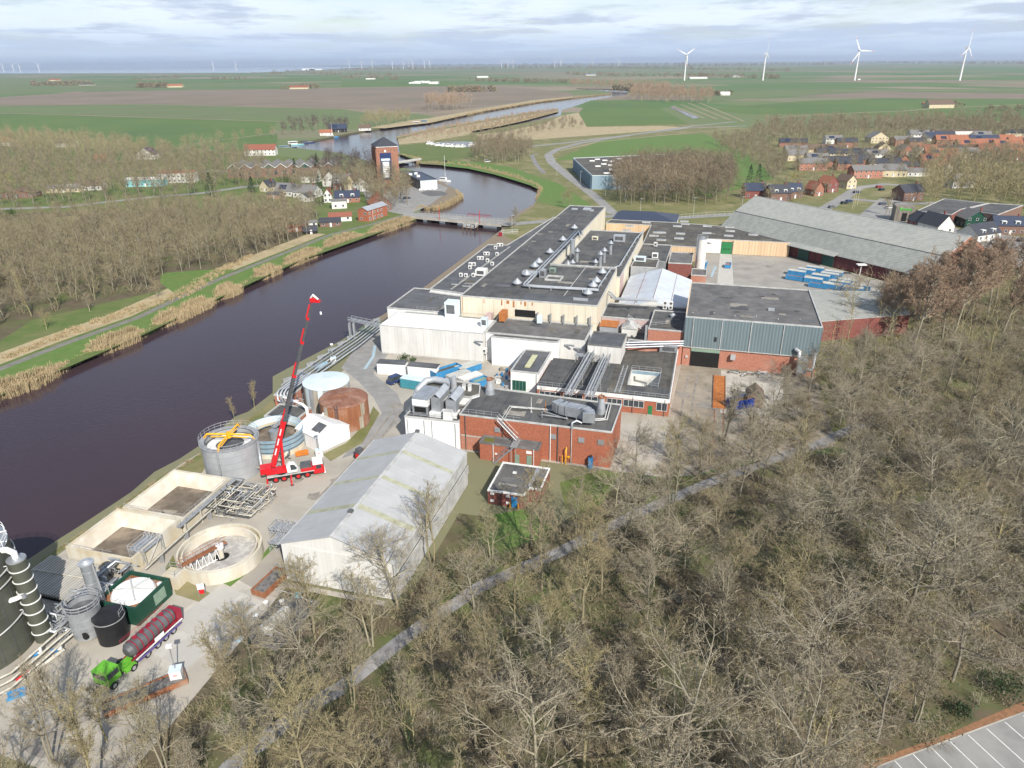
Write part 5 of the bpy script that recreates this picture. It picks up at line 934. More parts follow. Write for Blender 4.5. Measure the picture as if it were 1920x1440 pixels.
MB(site).rail([(a - .5, b0, 4.1), (a - .5, b0 + r, 4.1)], 1.1, 1.2).rail([(a + .5, b0, 4.1), (a + .5, b0 + r, 4.1)], 1.1, 1.2).build('handrail', 'galv', ct)
for i, z in enumerate((1.2, 2.2, 3.2)): MB(site).ring(a, b0, z, z + .12, r + .1, r, 64).build('hoop', 'steel_dark', ct)
# rusty tank and pale blue tank
rt_ = thing('storage_tank', 'rust streaked round tank with brown corroded lid and mixed wall plates', 'tank', W(-72.6, 124.6, 0)); a, b0, r = -72.6, 124.6, 5.15
MB(site).cyl(a, b0, 0, 5.9, r - .05, n=48).build('shell', 'rust', rt_); plates(rt_, a, b0, r, .1, 5.9, 2, 26, ['rust', 'rust', 'bare_plate', 'rust', 'rust_orange', 'rust', 'bare_plate'])
MB(site).cyl(a, b0, 5.9, 6.2, r + .12, r * .96, 48).cyl(a, b0, 6.2, 6.7, r * .96, .2, 48).build('lid', 'rust_roof', rt_)
for k in range(12):
    t_ = 6.283 * k / 12; MB(site).tube([(a + .4 * math.cos(t_), b0 + .4 * math.sin(t_), 6.72), (a + r * math.cos(t_), b0 + r * math.sin(t_), 6.22)], .05, 4).build('lid_rib', 'rust', rt_)
b_ = MB(site)
for i in range(18): b_.box(-71.9, -71.3, 119.25, 119.32, .4 + i * .32, .46 + i * .32)
b_.box(-71.95, -71.88, 119.2, 119.34, .2, 6.8).box(-71.32, -71.25, 119.2, 119.34, .2, 6.8); b_.build('ladder', 'steel_dark', rt_)
MB(site).tube([(-74.9, 119.7, 4.4), (-75.1, 119.2, 3.8), (-75.1, 119.2, 1.6)], .22, 8).build('vent_pipe', 'frame_white', rt_)
bt = thing('storage_tank', 'round tank with smooth pale blue lid behind the rusty tank', 'tank', W(-80.9, 132, 0)); a, b0, r = -80.9, 132, 5.15
MB(site).cyl(a, b0, 0, 5.8, r - .05, n=48).build('shell', 'bare_plate', bt); plates(bt, a, b0, r, .1, 5.8, 1, 26, ['steel_light', 'bare_plate', 'pale_blue', 'steel'])
MB(site).cyl(a, b0, 5.8, 6.0, r + .15, r + .1, 48).cyl(a, b0, 6.0, 6.5, r + .1, .3, 48).build('lid', 'pale_blue', bt)
# pump houses
ph1 = flat_building('pump_house', 'brick pump house on the river edge covered with bent silver pipes', 'pump house', [(-92, 127.5), (-88, 127.5), (-88, 138), (-92, 138)], 3.2, 'brick_pale', 'felt_grey')
t_ = thing('pipe_bundle', 'five bent silver pipes on the river edge pump house', 'pipes', W(-90, 131, 3))
for i in range(5): MB(site).tube([(-91.4 + i * .7, 139, 3.8), (-91.4 + i * .7, 128.6 + i * .5, 3.8), (-91.0 + i * .7, 127.3 + i * .3, 3.5), (-90.8 + i * .7, 127.0 + i * .3, 2.0 - i * .1), (-89 + i * .5, 126.6 + i * .3, 1.7)], .2, 8).build('pipe', 'steel_light', t_)
ph2 = flat_building('pump_house', 'low pump house with dark flat roof behind the blue clarifier', 'pump house', [(-88.6, 118.2), (-80.8, 118.2), (-80.8, 124.4), (-88.6, 124.4)], 2.8, 'brick_pale', 'felt')
t_ = thing('bent_pipe', 'thick white pipe crossing above the dark pump house roof', 'pipe', W(-86, 124, 0)); MB(site).tube([(-88.5, 126.4, .5), (-88.4, 125.2, 4.0), (-87.5, 124.8, 4.2), (-81.6, 122.6, 4.2), (-80.4, 122.0, 3.8), (-80.2, 121.8, .5)], .3, 8).build('pipe', 'frame_white', t_); MB(site).cyl(-88.4, 125.3, 0, .5, .5, n=8).cyl(-80.2, 121.8, 0, .5, .5, n=8).build('flange', 'steel', t_)
rng = random.Random(5)
def tangle(name, label, a0, a1, b0, b1, z0, z1, n_, mats, r=(.07, .16), posts=True, cat='pipework'):
    t_ = thing(name, label, cat, W((a0 + a1) / 2, (b0 + b1) / 2, 0))
    for i in range(n_):
        z = rng.uniform(z0, z1); k = rng.random(); rr = rng.uniform(*r); p = [rng.uniform(a0, a1), rng.uniform(b0, b1), z]; pts = [tuple(p)]
        for j in range(rng.randint(1, 4)):
            q = list(p); ax = rng.choice((0, 0, 1, 1, 2)); d = rng.choice((-1, 1)) * rng.uniform(.8, (a1 - a0) * .6 if ax < 2 else 1.6); q[ax] += d
            q[0] = min(max(q[0], a0), a1); q[1] = min(max(q[1], b0), b1); q[2] = min(max(q[2], .15), z1 + .5)
            if sum(abs(q[m] - p[m]) for m in range(3)) > .4: pts.append(tuple(q)); p = q
        if len(pts) > 1: MB(site).tube(pts, rr, 6).build('pipe', rng.choice(mats), t_)
    if posts:
        for i in range(max(4, n_ // 4)):
            x, y = rng.uniform(a0, a1), rng.uniform(b0, b1); MB(site).cyl(x, y, 0, rng.uniform(z0, z1 + .6), .06, n=6).build('post', 'galv', t_)
    return t_
mt = ['steel', 'galv', 'pipe_cream', 'pipe_cream', 'steel_dark', 'concrete_wall']
tangle('pipework', 'dense maze of weathered pipes and valves between the basin and the crane', -79.5, -70.6, 85.5, 94.2, .5, 2.6, 110, mt, r=(.05, .11))
tangle('pipework', 'pipes and fittings between the silver tank and blue clarifier', -78.5, -75.6, 100, 108, .3, 2, 14, mt); tangle('pipework', 'pipework behind the rusty tank beside the pump house', -80, -77, 117, 123, .3, 2.2, 16, ['steel', 'galv', 'frame_white'])
tangle('pipework', 'white and grey pipes between the pump house and pale blue tank', -88, -86, 124, 140, .4, 3.2, 22, ['frame_white', 'steel_light', 'steel'])
def lattice(label, a0, a1, b0, b1, h_, n_, m_='galv', deck=True):
    t_ = thing('steel_scaffold', label, 'scaffold', W((a0 + a1) / 2, (b0 + b1) / 2, 0))
    for i in range(n_ + 1):
        for y in (b0, b1):
            x = a0 + (a1 - a0) * i / n_; MB(site).tube([(x, y, 0), (x, y, h_)], .05, 4).build('post', m_, t_)
            if i < n_:
                x2 = a0 + (a1 - a0) * (i + 1) / n_; MB(site).tube([(x, y, 0), (x2, y, h_)], .04, 4).tube([(x, y, h_), (x2, y, 0)], .04, 4).tube([(x, y, h_), (x2, y, h_)], .05, 4).tube([(x, y, h_ * .5), (x2, y, h_ * .5)], .05, 4).build('brace', m_, t_)
        MB(site).tube([(x, b0, h_), (x, b1, h_)], .05, 4).tube([(x, b0, .3), (x, b1, h_)], .04, 4).build('cross_bar', m_, t_)
    if deck: MB(site).box(a0, a1, b0, b1, h_ - .8, h_ - .74).build('deck', m_, t_)
    return t_
lattice('silver scaffold tower standing in the corner of the sludge basin', -82.6, -79.6, 71.5, 75.5, 3.6, 4); lattice('silver scaffold beside the round clarifier and white shed', -65.4, -59.6, 83.5, 86.0, 2.2, 5); lattice('scaffold walkway from the clarifier edge to the white shed', -63.2, -60.5, 80, 83, 2.4, 2)
lattice('thin scaffold frame between the green column and the silver chimney', -81.5, -77.8, 59.5, 62.5, 4.4, 3)
tangle('pipework', 'silver pipes and ducts beside the ribbed filter bed', -84.5, -78.6, 62, 69.5, .5, 2.4, 36, ['steel_light', 'galv', 'steel', 'steel_dark'], r=(.1, .25)); tangle('pipework', 'grey pipe rack at the foot of the green column', -84, -77, 55, 59, .6, 3.0, 34, ['steel_light', 'galv', 'steel'], r=(.08, .2))
# basins
def basin(label, a0, a1, b0, b1, h_, floor_, m2):
    t_ = thing('basin', label, 'basin', W((a0 + a1) / 2, (b0 + b1) / 2, 0)); w_ = .35; s_ = .9
    for (x0, x1, y0, y1) in ((a0, a1, b0, b0 + w_), (a0, a1, b1 - w_, b1), (a0, a0 + w_, b0 + w_, b1 - w_), (a1 - w_, a1, b0 + w_, b1 - w_)): sbox(t_, 'wall', 'concrete_wall', x0, x1, y0, y1, 0, h_)
    i0, i1, j0, j1 = a0 + w_, a1 - w_, b0 + w_, b1 - w_
    o = [(i0, j0), (i1, j0), (i1, j1), (i0, j1)]; n_ = [(i0 + s_, j0 + s_), (i1 - s_, j0 + s_), (i1 - s_, j1 - s_), (i0 + s_, j1 - s_)]
    for k in range(4): MB(site).face([(*o[k], h_ - .15), (*o[(k + 1) % 4], h_ - .15), (*n_[(k + 1) % 4], .15), (*n_[k], .15)]).build('sloped_lining', 'basin_wall', t_)
    MB(site).prism(n_, .05, .16).build('bed', floor_, t_); 
    for k, m_ in enumerate(m2):
        MB(site).prism([(i0 + s_ + 1 + k * 2.4, j0 + s_ + .6 + k), (i0 + s_ + 3.2 + k * 2, j0 + s_ + .4 + k), (i0 + s_ + 3.6 + k * 2, j0 + s_ + 2.6 + k), (i0 + s_ + .7 + k * 2.2, j0 + s_ + 2.2 + k)], .16, .2).build('dry_patch', m_, t_)
    return t_
k1 = basin('empty pale concrete basin with brown muddy floor nearest the silver tank', -92.2, -79.8, 81, 94, 2.9, 'mud', ['dirt', 'dirt']); k2 = basin('pale concrete basin with dark sludge floor beside the ribbed filter bed', -92.8, -80.3, 69.6, 80.6, 2.9, 'mud', [])
for t_, p in ((k1, [(-92, 81.2, 2.5), (-80, 81.2, 2.5)]), (k1, [(-80, 81.2, 2.5), (-80, 93.8, 2.5)]), (k2, [(-92.6, 69.8, 2.5), (-84, 69.8, 2.5)])): handrail(t_, p, 1.0)
t_ = thing('footbridge', 'narrow grey walkway with handrails between the two basins and pipework', 'walkway', W(-79.2, 86, 2.5)); sbox(t_, 'deck', 'galv', -79.75, -78.9, 79, 94.4, 2.5, 2.62); handrail(t_, [(-78.95, 79, 2.6), (-78.95, 94.3, 2.6)])
for i in range(4): MB(site).box(-79.1, -78.9, 80 + i * 4, 80.2 + i * 4, 0, 2.5).build('leg', 'pipe_cream', t_)
for i in range(3): 
    o = thing('long_pipe', 'long pale pipe running along the basin walls', 'pipe', W(-78.5 + i * .4, 80, .5), 'long pipes along the basin walls'); MB(site).tube([(-78.6 + i * .35, 70 + i, 1.0 + i * .4), (-78.6 + i * .35, 94, 1.2 + i * .4)], .12, 6).build('pipe', 'pipe_cream', o); [MB(site).box(-78.7 + i * .35, -78.5 + i * .35, 73 + 6 * k, 73.2 + 6 * k, 0, .95 + i * .4).build('stand', 'galv', o) for k in range(3)]
# ribbed filter bed
fb = thing('filter_bed', 'filter bed of parallel pale concrete beams beside the dark river bank', 'filter bed', W(-90, 66, 0)); MB(site).box(-96, -84.8, 61.5, 69.4, .0, .35).build('bed', 'shadow_void', fb)
for i in range(22): sbox(fb, 'beam', 'slab', -95.9 + i * .505, -95.65 + i * .505, 61.6, 69.3, .4, .9)
MB(site).tube([(-95.5, 65.5, 1.1), (-85, 65.9, 1.1)], .1, 6).build('pipe', 'pipe_cream', fb)
# round clarifier
rc = thing('clarifier', 'round concrete clarifier with rusty scraper bridge and sediment covered floor', 'clarifier', W(-69.6, 76.4, 0)); a, b0, r = -69.6, 76.4, 6.4
MB(site).ring(a, b0, 0, 2.3, r, r - .3, 72).build('outer_wall', 'concrete_wall', rc); MB(site).ring(a, b0, .2, 2.1, r - .75, r - .9, 72).build('inner_wall', 'basin_wall', rc); MB(site).ring(a, b0, .0, 1.3, r - .3, r - .75, 72).build('channel', 'concrete_wall', rc)
MB(site).ring(a, b0, .1, .5, r - .9, 1.2, 72).build('floor', 'sludge', rc); MB(site).cyl(a, b0, .05, .3, 1.25, n=24).build('centre_pit', 'shadow_void', rc); MB(site).cyl(a, b0, .3, 2.1, .4, n=14).build('centre_column', 'concrete_wall', rc); MB(site).cyl(a, b0, 2.1, 2.8, .62, n=14).build('column_head', 'frame_white', rc)
br = MB(site).slab([(a - 3.2, b0 - 5.8, 2.55), (a - 2.4, b0 - 6.1, 2.55), (a + .8, b0 + .9, 2.75), (a, b0 + 1.2, 2.75)], .2).build('scraper_bridge', 'rust', rc)
MB(site).rail([(a - 3.2, b0 - 5.8, 2.6), (a, b0 + 1.2, 2.8)], 1.1, 1.2).rail([(a - 2.4, b0 - 6.1, 2.6), (a + .8, b0 + .9, 2.8)], 1.1, 1.2).build('handrail', 'rust', rc)
b_ = MB(site)
for i in range(6): x, y = a - .4 - i * .42, b0 - .6 - i * .95; b_.tube([(x, y, 2.5), (x + .7, y - .2, .5)], .06, 4).tube([(x, y, 2.5), (x + .2, y - .7, .5)], .06, 4)
b_.tube([(a - .1, b0 - .9, .55), (a - 2.2, b0 - 5.4, .55)], .07, 4); b_.build('scraper_arm', 'frame_white', rc)
MB(site).box(a - 4.2, a - 1.8, b0 - 8.2, b0 - 6.1, 0, 2.3).build('outlet_box', 'concrete_wall', rc); handrail(rc, [(a - 4.1, b0 - 8.1, 2.3), (a - 1.9, b0 - 8.1, 2.3), (a - 1.9, b0 - 6.3, 2.3), (a - 4.1, b0 - 6.3, 2.3)], closed=True)
# green box with white cover
gx_ = thing('covered_tank', 'dark green steel box tank with bulging white membrane cover', 'covered tank', W(-75, 64, 0))
for (x0, x1, y0, y1) in ((-78.4, -71.5, 60.4, 60.7), (-78.4, -71.5, 66.9, 67.2), (-78.4, -78.1, 60.7, 66.9), (-71.8, -71.5, 60.7, 66.9)): sbox(gx_, 'side', 'box_green', x0, x1, y0, y1, 0, 3.1)
MB(site).box(-78.1, -71.8, 60.7, 66.9, 2.3, 2.5).build('deck', 'rust', gx_); f = lambda p: W(-75 + p[0], 63.9 + p[1], p[2]); b_ = MB(f); b_.cyl(0, 0, 2.5, 2.9, 3.0, 2.75, 32).cyl(0, 0, 2.9, 3.05, 2.75, 1.2, 32); b_.build('membrane', 'frame_white', gx_)
for k in range(3): t_ = k * 1.05 + .3; MB(f).tube([(2.8 * math.cos(t_), 2.8 * math.sin(t_), 2.95), (0, 0, 3.1), (-2.8 * math.cos(t_), -2.8 * math.sin(t_), 2.95)], .1, 6).build('membrane_fold', 'coping', gx_)
sbox(gx_, 'hatch', 'sage', -71.49, -71.42, 63.8, 66.0, .8, 2.6); MB(site).cyl(-72.4, 66.2, 2.5, 2.8, .35, n=12).build('manhole', 'frame_white', gx_)
for x in (-77, -75.3, -73.6): sbox(gx_, 'rib', 'box_green', x, x + .12, 60.3, 60.4, .1, 3.05)
# black tank, steel tank, chimney, green column, big silo
bk = thing('storage_tank', 'small black round tank with flat black lid between the steel tank and tanker', 'tank', W(-73.4, 57.8, 0)); MB(site).cyl(-73.4, 57.8, 0, 4.0, 1.95, n=32).cyl(-73.4, 57.8, 4, 4.3, 2.05, .6, 32).build('shell', 'black', bk); MB(site).ring(-73.4, 57.8, 3.6, 3.7, 2.05, 1.95, 32).build('rim_pipe', 'galv', bk); handrail(bk, circ(-73.4, 57.8, 1.9, 4.0, 10)[:4], .9)
sk_ = thing('process_tank', 'polished stainless round tank with open top, ring railings and a round manhole', 'tank', W(-77.0, 57.4, 0)); MB(site).cyl(-77, 57.4, .6, 5.2, 2.0, n=36, cap=False).cyl(-77, 57.4, .4, .6, 1.6, 2.0, 32).build('shell', 'steel', sk_); MB(site).cyl(-77, 57.4, 4.3, 4.4, 1.95, n=32).build('inner_lid', 'steel_dark', sk_)
for z in (5.3, 5.75, 6.2): MB(site).ring(-77, 57.4, z, z + .08, 2.25, 2.15, 36).build('ring_rail', 'galv', sk_)
MB(site).rail(circ(-77, 57.4, 2.2, 5.2, 14), 1.1, 1.2, .035, True).build('handrail', 'galv', sk_); f = lambda p: W(-75.9 + p[0], 55.68 - p[2], 1.5 + p[1]); MB(f).cyl(0, 0, -.1, .12, .55, n=16).build('manhole', 'shadow_void', sk_)
for z in (1.6, 2.7, 3.8): MB(site).ring(-77, 57.4, z, z + .05, 2.03, 1.99, 36).build('weld_band', 'galv', sk_)
for k in range(4): t_ = .8 + k * 1.57; MB(site).cyl(-77 + 1.5 * math.cos(t_), 57.4 + 1.5 * math.sin(t_), 0, .6, .1, n=6).build('leg', 'galv', sk_)
cx_, cy_, _ = P(160, 1052, 9.6); ch = thing('chimney', 'polished silver chimney column with flanged cap behind the stainless tank', 'chimney', (cx_, cy_, 0)); MB().cyl(cx_, cy_, 0, 9.3, .85, n=24).build('shaft', 'steel', ch); MB().cyl(cx_, cy_, 9.3, 9.4, 1.05, n=24).cyl(cx_, cy_, 9.4, 9.8, .75, .3, 20).build('cap', 'steel_light', ch)
for z in (2, 4, 6, 8): MB().ring(cx_, cy_, z, z + .1, .92, .84, 24).build('flange', 'galv', ch)
MB().tube([(cx_ + 1.0, cy_ - .3, 9.2), (cx_ + 1.15, cy_ - .3, 6), (cx_ + 1.3, cy_ - .4, 0)], .14, 6).build('side_pipe', 'galv', ch)
x, y, _ = P(84, 1196); gc = thing('scrubber_column', 'slim dark green column with white hoops joined to the big silo by pipes', 'column', (x, y, 0)); MB().cyl(x, y, 0, 13.4, 1.1, n=28).build('shell', 'silo_green', gc); MB().cyl(x, y, 13.4, 13.6, 1.15, n=28).build('lid', 'steel', gc)
for i in range(7): MB().ring(x, y, 1.5 + i * 1.75, 1.62 + i * 1.75, 1.22, 1.1, 28).build('hoop', 'frame_white', gc)
sx0, sy0 = x, y; qx, qy = x - 8.2, y - 1.4
bs2 = thing('silo', 'huge dark olive silo with white ring pipes and railed roof at the left edge', 'silo', (qx, qy, 0)); R_ = 7.2
MB().cyl(qx, qy, 0, 15.2, R_, n=72).build('shell', 'silo_green', bs2)
for i in range(12): MB().ring(qx, qy, .9 + i * 1.22, .93 + i * 1.22, R_ + .02, R_ - .01, 72).build('seam', 'steel_dark', bs2)
for k in range(24): t_ = 6.283 * k / 24; MB().box(qx + (R_ + .01) * math.cos(t_) - .03, qx + (R_ + .01) * math.cos(t_) + .03, qy + (R_ + .01) * math.sin(t_) - .03, qy + (R_ + .01) * math.sin(t_) + .03, 0, 15.1).build('seam', 'steel_dark', bs2)
MB().cyl(qx, qy, 15.2, 16.2, R_, 1.0, 48).build('roof', 'steel', bs2); MB().rail([(qx + 7.1 * math.cos(t * .2244), qy + 7.1 * math.sin(t * .2244), 15.2) for t in range(28)], 1.1, 2, .05, True).build('handrail', 'frame_white', bs2)
for z, dz in ((11.2, 2.2), (9.8, 2.0), (3.2, 3.5)):
    MB().tube([(qx + (R_ + .2) * math.cos(t), qy + (R_ + .2) * math.sin(t), z + dz * (t + 2.2) / 3.4) for t in [-2.2 + i * .1 for i in range(34)]], .11, 6).build('ring_pipe', 'coping', bs2)
for k in range(16): t_ = 6.283 * k / 16; MB().tube([(qx + R_ * math.cos(t_), qy + R_ * math.sin(t_), 15.3), (qx + 1.2 * math.cos(t_), qy + 1.2 * math.sin(t_), 16.3)], .09, 4).build('roof_rib', 'frame_white', bs2)
t_ = thing('link_pipe', 'white swan neck pipe from the silo roof to the top of the green column', 'pipe', (sx0, sy0, 13.5)); MB().tube([(sx0, sy0, 13.5), (sx0, sy0, 14.5), (sx0 - .6, sy0 - .2, 15.1), (sx0 - 3.2, sy0 - .8, 15.3), (sx0 - 4.4, sy0 - 1.2, 14.8), (sx0 - 4.4, sy0 - 1.2, 14.2)], .38, 10).build('pipe', 'frame_white', t_); MB().cyl(sx0, sy0, 13.5, 13.7, .6, n=12).build('flange', 'steel', t_)
t_ = thing('link_pipe', 'short white pipe joining the silo side to the middle of the green column', 'pipe', (sx0, sy0, 7.5)); MB().tube([(sx0 + .2, sy0 - 1.0, 8.4), (sx0 - .4, sy0 - 1.7, 8.4), (sx0 - 2.6, sy0 - 2.4, 8.0)], .33, 10).build('pipe', 'frame_white', t_); MB().cyl(sx0 + .2, sy0 - 1.1, 8.1, 8.7, .4, n=10).build('flange', 'steel', t_)
for z in (12.4, 5.2): truss_bridge('truss_link', 'small steel truss bracing the green column to the silo', (sx0 - .9, sy0 - .6, z), (sx0 - 3.0, sy0 - 1.6, z), .8, .7, 0)['group'] = 'trusses between column and silo'
MBt = thing('pipe_bundle', 'pair of cream pipes sloping past the foot of the big silo', 'pipes', P(20, 1290, 0)); 
for i in range(3): MB().tube([P(-40, 1290 + i * 16, 1.2), P(20, 1262 + i * 14, 1.2), P(105, 1188 + i * 14, 1.2), P(230, 1090 + i * 10, 1.6)], .16, 6).build('pipe', 'pipe_cream', MBt)
t_ = thing('steel_beam', 'long rusty and white beam lying on the ground before the silo', 'beam', P(40, 1290, 0)); MB().bar(P(5, 1302, .3), P(120, 1218, .3), .35).build('beam', 'pipe_cream', t_); MB().bar(P(30, 1276, .6), P(70, 1248, .6), .3).build('red_section', 'red', t_)
for lb, p in (('blue pump with white motor right of the silo pipes', (107, 1225)), ('small blue valve beside the cream pipes', (70, 1232)), ('pale blue tray on the ground at the left edge', (32, 1303))):
    x, y, _ = P(*p); t_ = thing('pump', lb, 'pump' if 'tray' not in lb else 'tray', (x, y, 0)); f = frame(x, y, 0, 30)
    if 'tray' in lb: t_.name = 'tray'; MB(f).box(-1, 1, -.6, .6, 0, .15).build('floor', 'bin_blue', t_); MB(f).box(-1.05, 1.05, -.65, -.6, 0, .4).box(-1.05, 1.05, .6, .65, 0, .4).build('side', 'bin_blue', t_)
    else: MB(f).box(-.6, .6, -.3, .3, 0, .2).build('base', 'concrete', t_); MB(f).tube([(-.5, 0, .6), (.2, 0, .6)], .32, 10).build('motor', 'door_blue', t_); MB(f).tube([(.2, 0, .6), (.6, 0, .6), (.6, 0, 1.3)], .18, 8).build('outlet', 'frame_white', t_)
# white gabled shed by the clarifier
o_, q_ = P(558, 828), P(600, 849); ang = math.degrees(math.atan2(q_[1] - o_[1], q_[0] - o_[0])); f = frame(*o_, ang); ln = math.hypot(q_[0] - o_[0], q_[1] - o_[1])
sh2 = gable_hut('pump_shed', 'white gabled plant shed with black roof panel between the clarifier and rusty tank', 'shed', f, 0, ln, 0, 7.8, 3.2, 5.0, 'white', 'frame_white', axis='x', over=.15)
MB(f).slab([(4.3, .9, 3.95), (6.9, .9, 3.95), (6.9, 2.9, 4.9), (4.3, 2.9, 4.9)], .05).build('solar_panel', 'steel_dark', sh2); MB(f).box(1.2, 3.0, -.06, -.005, 0, 2.8).build('door', 'steel_light', sh2)
t_ = thing('floor_plate', 'orange square steel plate on the ground by the white shed', 'steel plate', P(566, 850)); MB(frame(*P(566, 850), 20)).box(-1.3, 1.3, -1.2, 1.2, .02, .1).build('plate', 'orange', t_); MB(frame(*P(566, 850), 20)).box(-1.35, 1.35, -1.25, -1.2, .02, .16).build('edge', 'rust', t_)
# quayside pipes and portal
t_ = thing('quay_pipes', 'bundle of long silver pipes on racks running along the river quay', 'pipeline', P(600, 660, 1))
for i in range(5): MB().tube([P(528 + i * 4, 722 + i * 4, 2.6 - i * .2), P(600 + i * 4, 672 + i * 4, 1.6), P(664 + i * 3, 630 + i * 4, 1.4), P(708 + i * 2, 598 + i * 4, 1.4)], .2, 8).build('pipe', 'steel_light' if i % 2 == 0 else 'steel', t_)
for k in range(10): q = Vector(P(540, 716)).lerp(Vector(P(706, 604)), k / 9); MB(frame(q.x, q.y, 0, -50)).box(-.1, .1, -1.2, 1.2, 0, 1.2).build('rack', 'galv', t_)
t_ = truss_bridge('pipe_portal', 'grey steel portal carrying pipes from the quay legs to the white warehouse', P(656, 600, 5.0), W(-82.6, 169, 5.6), 1.4, 1.1, 3)
lg = P(662, 636); b_ = MB()
for dx_, dy_ in ((-.6, -.5), (.6, -.5), (-.6, .5), (.6, .5)): MB().box(lg[0] + dx_ - .22, lg[0] + dx_ + .22, lg[1] + dy_ - .22, lg[1] + dy_ + .22, 0, 5.0).build('leg', 'steel', t_)
t_ = thing('horizontal_tank', 'small blue horizontal tank beside the quay pipes', 'tank', P(604, 694)); f = frame(*P(604, 694), 62); MB(lambda p: f((p[2], p[0], p[1] + 1.1))).cyl(0, 0, -1.8, 1.8, .8, n=20).cyl(0, 0, 1.8, 2.1, .8, .4, 20).build('shell', 'tank_blue', t_)
for q in (-1, 1): MB(f).box(q - .12, q + .12, -.7, .7, 0, .9).build('saddle', 'galv', t_)
def panel_cabinet(label, p, ang, m2='frame_white', red=True, h_=1.9):
    f = frame(*P(*p), ang); t_ = thing('camera_cabinet', label, 'cabinet', P(*p)); MB(f).box(-.7, .7, -.6, .6, .1, h_).build('body', m2, t_); MB(f).box(-.72, -.7, -.6, .6, .1, h_ * .9).build('red_panel', 'red', t_) if red else None
    MB(f).box(-.75, .75, -.65, .65, h_, h_ + .12).build('roof', 'pale_blue', t_); MB(f).cyl(0, 0, h_ + .1, h_ + 3.6, .07, n=8).build('mast', 'steel', t_); MB(f).box(-.35, .35, -.2, .2, h_ + 3.6, h_ + 4.0).build('camera_head', 'frame_white', t_)
    text_mesh('BFS', .34, frame(*f((0, -.62, h_ * .7)), ang), 'red', t_, .01); return t_
panel_cabinet('white and red mobile mast cabinet standing on the concrete road beside the woods', (334, 1275), 14); panel_cabinet('red and white mast cabinet beside the quay pipes', (626, 682), 10, h_=1.7); panel_cabinet('white mast cabinet between the crane cab and the white shed', (600, 856), 10, red=False, h_=1.5)
t_ = thing('sign_board', 'white and red warning board on posts beside the clarifier lawn', 'sign', P(380, 1118)); f = frame(*P(380, 1118), 10)
MB(f).box(-.5, .5, -.03, .03, 1.3, 2.3).build('panel', 'frame_white', t_); MB(f).box(-.35, .35, -.03, .03, .5, 1.25).build('panel', 'red', t_); MB(f).cyl(-.45, .06, 0, 2.3, .05, n=6).cyl(.45, .06, 0, 2.3, .05, n=6).build('post', 'galv', t_)
# white gas tank in its fenced yard
t_ = thing('gas_tank', 'white horizontal gas tank on legs in the dark fenced yard by the woods', 'gas tank', P(512, 1180)); f = frame(*P(494, 1198), 62)
g_ = lambda p: f((p[2], p[0], p[1] + 1.3)); MB(g_).cyl(0, 0, .3, 4.6, .85, n=24, cap=False).cyl(0, 0, 4.6, 5.0, .85, .5, 24).cyl(0, 0, -.1, .3, .5, .85, 24).build('shell', 'render_white', t_)
for q in (.9, 3.8): MB(f).box(q - .1, q + .1, -.7, .7, 0, .75).build('leg', 'frame_white', t_)
MB(f).tube([(1.5, -.6, .6), (1.5, -3.2, .4)], .07, 6).tube([(3, -.6, .6), (3, -2.2, .4)], .07, 6).build('fill_pipe', 'frame_white', t_)
sheet('tank_yard', 'asphalt', [(520, 1130), (560, 1115), (600, 1128), (560, 1180), (520, 1222), (470, 1205), (452, 1190)], .03)
b_ = thing('yard_fence', 'low wire fence posts round the white gas tank yard', 'fence', P(480, 1190))
fp = [P(*p) for p in ((452, 1190), (480, 1168), (505, 1148), (530, 1132), (560, 1118))]
for q in fp: MB().cyl(q[0], q[1], 0, 1.6, .05, n=6).build('post', 'galv', b_)
for z in (.5, 1.0, 1.5): MB().tube([(q[0], q[1], z) for q in fp], .02, 4).build('wire', 'galv', b_)
for i, (x, y) in enumerate(((499, 1135), (481, 1160), (529, 1132))): t_ = thing('concrete_drum', 'small round white drum lid in the gas tank yard', 'drum', P(x, y), 'round drums in the gas tank yard'); q = P(x, y); MB().cyl(q[0], q[1], 0, .6, .35, n=14).build('body', 'concrete', t_); MB().cyl(q[0], q[1], .6, .66, .38, n=14).build('lid', 'frame_white', t_)
t_ = thing('pump', 'turquoise pump among scrap pipes below the white shed wall', 'pump', P(557, 1120)); f = frame(*P(557, 1120), -20); MB(f).box(-.5, .5, -.3, .3, 0, .2).build('base', 'steel', t_); MB(f).cyl(0, 0, .2, .9, .3, n=12).build('motor', 'teal_paint', t_); MB(f).tube([(-4, .2, .3), (0, 0, .4), (3, -.4, .3)], .08, 6).build('pipe', 'coping', t_)
# tanker trailer behind green tractor
c0, c1 = Vector(P(207, 1283)), Vector(P(333, 1168)); d = c1 - c0; ang = math.degrees(math.atan2(d.y, d.x)); Lt = d.length; f = frame(c0.x, c0.y, 0, ang)
tk = thing('tanker_trailer', 'long grey tanker trailer with wine red ladders and ring straps beside the green tank', 'tanker', tuple(c0)); g_ = lambda p: f((p[2], p[0] + .2, p[1] + 2.15))
MB(g_).cyl(0, 0, 3.8, Lt - .8, 1.05, n=28, cap=False).cyl(0, 0, Lt - .8, Lt - .4, 1.05, .7, 28).cyl(0, 0, 3.3, 3.8, .6, 1.05, 28).build('barrel', 'steel_dark', tk)
for i in range(8): q = 4.2 + i * (Lt - 5.4) / 7; MB(g_).ring(0, 0, q, q + .12, 1.12, 1.04, 28).build('strap', 'wine', tk)
for i in range(5): q = 5 + i * (Lt - 7) / 4; MB(f).cyl(q, .2, 3.15, 3.4, .3, n=12).build('manhole', 'wine', tk)
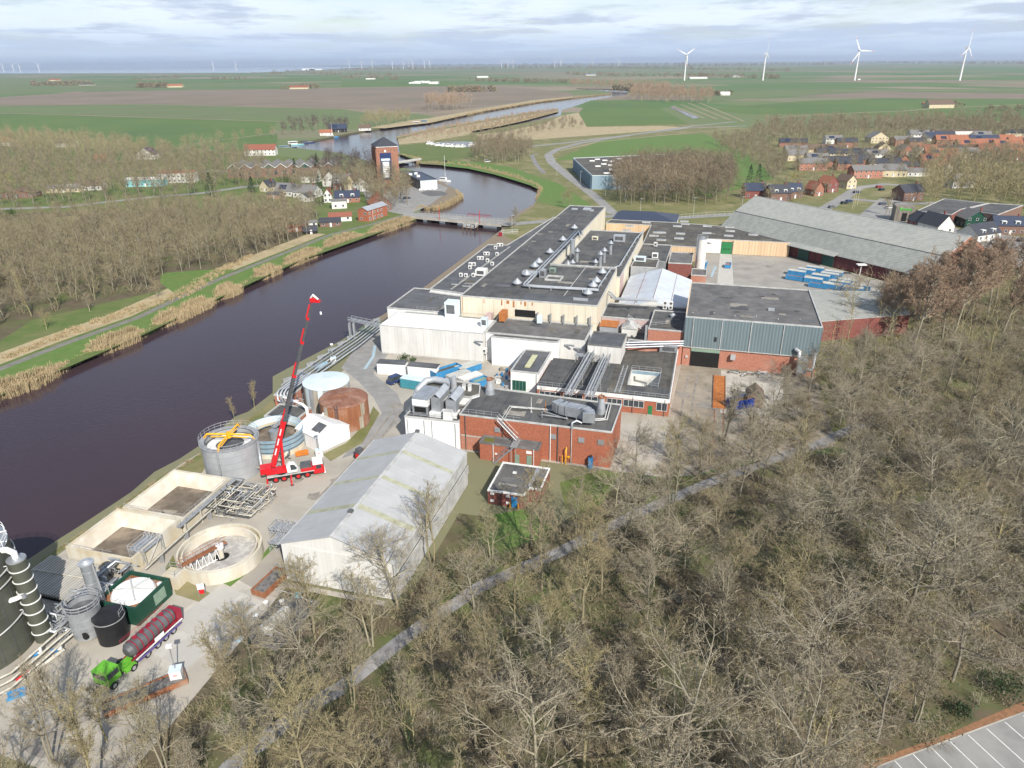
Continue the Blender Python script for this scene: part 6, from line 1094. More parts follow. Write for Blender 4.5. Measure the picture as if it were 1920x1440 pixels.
MB(f).box(3.2, Lt - .2, -.55, -.35, .85, 1.1).box(3.2, Lt - .2, .75, .95, .85, 1.1).build('chassis', 'wine', tk); MB(f).box(3.6, Lt - .4, -1.25, -1.15, .7, .95).build('side_guard', 'purple', tk); MB(f).box(3.4, Lt, -1.2, -1.05, 1.15, 1.25).build('side_rail', 'frame_white', tk)
MB(f).box(Lt - .5, Lt + .4, -.8, 1.2, .8, 2.6).build('rear_cabinet', 'wine', tk); MB(f).box(Lt - 5, Lt - 3.4, -1.3, -1.26, 1.4, 2.0).build('name_plate', 'frame_white', tk)
for q in (5.2, Lt - 4.6, Lt - 3.2, Lt - 1.8):
    for s in (-1.0, 1.2): wheel(f, q, s, .5, .35, tk, 'galv')
MB(f).rail([(3.6, 1.2, 3.1), (Lt - .6, 1.2, 3.1)], .5, 1.5, .03).build('walkway_rail', 'wine', tk)
tr = thing('tractor_unit', 'lime green tractor unit hitched to the tanker trailer under bare branches', 'truck', tuple(c0)); MB(f).box(-1.0, 1.0, -1.1, 1.3, .9, 2.8).build('cab', 'lime', tr); MB(f).box(-1.02, -.99, -.9, 1.1, 1.8, 2.6).build('windscreen', 'glass', tr); MB(f).box(1.6, 3.6, -.5, .7, .7, 1.1).build('chassis', 'lime', tr); MB(f).box(-.8, .8, -1.13, -1.1, 1.8, 2.6).build('side_window', 'glass', tr); MB(f).box(1.7, 3.3, -1.2, -.7, .6, 1.0).build('side_skirt', 'lime', tr)
for q in (-.3, 2.8):
    for s in (-1.05, 1.25): wheel(f, q, s, .5, .35, tr, 'galv')
# mobile crane
q0, q1 = Vector(W(-76.0, 98.6)), Vector(W(-67.0, 104.6)); d = q1 - q0; ang = math.degrees(math.atan2(d.y, d.x)); f = frame(q0.x, q0.y, 0, ang); Lc = d.length
cr_ = thing('mobile_crane', 'red mobile crane truck with tall telescopic boom raised beside the silver tank', 'crane', tuple(q0))
MB(f).box(.3, Lc - 1.6, -1.15, 1.15, .75, 1.25).build('chassis', 'black', cr_); MB(f).box(.4, Lc - 1.8, -1.3, 1.3, 1.25, 1.42).build('deck', 'coping', cr_); MB(f).box(Lc - 4.2, Lc - 1.9, -1.25, 1.25, 1.42, 1.9).build('engine_deck', 'red', cr_); MB(f).box(Lc - 4.2, Lc - 2.2, -.9, .9, 1.9, 2.5).build('engine', 'steel_dark', cr_)
cb_ = MB(xz(f)).prism([(Lc - 1.9, .6), (Lc + .1, .6), (Lc + .1, 1.6), (Lc - .15, 2.5), (Lc - 1.9, 2.5)], -1.25, 1.25).build('driver_cab', 'red', cr_); MB(f).box(Lc - 1.95, Lc - .1, -1.27, 1.27, 2.5, 2.85).build('cab_roof', 'frame_white', cb_); MB(xz(f)).prism([(Lc + .11, 1.6), (Lc + .14, 1.6), (Lc - .11, 2.45), (Lc - .15, 2.45)], -1.1, 1.1).build('windscreen', 'glass', cb_)
MB(f).box(Lc - 1.4, Lc - .4, -1.28, -1.25, 1.6, 2.4).build('side_window', 'glass', cb_); MB(f).box(Lc - .02, Lc + .25, -1.25, 1.25, .4, .7).build('bumper', 'frame_white', cb_)
for q in (1.9, 3.4, 6.0, 7.7 if Lc > 10 else Lc - 1.9):
    for s in (-1.05, 1.05): wheel(f, q, s, .62, .42, cr_, 'red')
for q in (.4, 4.7):
    for s in (-1, 1): MB(f).box(q - .15, q + .15, min(s * .9, s * 3.2), max(s * .9, s * 3.2), .85, 1.1).box(q - .12, q + .12, s * 3.1 - .12, s * 3.1 + .12, .1, .85).build('outrigger', 'red', cr_); MB(f).cyl(q, s * 3.1, .02, .12, .35, n=12).build('outrigger_pad', 'steel_dark', cr_)
pv = Vector(f((1.7, .1, 2.9))); tip = Vector(P(585, 563, 33)); MB(f).cyl(3.1, 0, 1.42, 1.75, 1.1, n=20).build('slew_ring', 'black', cr_)
MB(f).box(.4, 4.2, -1.0, .9, 1.75, 2.3).build('turntable', 'red', cr_); MB(f).box(-.6, 1.4, -1.1, 1.0, 2.1, 3.2).build('counterweight', 'red', cr_); MB(xz(f)).prism([(4.2, 1.7), (5.9, 1.7), (6.1, 2.5), (5.6, 3.4), (4.6, 3.6), (4.1, 3.2)], -1.25, -.25).build('operator_cab', 'frame_white', cr_); MB(xz(f)).prism([(4.8, 2.2), (5.9, 2.2), (5.95, 2.6), (5.5, 3.3), (4.8, 3.4)], -1.28, -1.25).build('cab_window', 'glass', cr_)
secs = [(0, .28, .72, 'red'), (.28, .56, .56, 'boom'), (.56, .76, .46, 'boom'), (.76, .9, .38, 'boom'), (.9, 1.0, .3, 'boom')]
bd = (tip - pv); bl = bd.length; bu = bd.normalized()
for s0, s1, w_, m_ in secs:
    MB().tube([tuple(pv + bu * (bl * s0)), tuple(pv + bu * (bl * s1))], w_ * .72, 4).build('boom_section', m_, cr_)
    MB().tube([tuple(pv + bu * (bl * s1 - .5)), tuple(pv + bu * (bl * s1))], w_ * .8, 4).build('boom_collar', 'red', cr_)
    if m_ == 'boom': q = pv + bu * (bl * s0) + Vector((-.25, -.3, 0)); MB().tube([tuple(q), tuple(q + bu * 2.6)], .14, 4).build('boom_marking', 'red', cr_)
yx, yy = bu.x, bu.y; bb_ = math.atan2(bu.z, math.hypot(bu.x, bu.y))
hd = MB(frame(tip.x, tip.y, tip.z, -10)); hd.box(-.3, .9, -.35, .35, -.3, .45).box(.6, 1.5, -.3, .3, -.35, .1); hd.build('boom_head', 'red', cr_); MB(frame(tip.x, tip.y, tip.z, -10)).tube([(-.2, 0, .4), (.3, 0, 1.0), (1.2, 0, .2)], .18, 6).build('head_frame', 'frame_white', cr_)
MB().tube([(tip.x + 1.3, tip.y, tip.z - .3), (tip.x + 1.3, tip.y, tip.z - 2.2)], .03, 4).build('hook_rope', 'steel_dark', cr_); MB().tube([(tip.x + 1.3, tip.y, tip.z - 2.2), (tip.x + 1.3, tip.y, tip.z - 2.7)], .2, 6).build('hook_block', 'frame_white', cr_)
ram = Vector(f((3.6, .1, 2.2))); MB().tube([tuple(ram), tuple(pv + bu * (bl * .2))], .24, 8).build('luffing_ram', 'red', cr_)
# boom lettering plate and white flashes
for s in (.08, .14, .2): q = pv + bu * (bl * s) + Vector((0, -.55, 0)); MB().tube([tuple(q), tuple(q + bu * 1.3)], .12, 4).build('lettering_strip', 'frame_white', cr_)
# red green tractor by the shed
x, y, _ = P(680, 858); f = frame(x, y, 0, 52); t_ = thing('tractor', 'small red tractor with green front loader parked left of the white shed roof', 'tractor', (x, y, 0)); MB(f).box(-1.4, 1.2, -.5, .5, .5, 1.3).build('body', 'red', t_); MB(f).box(-1.2, 0, -.6, .6, 1.3, 2.4).build('cab', 'steel_dark', t_); MB(f).box(1.6, 3.4, -1.1, 1.1, .2, 1.0).build('loader', 'lime', t_); MB(f).box(1.2, 1.7, -.4, -.3, .5, .8).box(1.2, 1.7, .3, .4, .5, .8).build('loader_arm', 'steel_dark', t_)
for q, r_ in ((-.8, .65), (.8, .42)):
    for s in (-.8, .8): wheel(f, q, s, r_, .35, t_, 'red')
car('dark blue parked car with yellow number plate beside the teal container', (744, 716), 50, 'car2', kind='van')
car('small dark car left of the white shed, nearer the road', (652, 905), 50, 'car3')
# a worker
def person(label, p, z, ang, top='cloth_navy', legs='cloth_navy', helmet='frame_white'):
    x, y, _ = P(*p, z); o = thing('person', label, 'person', (x, y, z)); f = frame(x, y, z, ang)
    vs_ = [(0, 0, .95), (0, 0, 1.2), (0, .05, 1.45), (0, .06, 1.55), (0, .08, 1.68), (.2, .03, 1.42), (.3, .12, 1.15), (.28, .32, 1.0), (-.2, .03, 1.42), (-.3, .1, 1.15), (-.27, .3, 1.02), (.1, 0, .88), (.13, .08, .48), (.13, .0, .06), (.13, .14, .03), (-.1, 0, .88), (-.14, -.08, .48), (-.14, -.16, .06), (-.14, -.02, .03)]
    ed = [(0, 1), (1, 2), (2, 3), (3, 4), (2, 5), (5, 6), (6, 7), (2, 8), (8, 9), (9, 10), (0, 11), (11, 12), (12, 13), (13, 14), (0, 15), (15, 16), (16, 17), (17, 18)]
    rr = [.16, .15, .16, .06, .1, .07, .05, .035, .07, .05, .035, .1, .07, .05, .04, .1, .07, .05, .04]
    me = D.meshes.new('body'); me.from_pydata([tuple(Vector(f(v)) - Vector((x, y, z))) for v in vs_], ed, []); me.materials.append(M[top]); bo = D.objects.new('body', me); C.objects.link(bo); bo.parent = o
    m_ = bo.modifiers.new('Skin', 'SKIN'); 
    for i, q in enumerate(me.skin_vertices[0].data): q.radius = (rr[i], rr[i])
    me.skin_vertices[0].data[0].use_root = True
    s_ = bo.modifiers.new('Subsurf', 'SUBSURF'); s_.levels = s_.render_levels = 1
    MB(f).cyl(0, .08, 1.6, 1.78, .1, .09, 10).build('head', 'skin', o); MB(f).cyl(0, .08, 1.74, 1.86, .14, .08, 10).build('helmet', helmet, o); return o
person('person in dark blue workwear and white helmet standing on the pipe bridge', (1127, 706), 5.2, 30)
# ================================================================== villages, tower, bridges, boats, turbines
def house(label, p, w_, d_, he, hr, ang, wall='brick_brown', roof='tile_dark', group=None, nwin=3, floors=1, chimney=True, axis='x', gwin=True, cat='house', extra=None):
    o = P(*p); f = frame(o[0], o[1], 0, ang); t_ = gable_hut('house', label, cat, f, -w_ / 2, w_ / 2, 0, d_, he, hr, wall, roof, axis, group, over=.35)
    for k in range(floors):
        z = .9 + k * 2.7
        if z + 1.2 > he + (1.0 if axis == 'y' else 0): break
        for i in range(nwin):
            x = -w_ / 2 + w_ * (i + .5) / nwin; window(t_, x - .55, x + .55, z, z + 1.25, 0, fr=f)
    if gwin:
        for xx, sg in ((w_ / 2, 1), (-w_ / 2, -1)): window(t_, d_ * .25, d_ * .25 + 1.1, .9, 2.1, xx, fr=f, out=sg, axis='y'); window(t_, d_ * .62, d_ * .62 + 1.1, .9, 2.1, xx, fr=f, out=sg, axis='y')
    MB(f).box(-.45 + w_ * .02, .45 + w_ * .02, -.06, 0, 0, 2.0).build('door', 'frame_white', t_)
    if chimney: MB(f).box(w_ * .3, w_ * .3 + .7, d_ * .45, d_ * .45 + .6, hr - 1.0, hr + .9).build('chimney', 'brick_dark', t_)
    if extra == 'solar':
        for i in range(3):
            s0 = (hr - he) / (d_ / 2); y0_, y1_ = d_ * .08, d_ * .36; MB(f).slab([(-w_ * .3 + i * 1.7, y0_, he + s0 * y0_ + .16), (-w_ * .3 + i * 1.7 + 1.6, y0_, he + s0 * y0_ + .16), (-w_ * .3 + i * 1.7 + 1.6, y1_, he + s0 * y1_ + .16), (-w_ * .3 + i * 1.7, y1_, he + s0 * y1_ + .16)], .04).build('solar_panel', 'solar', t_)
    if extra == 'dormer':
        for x in (-w_ * .22, w_ * .22): MB(f).box(x - 1.0, x + 1.0, d_ * .06, d_ * .3, he, he + 1.7).build('dormer', 'frame_white', t_); MB(f).box(x - .7, x + .7, d_ * .06 - .05, d_ * .06, he + .5, he + 1.4).build('dormer_window', 'glass', t_)
    return t_
Q = lambda x, y: (440 + x / 5.333, 290 + y / 5.333)
V = lambda x, y: (1480 + x / 4.364, 230 + y / 4.364)
U = lambda x, y: (1600 + x / 6, 340 + y / 6)
GL, GR = 'houses in the left village', 'houses in the right village'
HL = [  # left bank village
 ('dark roofed brick house with broad beige gable at the left end of the canal village', Q(300, 372), 8, 8, 3.2, 7, -28, 'render_cream', 'tile_dark', 'y'),
 ('grey roofed house with solar panel and white dormer near the tall fir', Q(490, 415), 12, 9, 3.2, 7.2, -16, 'render_white', 'tile_grey', 'x', 'solar'),
 ('wide grey hipped house left of the dark fir tree', Q(690, 432), 14, 10, 3.2, 7, -16, 'render_white', 'tile_grey', 'x', None),
 ('small white gabled cottage in front of the wide grey roof', Q(690, 470), 7, 6, 2.8, 4.8, -28, 'render_white', 'tile_dark', 'y', None),
 ('low navy roofed brick lean-to house left of the white cottages', Q(390, 440), 9, 5, 2.5, 3.6, -16, 'brick_pale', 'tile_navy', 'x', None),
 ('navy mansard roofed house with two white skylights behind the white annex', Q(1130, 480), 14, 9, 3, 6.2, 12, 'brick_salmon', 'tile_navy', 'x', 'dormer'),
 ('white square annex with arched dark windows beside the navy roof', Q(1050, 540), 8, 6, 4.2, 4.9, 14, 'render_white', 'tile_grey', 'x', None),
 ('narrow house with rust orange roof just right of the dark fir', Q(935, 480), 4.5, 7, 4.5, 7.5, 10, 'render_white', 'tile_rust', 'y', None),
 ('big house with bright orange tiled roof beside the bridge road', Q(1470, 560), 11, 10, 3.6, 9, 22, 'brick_brown', 'tile_orange', 'y', None),
 ('low white shed with rust red roof on the canal dike', Q(1060, 668), 11, 5, 2.6, 4.2, 12, 'render_white', 'tile_rust', 'x', None),
 ('dark roofed open carport with brick end on the canal dike', Q(960, 722), 10, 6, 2.4, 4.0, 14, 'brick_brown', 'tile_dark', 'x', None),
 ('black roofed shed nearest the dike path', Q(765, 795), 6, 5, 1.6, 3.6, 20, 'black', 'tile_dark', 'x', None),
 ('low salmon brick outbuilding behind the black shed', Q(620, 768), 9, 4, 2.2, 3.0, 12, 'brick_salmon', 'tile_rust', 'x', None),
 ('small white garage behind the black shed', Q(765, 728), 6, 4, 2.4, 3.2, 18, 'render_white', 'tile_grey', 'x', None),
 ('dark roofed villa with cream bay gable, leftmost of the villa row', Q(740, 280), 11, 9, 4.5, 9, -10, 'render_white', 'tile_brown', 'x', None),
 ('brown roofed villa with white dormer in the middle of the villa row', Q(960, 320), 11, 9, 4.5, 9.5, -14, 'render_white', 'tile_brown', 'y', 'dormer'),
 ('grey roofed brick villa with white balcony right of the villa row centre', Q(1060, 355), 11, 9, 4.5, 9.5, -10, 'brick_brown', 'tile_grey', 'x', 'dormer'),
 ('steep gabled villa with ornate white trim second from the tower', Q(1160, 360), 8, 9, 4.5, 9.5, -10, 'render_cream', 'tile_brown', 'y', None),
 ('white fronted villa nearest the tower under bare trees', Q(1270, 368), 10, 9, 4.5, 8.5, -8, 'render_white', 'tile_brown', 'y', None),
 ('purple black roofed house with white gable beyond the woods', (273, 299), 15, 12, 4, 9, 0, 'render_white', 'tile_purple', 'y', None),
 ('white modern terrace with dark windows and low orange roof behind', (332, 343), 24, 9, 6.5, 7.6, 8, 'render_white', 'tile_rust', 'x', None),
 ('turquoise fronted white terrace left of the white modern terrace', (272, 350), 24, 8, 4.5, 5.6, 6, 'teal_paint', 'render_white', 'x', None),
 ('white bungalow with brown hipped roof on the village road', (165, 357), 17, 10, 2.8, 5.6, 6, 'render_white', 'tile_brown', 'x', None),
 ('long low bungalow row with white dormer on the village road', (118, 361), 20, 9, 2.8, 4.6, 4, 'render_cream', 'tile_grey', 'x', 'dormer'),
 ('gabled brown bungalow at the left edge of the village road', (30, 372), 20, 10, 2.8, 5.4, 2, 'brick_brown', 'tile_brown', 'y', None),
 ('orange roofed white house at the far left among the trees', (10, 274), 13, 10, 4, 8, -4, 'render_white', 'tile_orange', 'x', None),
 ('dark navy roofed farmhouse beside the green field at the left', (122, 276), 18, 10, 4, 8, 6, 'render_white', 'tile_navy', 'x', None),
 ('small orange roofed house hidden in the left woods', (188, 305), 10, 8, 3, 6.5, 0, 'brick_brown', 'tile_orange', 'x', None),
 ('red and white striped roofed shed behind the saw tooth works', (488, 292), 26, 12, 5, 9, 6, 'render_white', 'tile_rust', 'x', None)]
for lb, p, w_, d_, he, hr, ang, wl, rf, ax, ex in [r_ if len(r_) == 11 else r_ + (None,) for r_ in HL]:
    house(lb, p, w_, d_, he, hr, ang, wl, rf, GL, nwin=max(2, int(w_ / 3)), floors=2 if he > 4 else 1, axis=ax, extra=ex, chimney=w_ < 16 and he > 2.7)
# two storey orange brick house by the bridge
a, b_, c_ = P(*Q(1262, 655)), P(*Q(1338, 672)), P(*Q(1530, 608)); ang = math.degrees(math.atan2(c_[1] - b_[1], c_[0] - b_[0])); ln = math.hypot(c_[0] - b_[0], c_[1] - b_[1]); f = frame(*b_, ang)
hb = gable_hut('house', 'two storey orange brick house with light grey roof on the dike by the bridge', 'house', f, 0, ln, 0, 6, 5.6, 7.0, 'brick_red', 'steel_light', 'x', GL, over=.3)
for x in (1, 5.2, 8.5, 11.5):
    if x + 1.3 < ln: window(hb, x, x + 1.3, 3.4, 4.6, 0, fr=f, panes=2); window(hb, x, x + 1.5, .5, 2.0, 0, fr=f, panes=2)
window(hb, 1, 2.2, 3.3, 4.6, 0, fr=f, out=-1, axis='y'); window(hb, 3.4, 4.6, .9, 1.9, 0, fr=f, out=-1, axis='y'); MB(f).box(4.2, 4.3, -.1, 0, 0, 5.6).build('downpipe', 'frame_white', hb)
# saw tooth works
wx = P(505, 332); f = frame(*wx, 5); sw = thing('sawtooth_works', 'old brick works with a row of zigzag gabled roofs and green doors', 'factory', wx)
MB(f).box(-28, 46, 0, 30, 0, 6).build('wall', 'brick_brown', sw)
for i in range(9): x = -28 + i * 8.2; MB(f).add([(x, -.05, 6), (x + 4.1, -.05, 8.8), (x + 8.2, -.05, 6)], [(0, 1, 2)]).build('gable', 'brick_brown' if i % 3 else 'dark_green', sw); MB(f).slab([(x, -.3, 6.05), (x + 4.1, -.3, 8.9), (x + 4.1, 30, 8.9), (x, 30, 6.05)], .1).slab([(x + 4.1, -.3, 8.9), (x + 8.2, -.3, 6.05), (x + 8.2, 30, 6.05), (x + 4.1, 30, 8.9)], .1).build('roof', 'tile_grey', sw); MB(f).tube([(x, -.35, 6.1), (x + 4.1, -.35, 8.95), (x + 8.2, -.35, 6.1)], .2, 4).build('verge', 'frame_white', sw)
for i in range(12): window(sw, -26 + i * 6, -24 + i * 6, 1.5, 4.5, 0, fr=f, panes=2, fm='steel_dark' if i < 9 else 'dark_green')
# tower
tx, ty, _ = P(742, 352); f = frame(tx, ty, 0, 22); H = 25.5
tw = thing('tower', 'square orange brick storage tower with dark pyramid roof and a tall blue banner', 'tower', (tx, ty, 0)); s = 13.5
MB(f).box(-s + 3, 3, 0, s, 0, H).build('wall', 'brick_salmon', tw); MB(f).add([(-s + 2.4, -.6, H), (3.6, -.6, H), (3.6, s + .6, H), (-s + 2.4, s + .6, H), (-s / 2 + 3, s / 2, H + 5)], [(0, 1, 4), (1, 2, 4), (2, 3, 4), (3, 0, 4), (3, 2, 1, 0)]).build('roof', 'tile_dark', tw)
for i in range(6): MB(f).box(-s + 2.55, -s + 3, .4 + i * 2.35, 1.35 + i * 2.35, 0, H - 1.6).build('buttress', 'brick_salmon', tw)
MB(f).box(-s + 2.7, 3.3, -.25, 0, H - .6, H - .1).build('cornice', 'frame_white', tw)
bn = MB(f).box(-8.6, -1.6, -.3, -.04, 5.5, 21.5).build('banner', 'navy', tw); MB(f).box(-7.3, -3.0, -.34, -.3, 6.6, 16.2).build('poster', 'frame_white', bn); MB(f).box(-8.0, -2.4, -.36, -.3, 16.8, 18.2).build('title_strip', 'pale_blue', bn)
for i in range(5): MB(f).box(-6.7, -3.6, -.36, -.34, 8.2 + i * 1.3, 8.5 + i * 1.3).build('print_line', 'steel', bn)
sbox(tw, 'stone_ornament', 'frame_white', -5.6, -4.4, -.2, 0, 21.9, 23.2, fr=f)
for i in range(5): sbox(tw, 'small_window', 'glass', -9.5 + i * 2.6, -9.2 + i * 2.6, -.05, 0, 22.4, 23.4, fr=f)
# quay office, blue warehouse
qo = flat_building('quay_office', 'pale blue and dark clad flat office on the quay between tower and bridge', 'office building', [(-75, 500), (-60, 493), (-46, 459), (-56, 454.5)], 6, 'pale_blue', 'tile_navy', fr=ident, cop='steel_dark')
q0, q1 = Vector((-75.1, 499.8, 0)), Vector((-56.1, 454.2, 0)); ang = math.degrees(math.atan2(q1.y - q0.y, q1.x - q0.x)); ln = (q1 - q0).length; f = frame(q0.x, q0.y, 0, ang); MB(f).box(0, ln, -.15, 0, 0, 5.6).build('side_cladding', 'steel_dark', qo)
for i in range(6): window(qo, 3 + i * 7.6, 7 + i * 7.6, .6, 4.2, -.16, fr=f, panes=2, fm='steel_dark')
for i in range(4): sbox(qo, 'gabion', 'frame_white', -57 + i * 2.8, -55 + i * 2.8, 453.2 + i * 1.0, 454.0 + i * 1.0, 0, 1, fr=ident)
for p in ((-66, 478), (-63, 482), (-60, 470)): sbox(qo, 'roof_unit', 'frame_white', p[0], p[0] + 2, p[1], p[1] + 1.4, 5.6, 6.9, fr=ident)
bwh = flat_building('blue_warehouse', 'long warehouse with blue side cladding and dark roof dotted with skylights behind the road', 'warehouse', [(46, 540), (50.5, 452), (100, 448), (125, 560)], 8.5, 'tank_blue', 'felt_brown', fr=ident, cop='pale_blue')
for i in range(13): sbox(bwh, 'wall_panel', 'tank_blue', 45.9 + .33 * i, 46.05 + .33 * i, 539 - 6.7 * (i + 1), 539 - 6.7 * i - .4, 0, 8.1, fr=ident)
for i, p in enumerate([(1110, 302), (1120, 299), (1132, 308), (1145, 310), (1121, 312), (1134, 301), (1148, 303), (1158, 306), (1147, 318), (1160, 298), (1170, 312), (1137, 325), (1185, 303), (1200, 306), (1212, 299)]): x, y, _ = P(*p, 8.3); sbox(bwh, 'skylight', 'frame_white', x - 1.8, x + 1.8, y - 1.2, y + 1.2, 8.2, 8.8, fr=ident)
# supermarket
sm = flat_building('supermarket', 'flat dark roofed shop with green awning and wooden entrance beside a car park', 'shop', [(195, 344), (206, 334), (218, 347), (240, 362), (226, 376)], 6, 'brick_dark', 'felt', fr=ident)
sm2 = flat_building('brick_store', 'flat dark roofed brown brick store behind the small gabled houses', 'shop', [(219, 346), (227, 333), (254, 356), (241, 362)], 6, 'brick_brown', 'felt', fr=ident)
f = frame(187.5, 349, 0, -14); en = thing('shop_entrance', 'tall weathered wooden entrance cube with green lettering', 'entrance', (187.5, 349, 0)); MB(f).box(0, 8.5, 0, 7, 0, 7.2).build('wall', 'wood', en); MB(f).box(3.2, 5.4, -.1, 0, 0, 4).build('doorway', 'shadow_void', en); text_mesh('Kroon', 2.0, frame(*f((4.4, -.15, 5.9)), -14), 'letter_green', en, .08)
for i in range(12): sbox(en, 'plank', 'wood', .05 + i * .7, .05 + i * .7 + .5, -.09, -.01, 4.1 if 3.0 < .3 + i * .7 < 5.4 else .1, 5.0 + (i % 3) * .5 if 2 < i * .7 < 7 else 7, fr=f)
MB(f).slab([(8.6, -2.4, 2.9), (25, -2.4, 2.9), (25, 0, 3.7), (8.6, 0, 3.7)], .1).build('awning', 'sage', en)
for i, m_ in enumerate(('frame_white', 'yellow', 'frame_white')): MB(f).box(10.5 + i * 2.9, 13 + i * 2.9, -.06, 0, 4.4, 5.4).build('sign', m_, en)
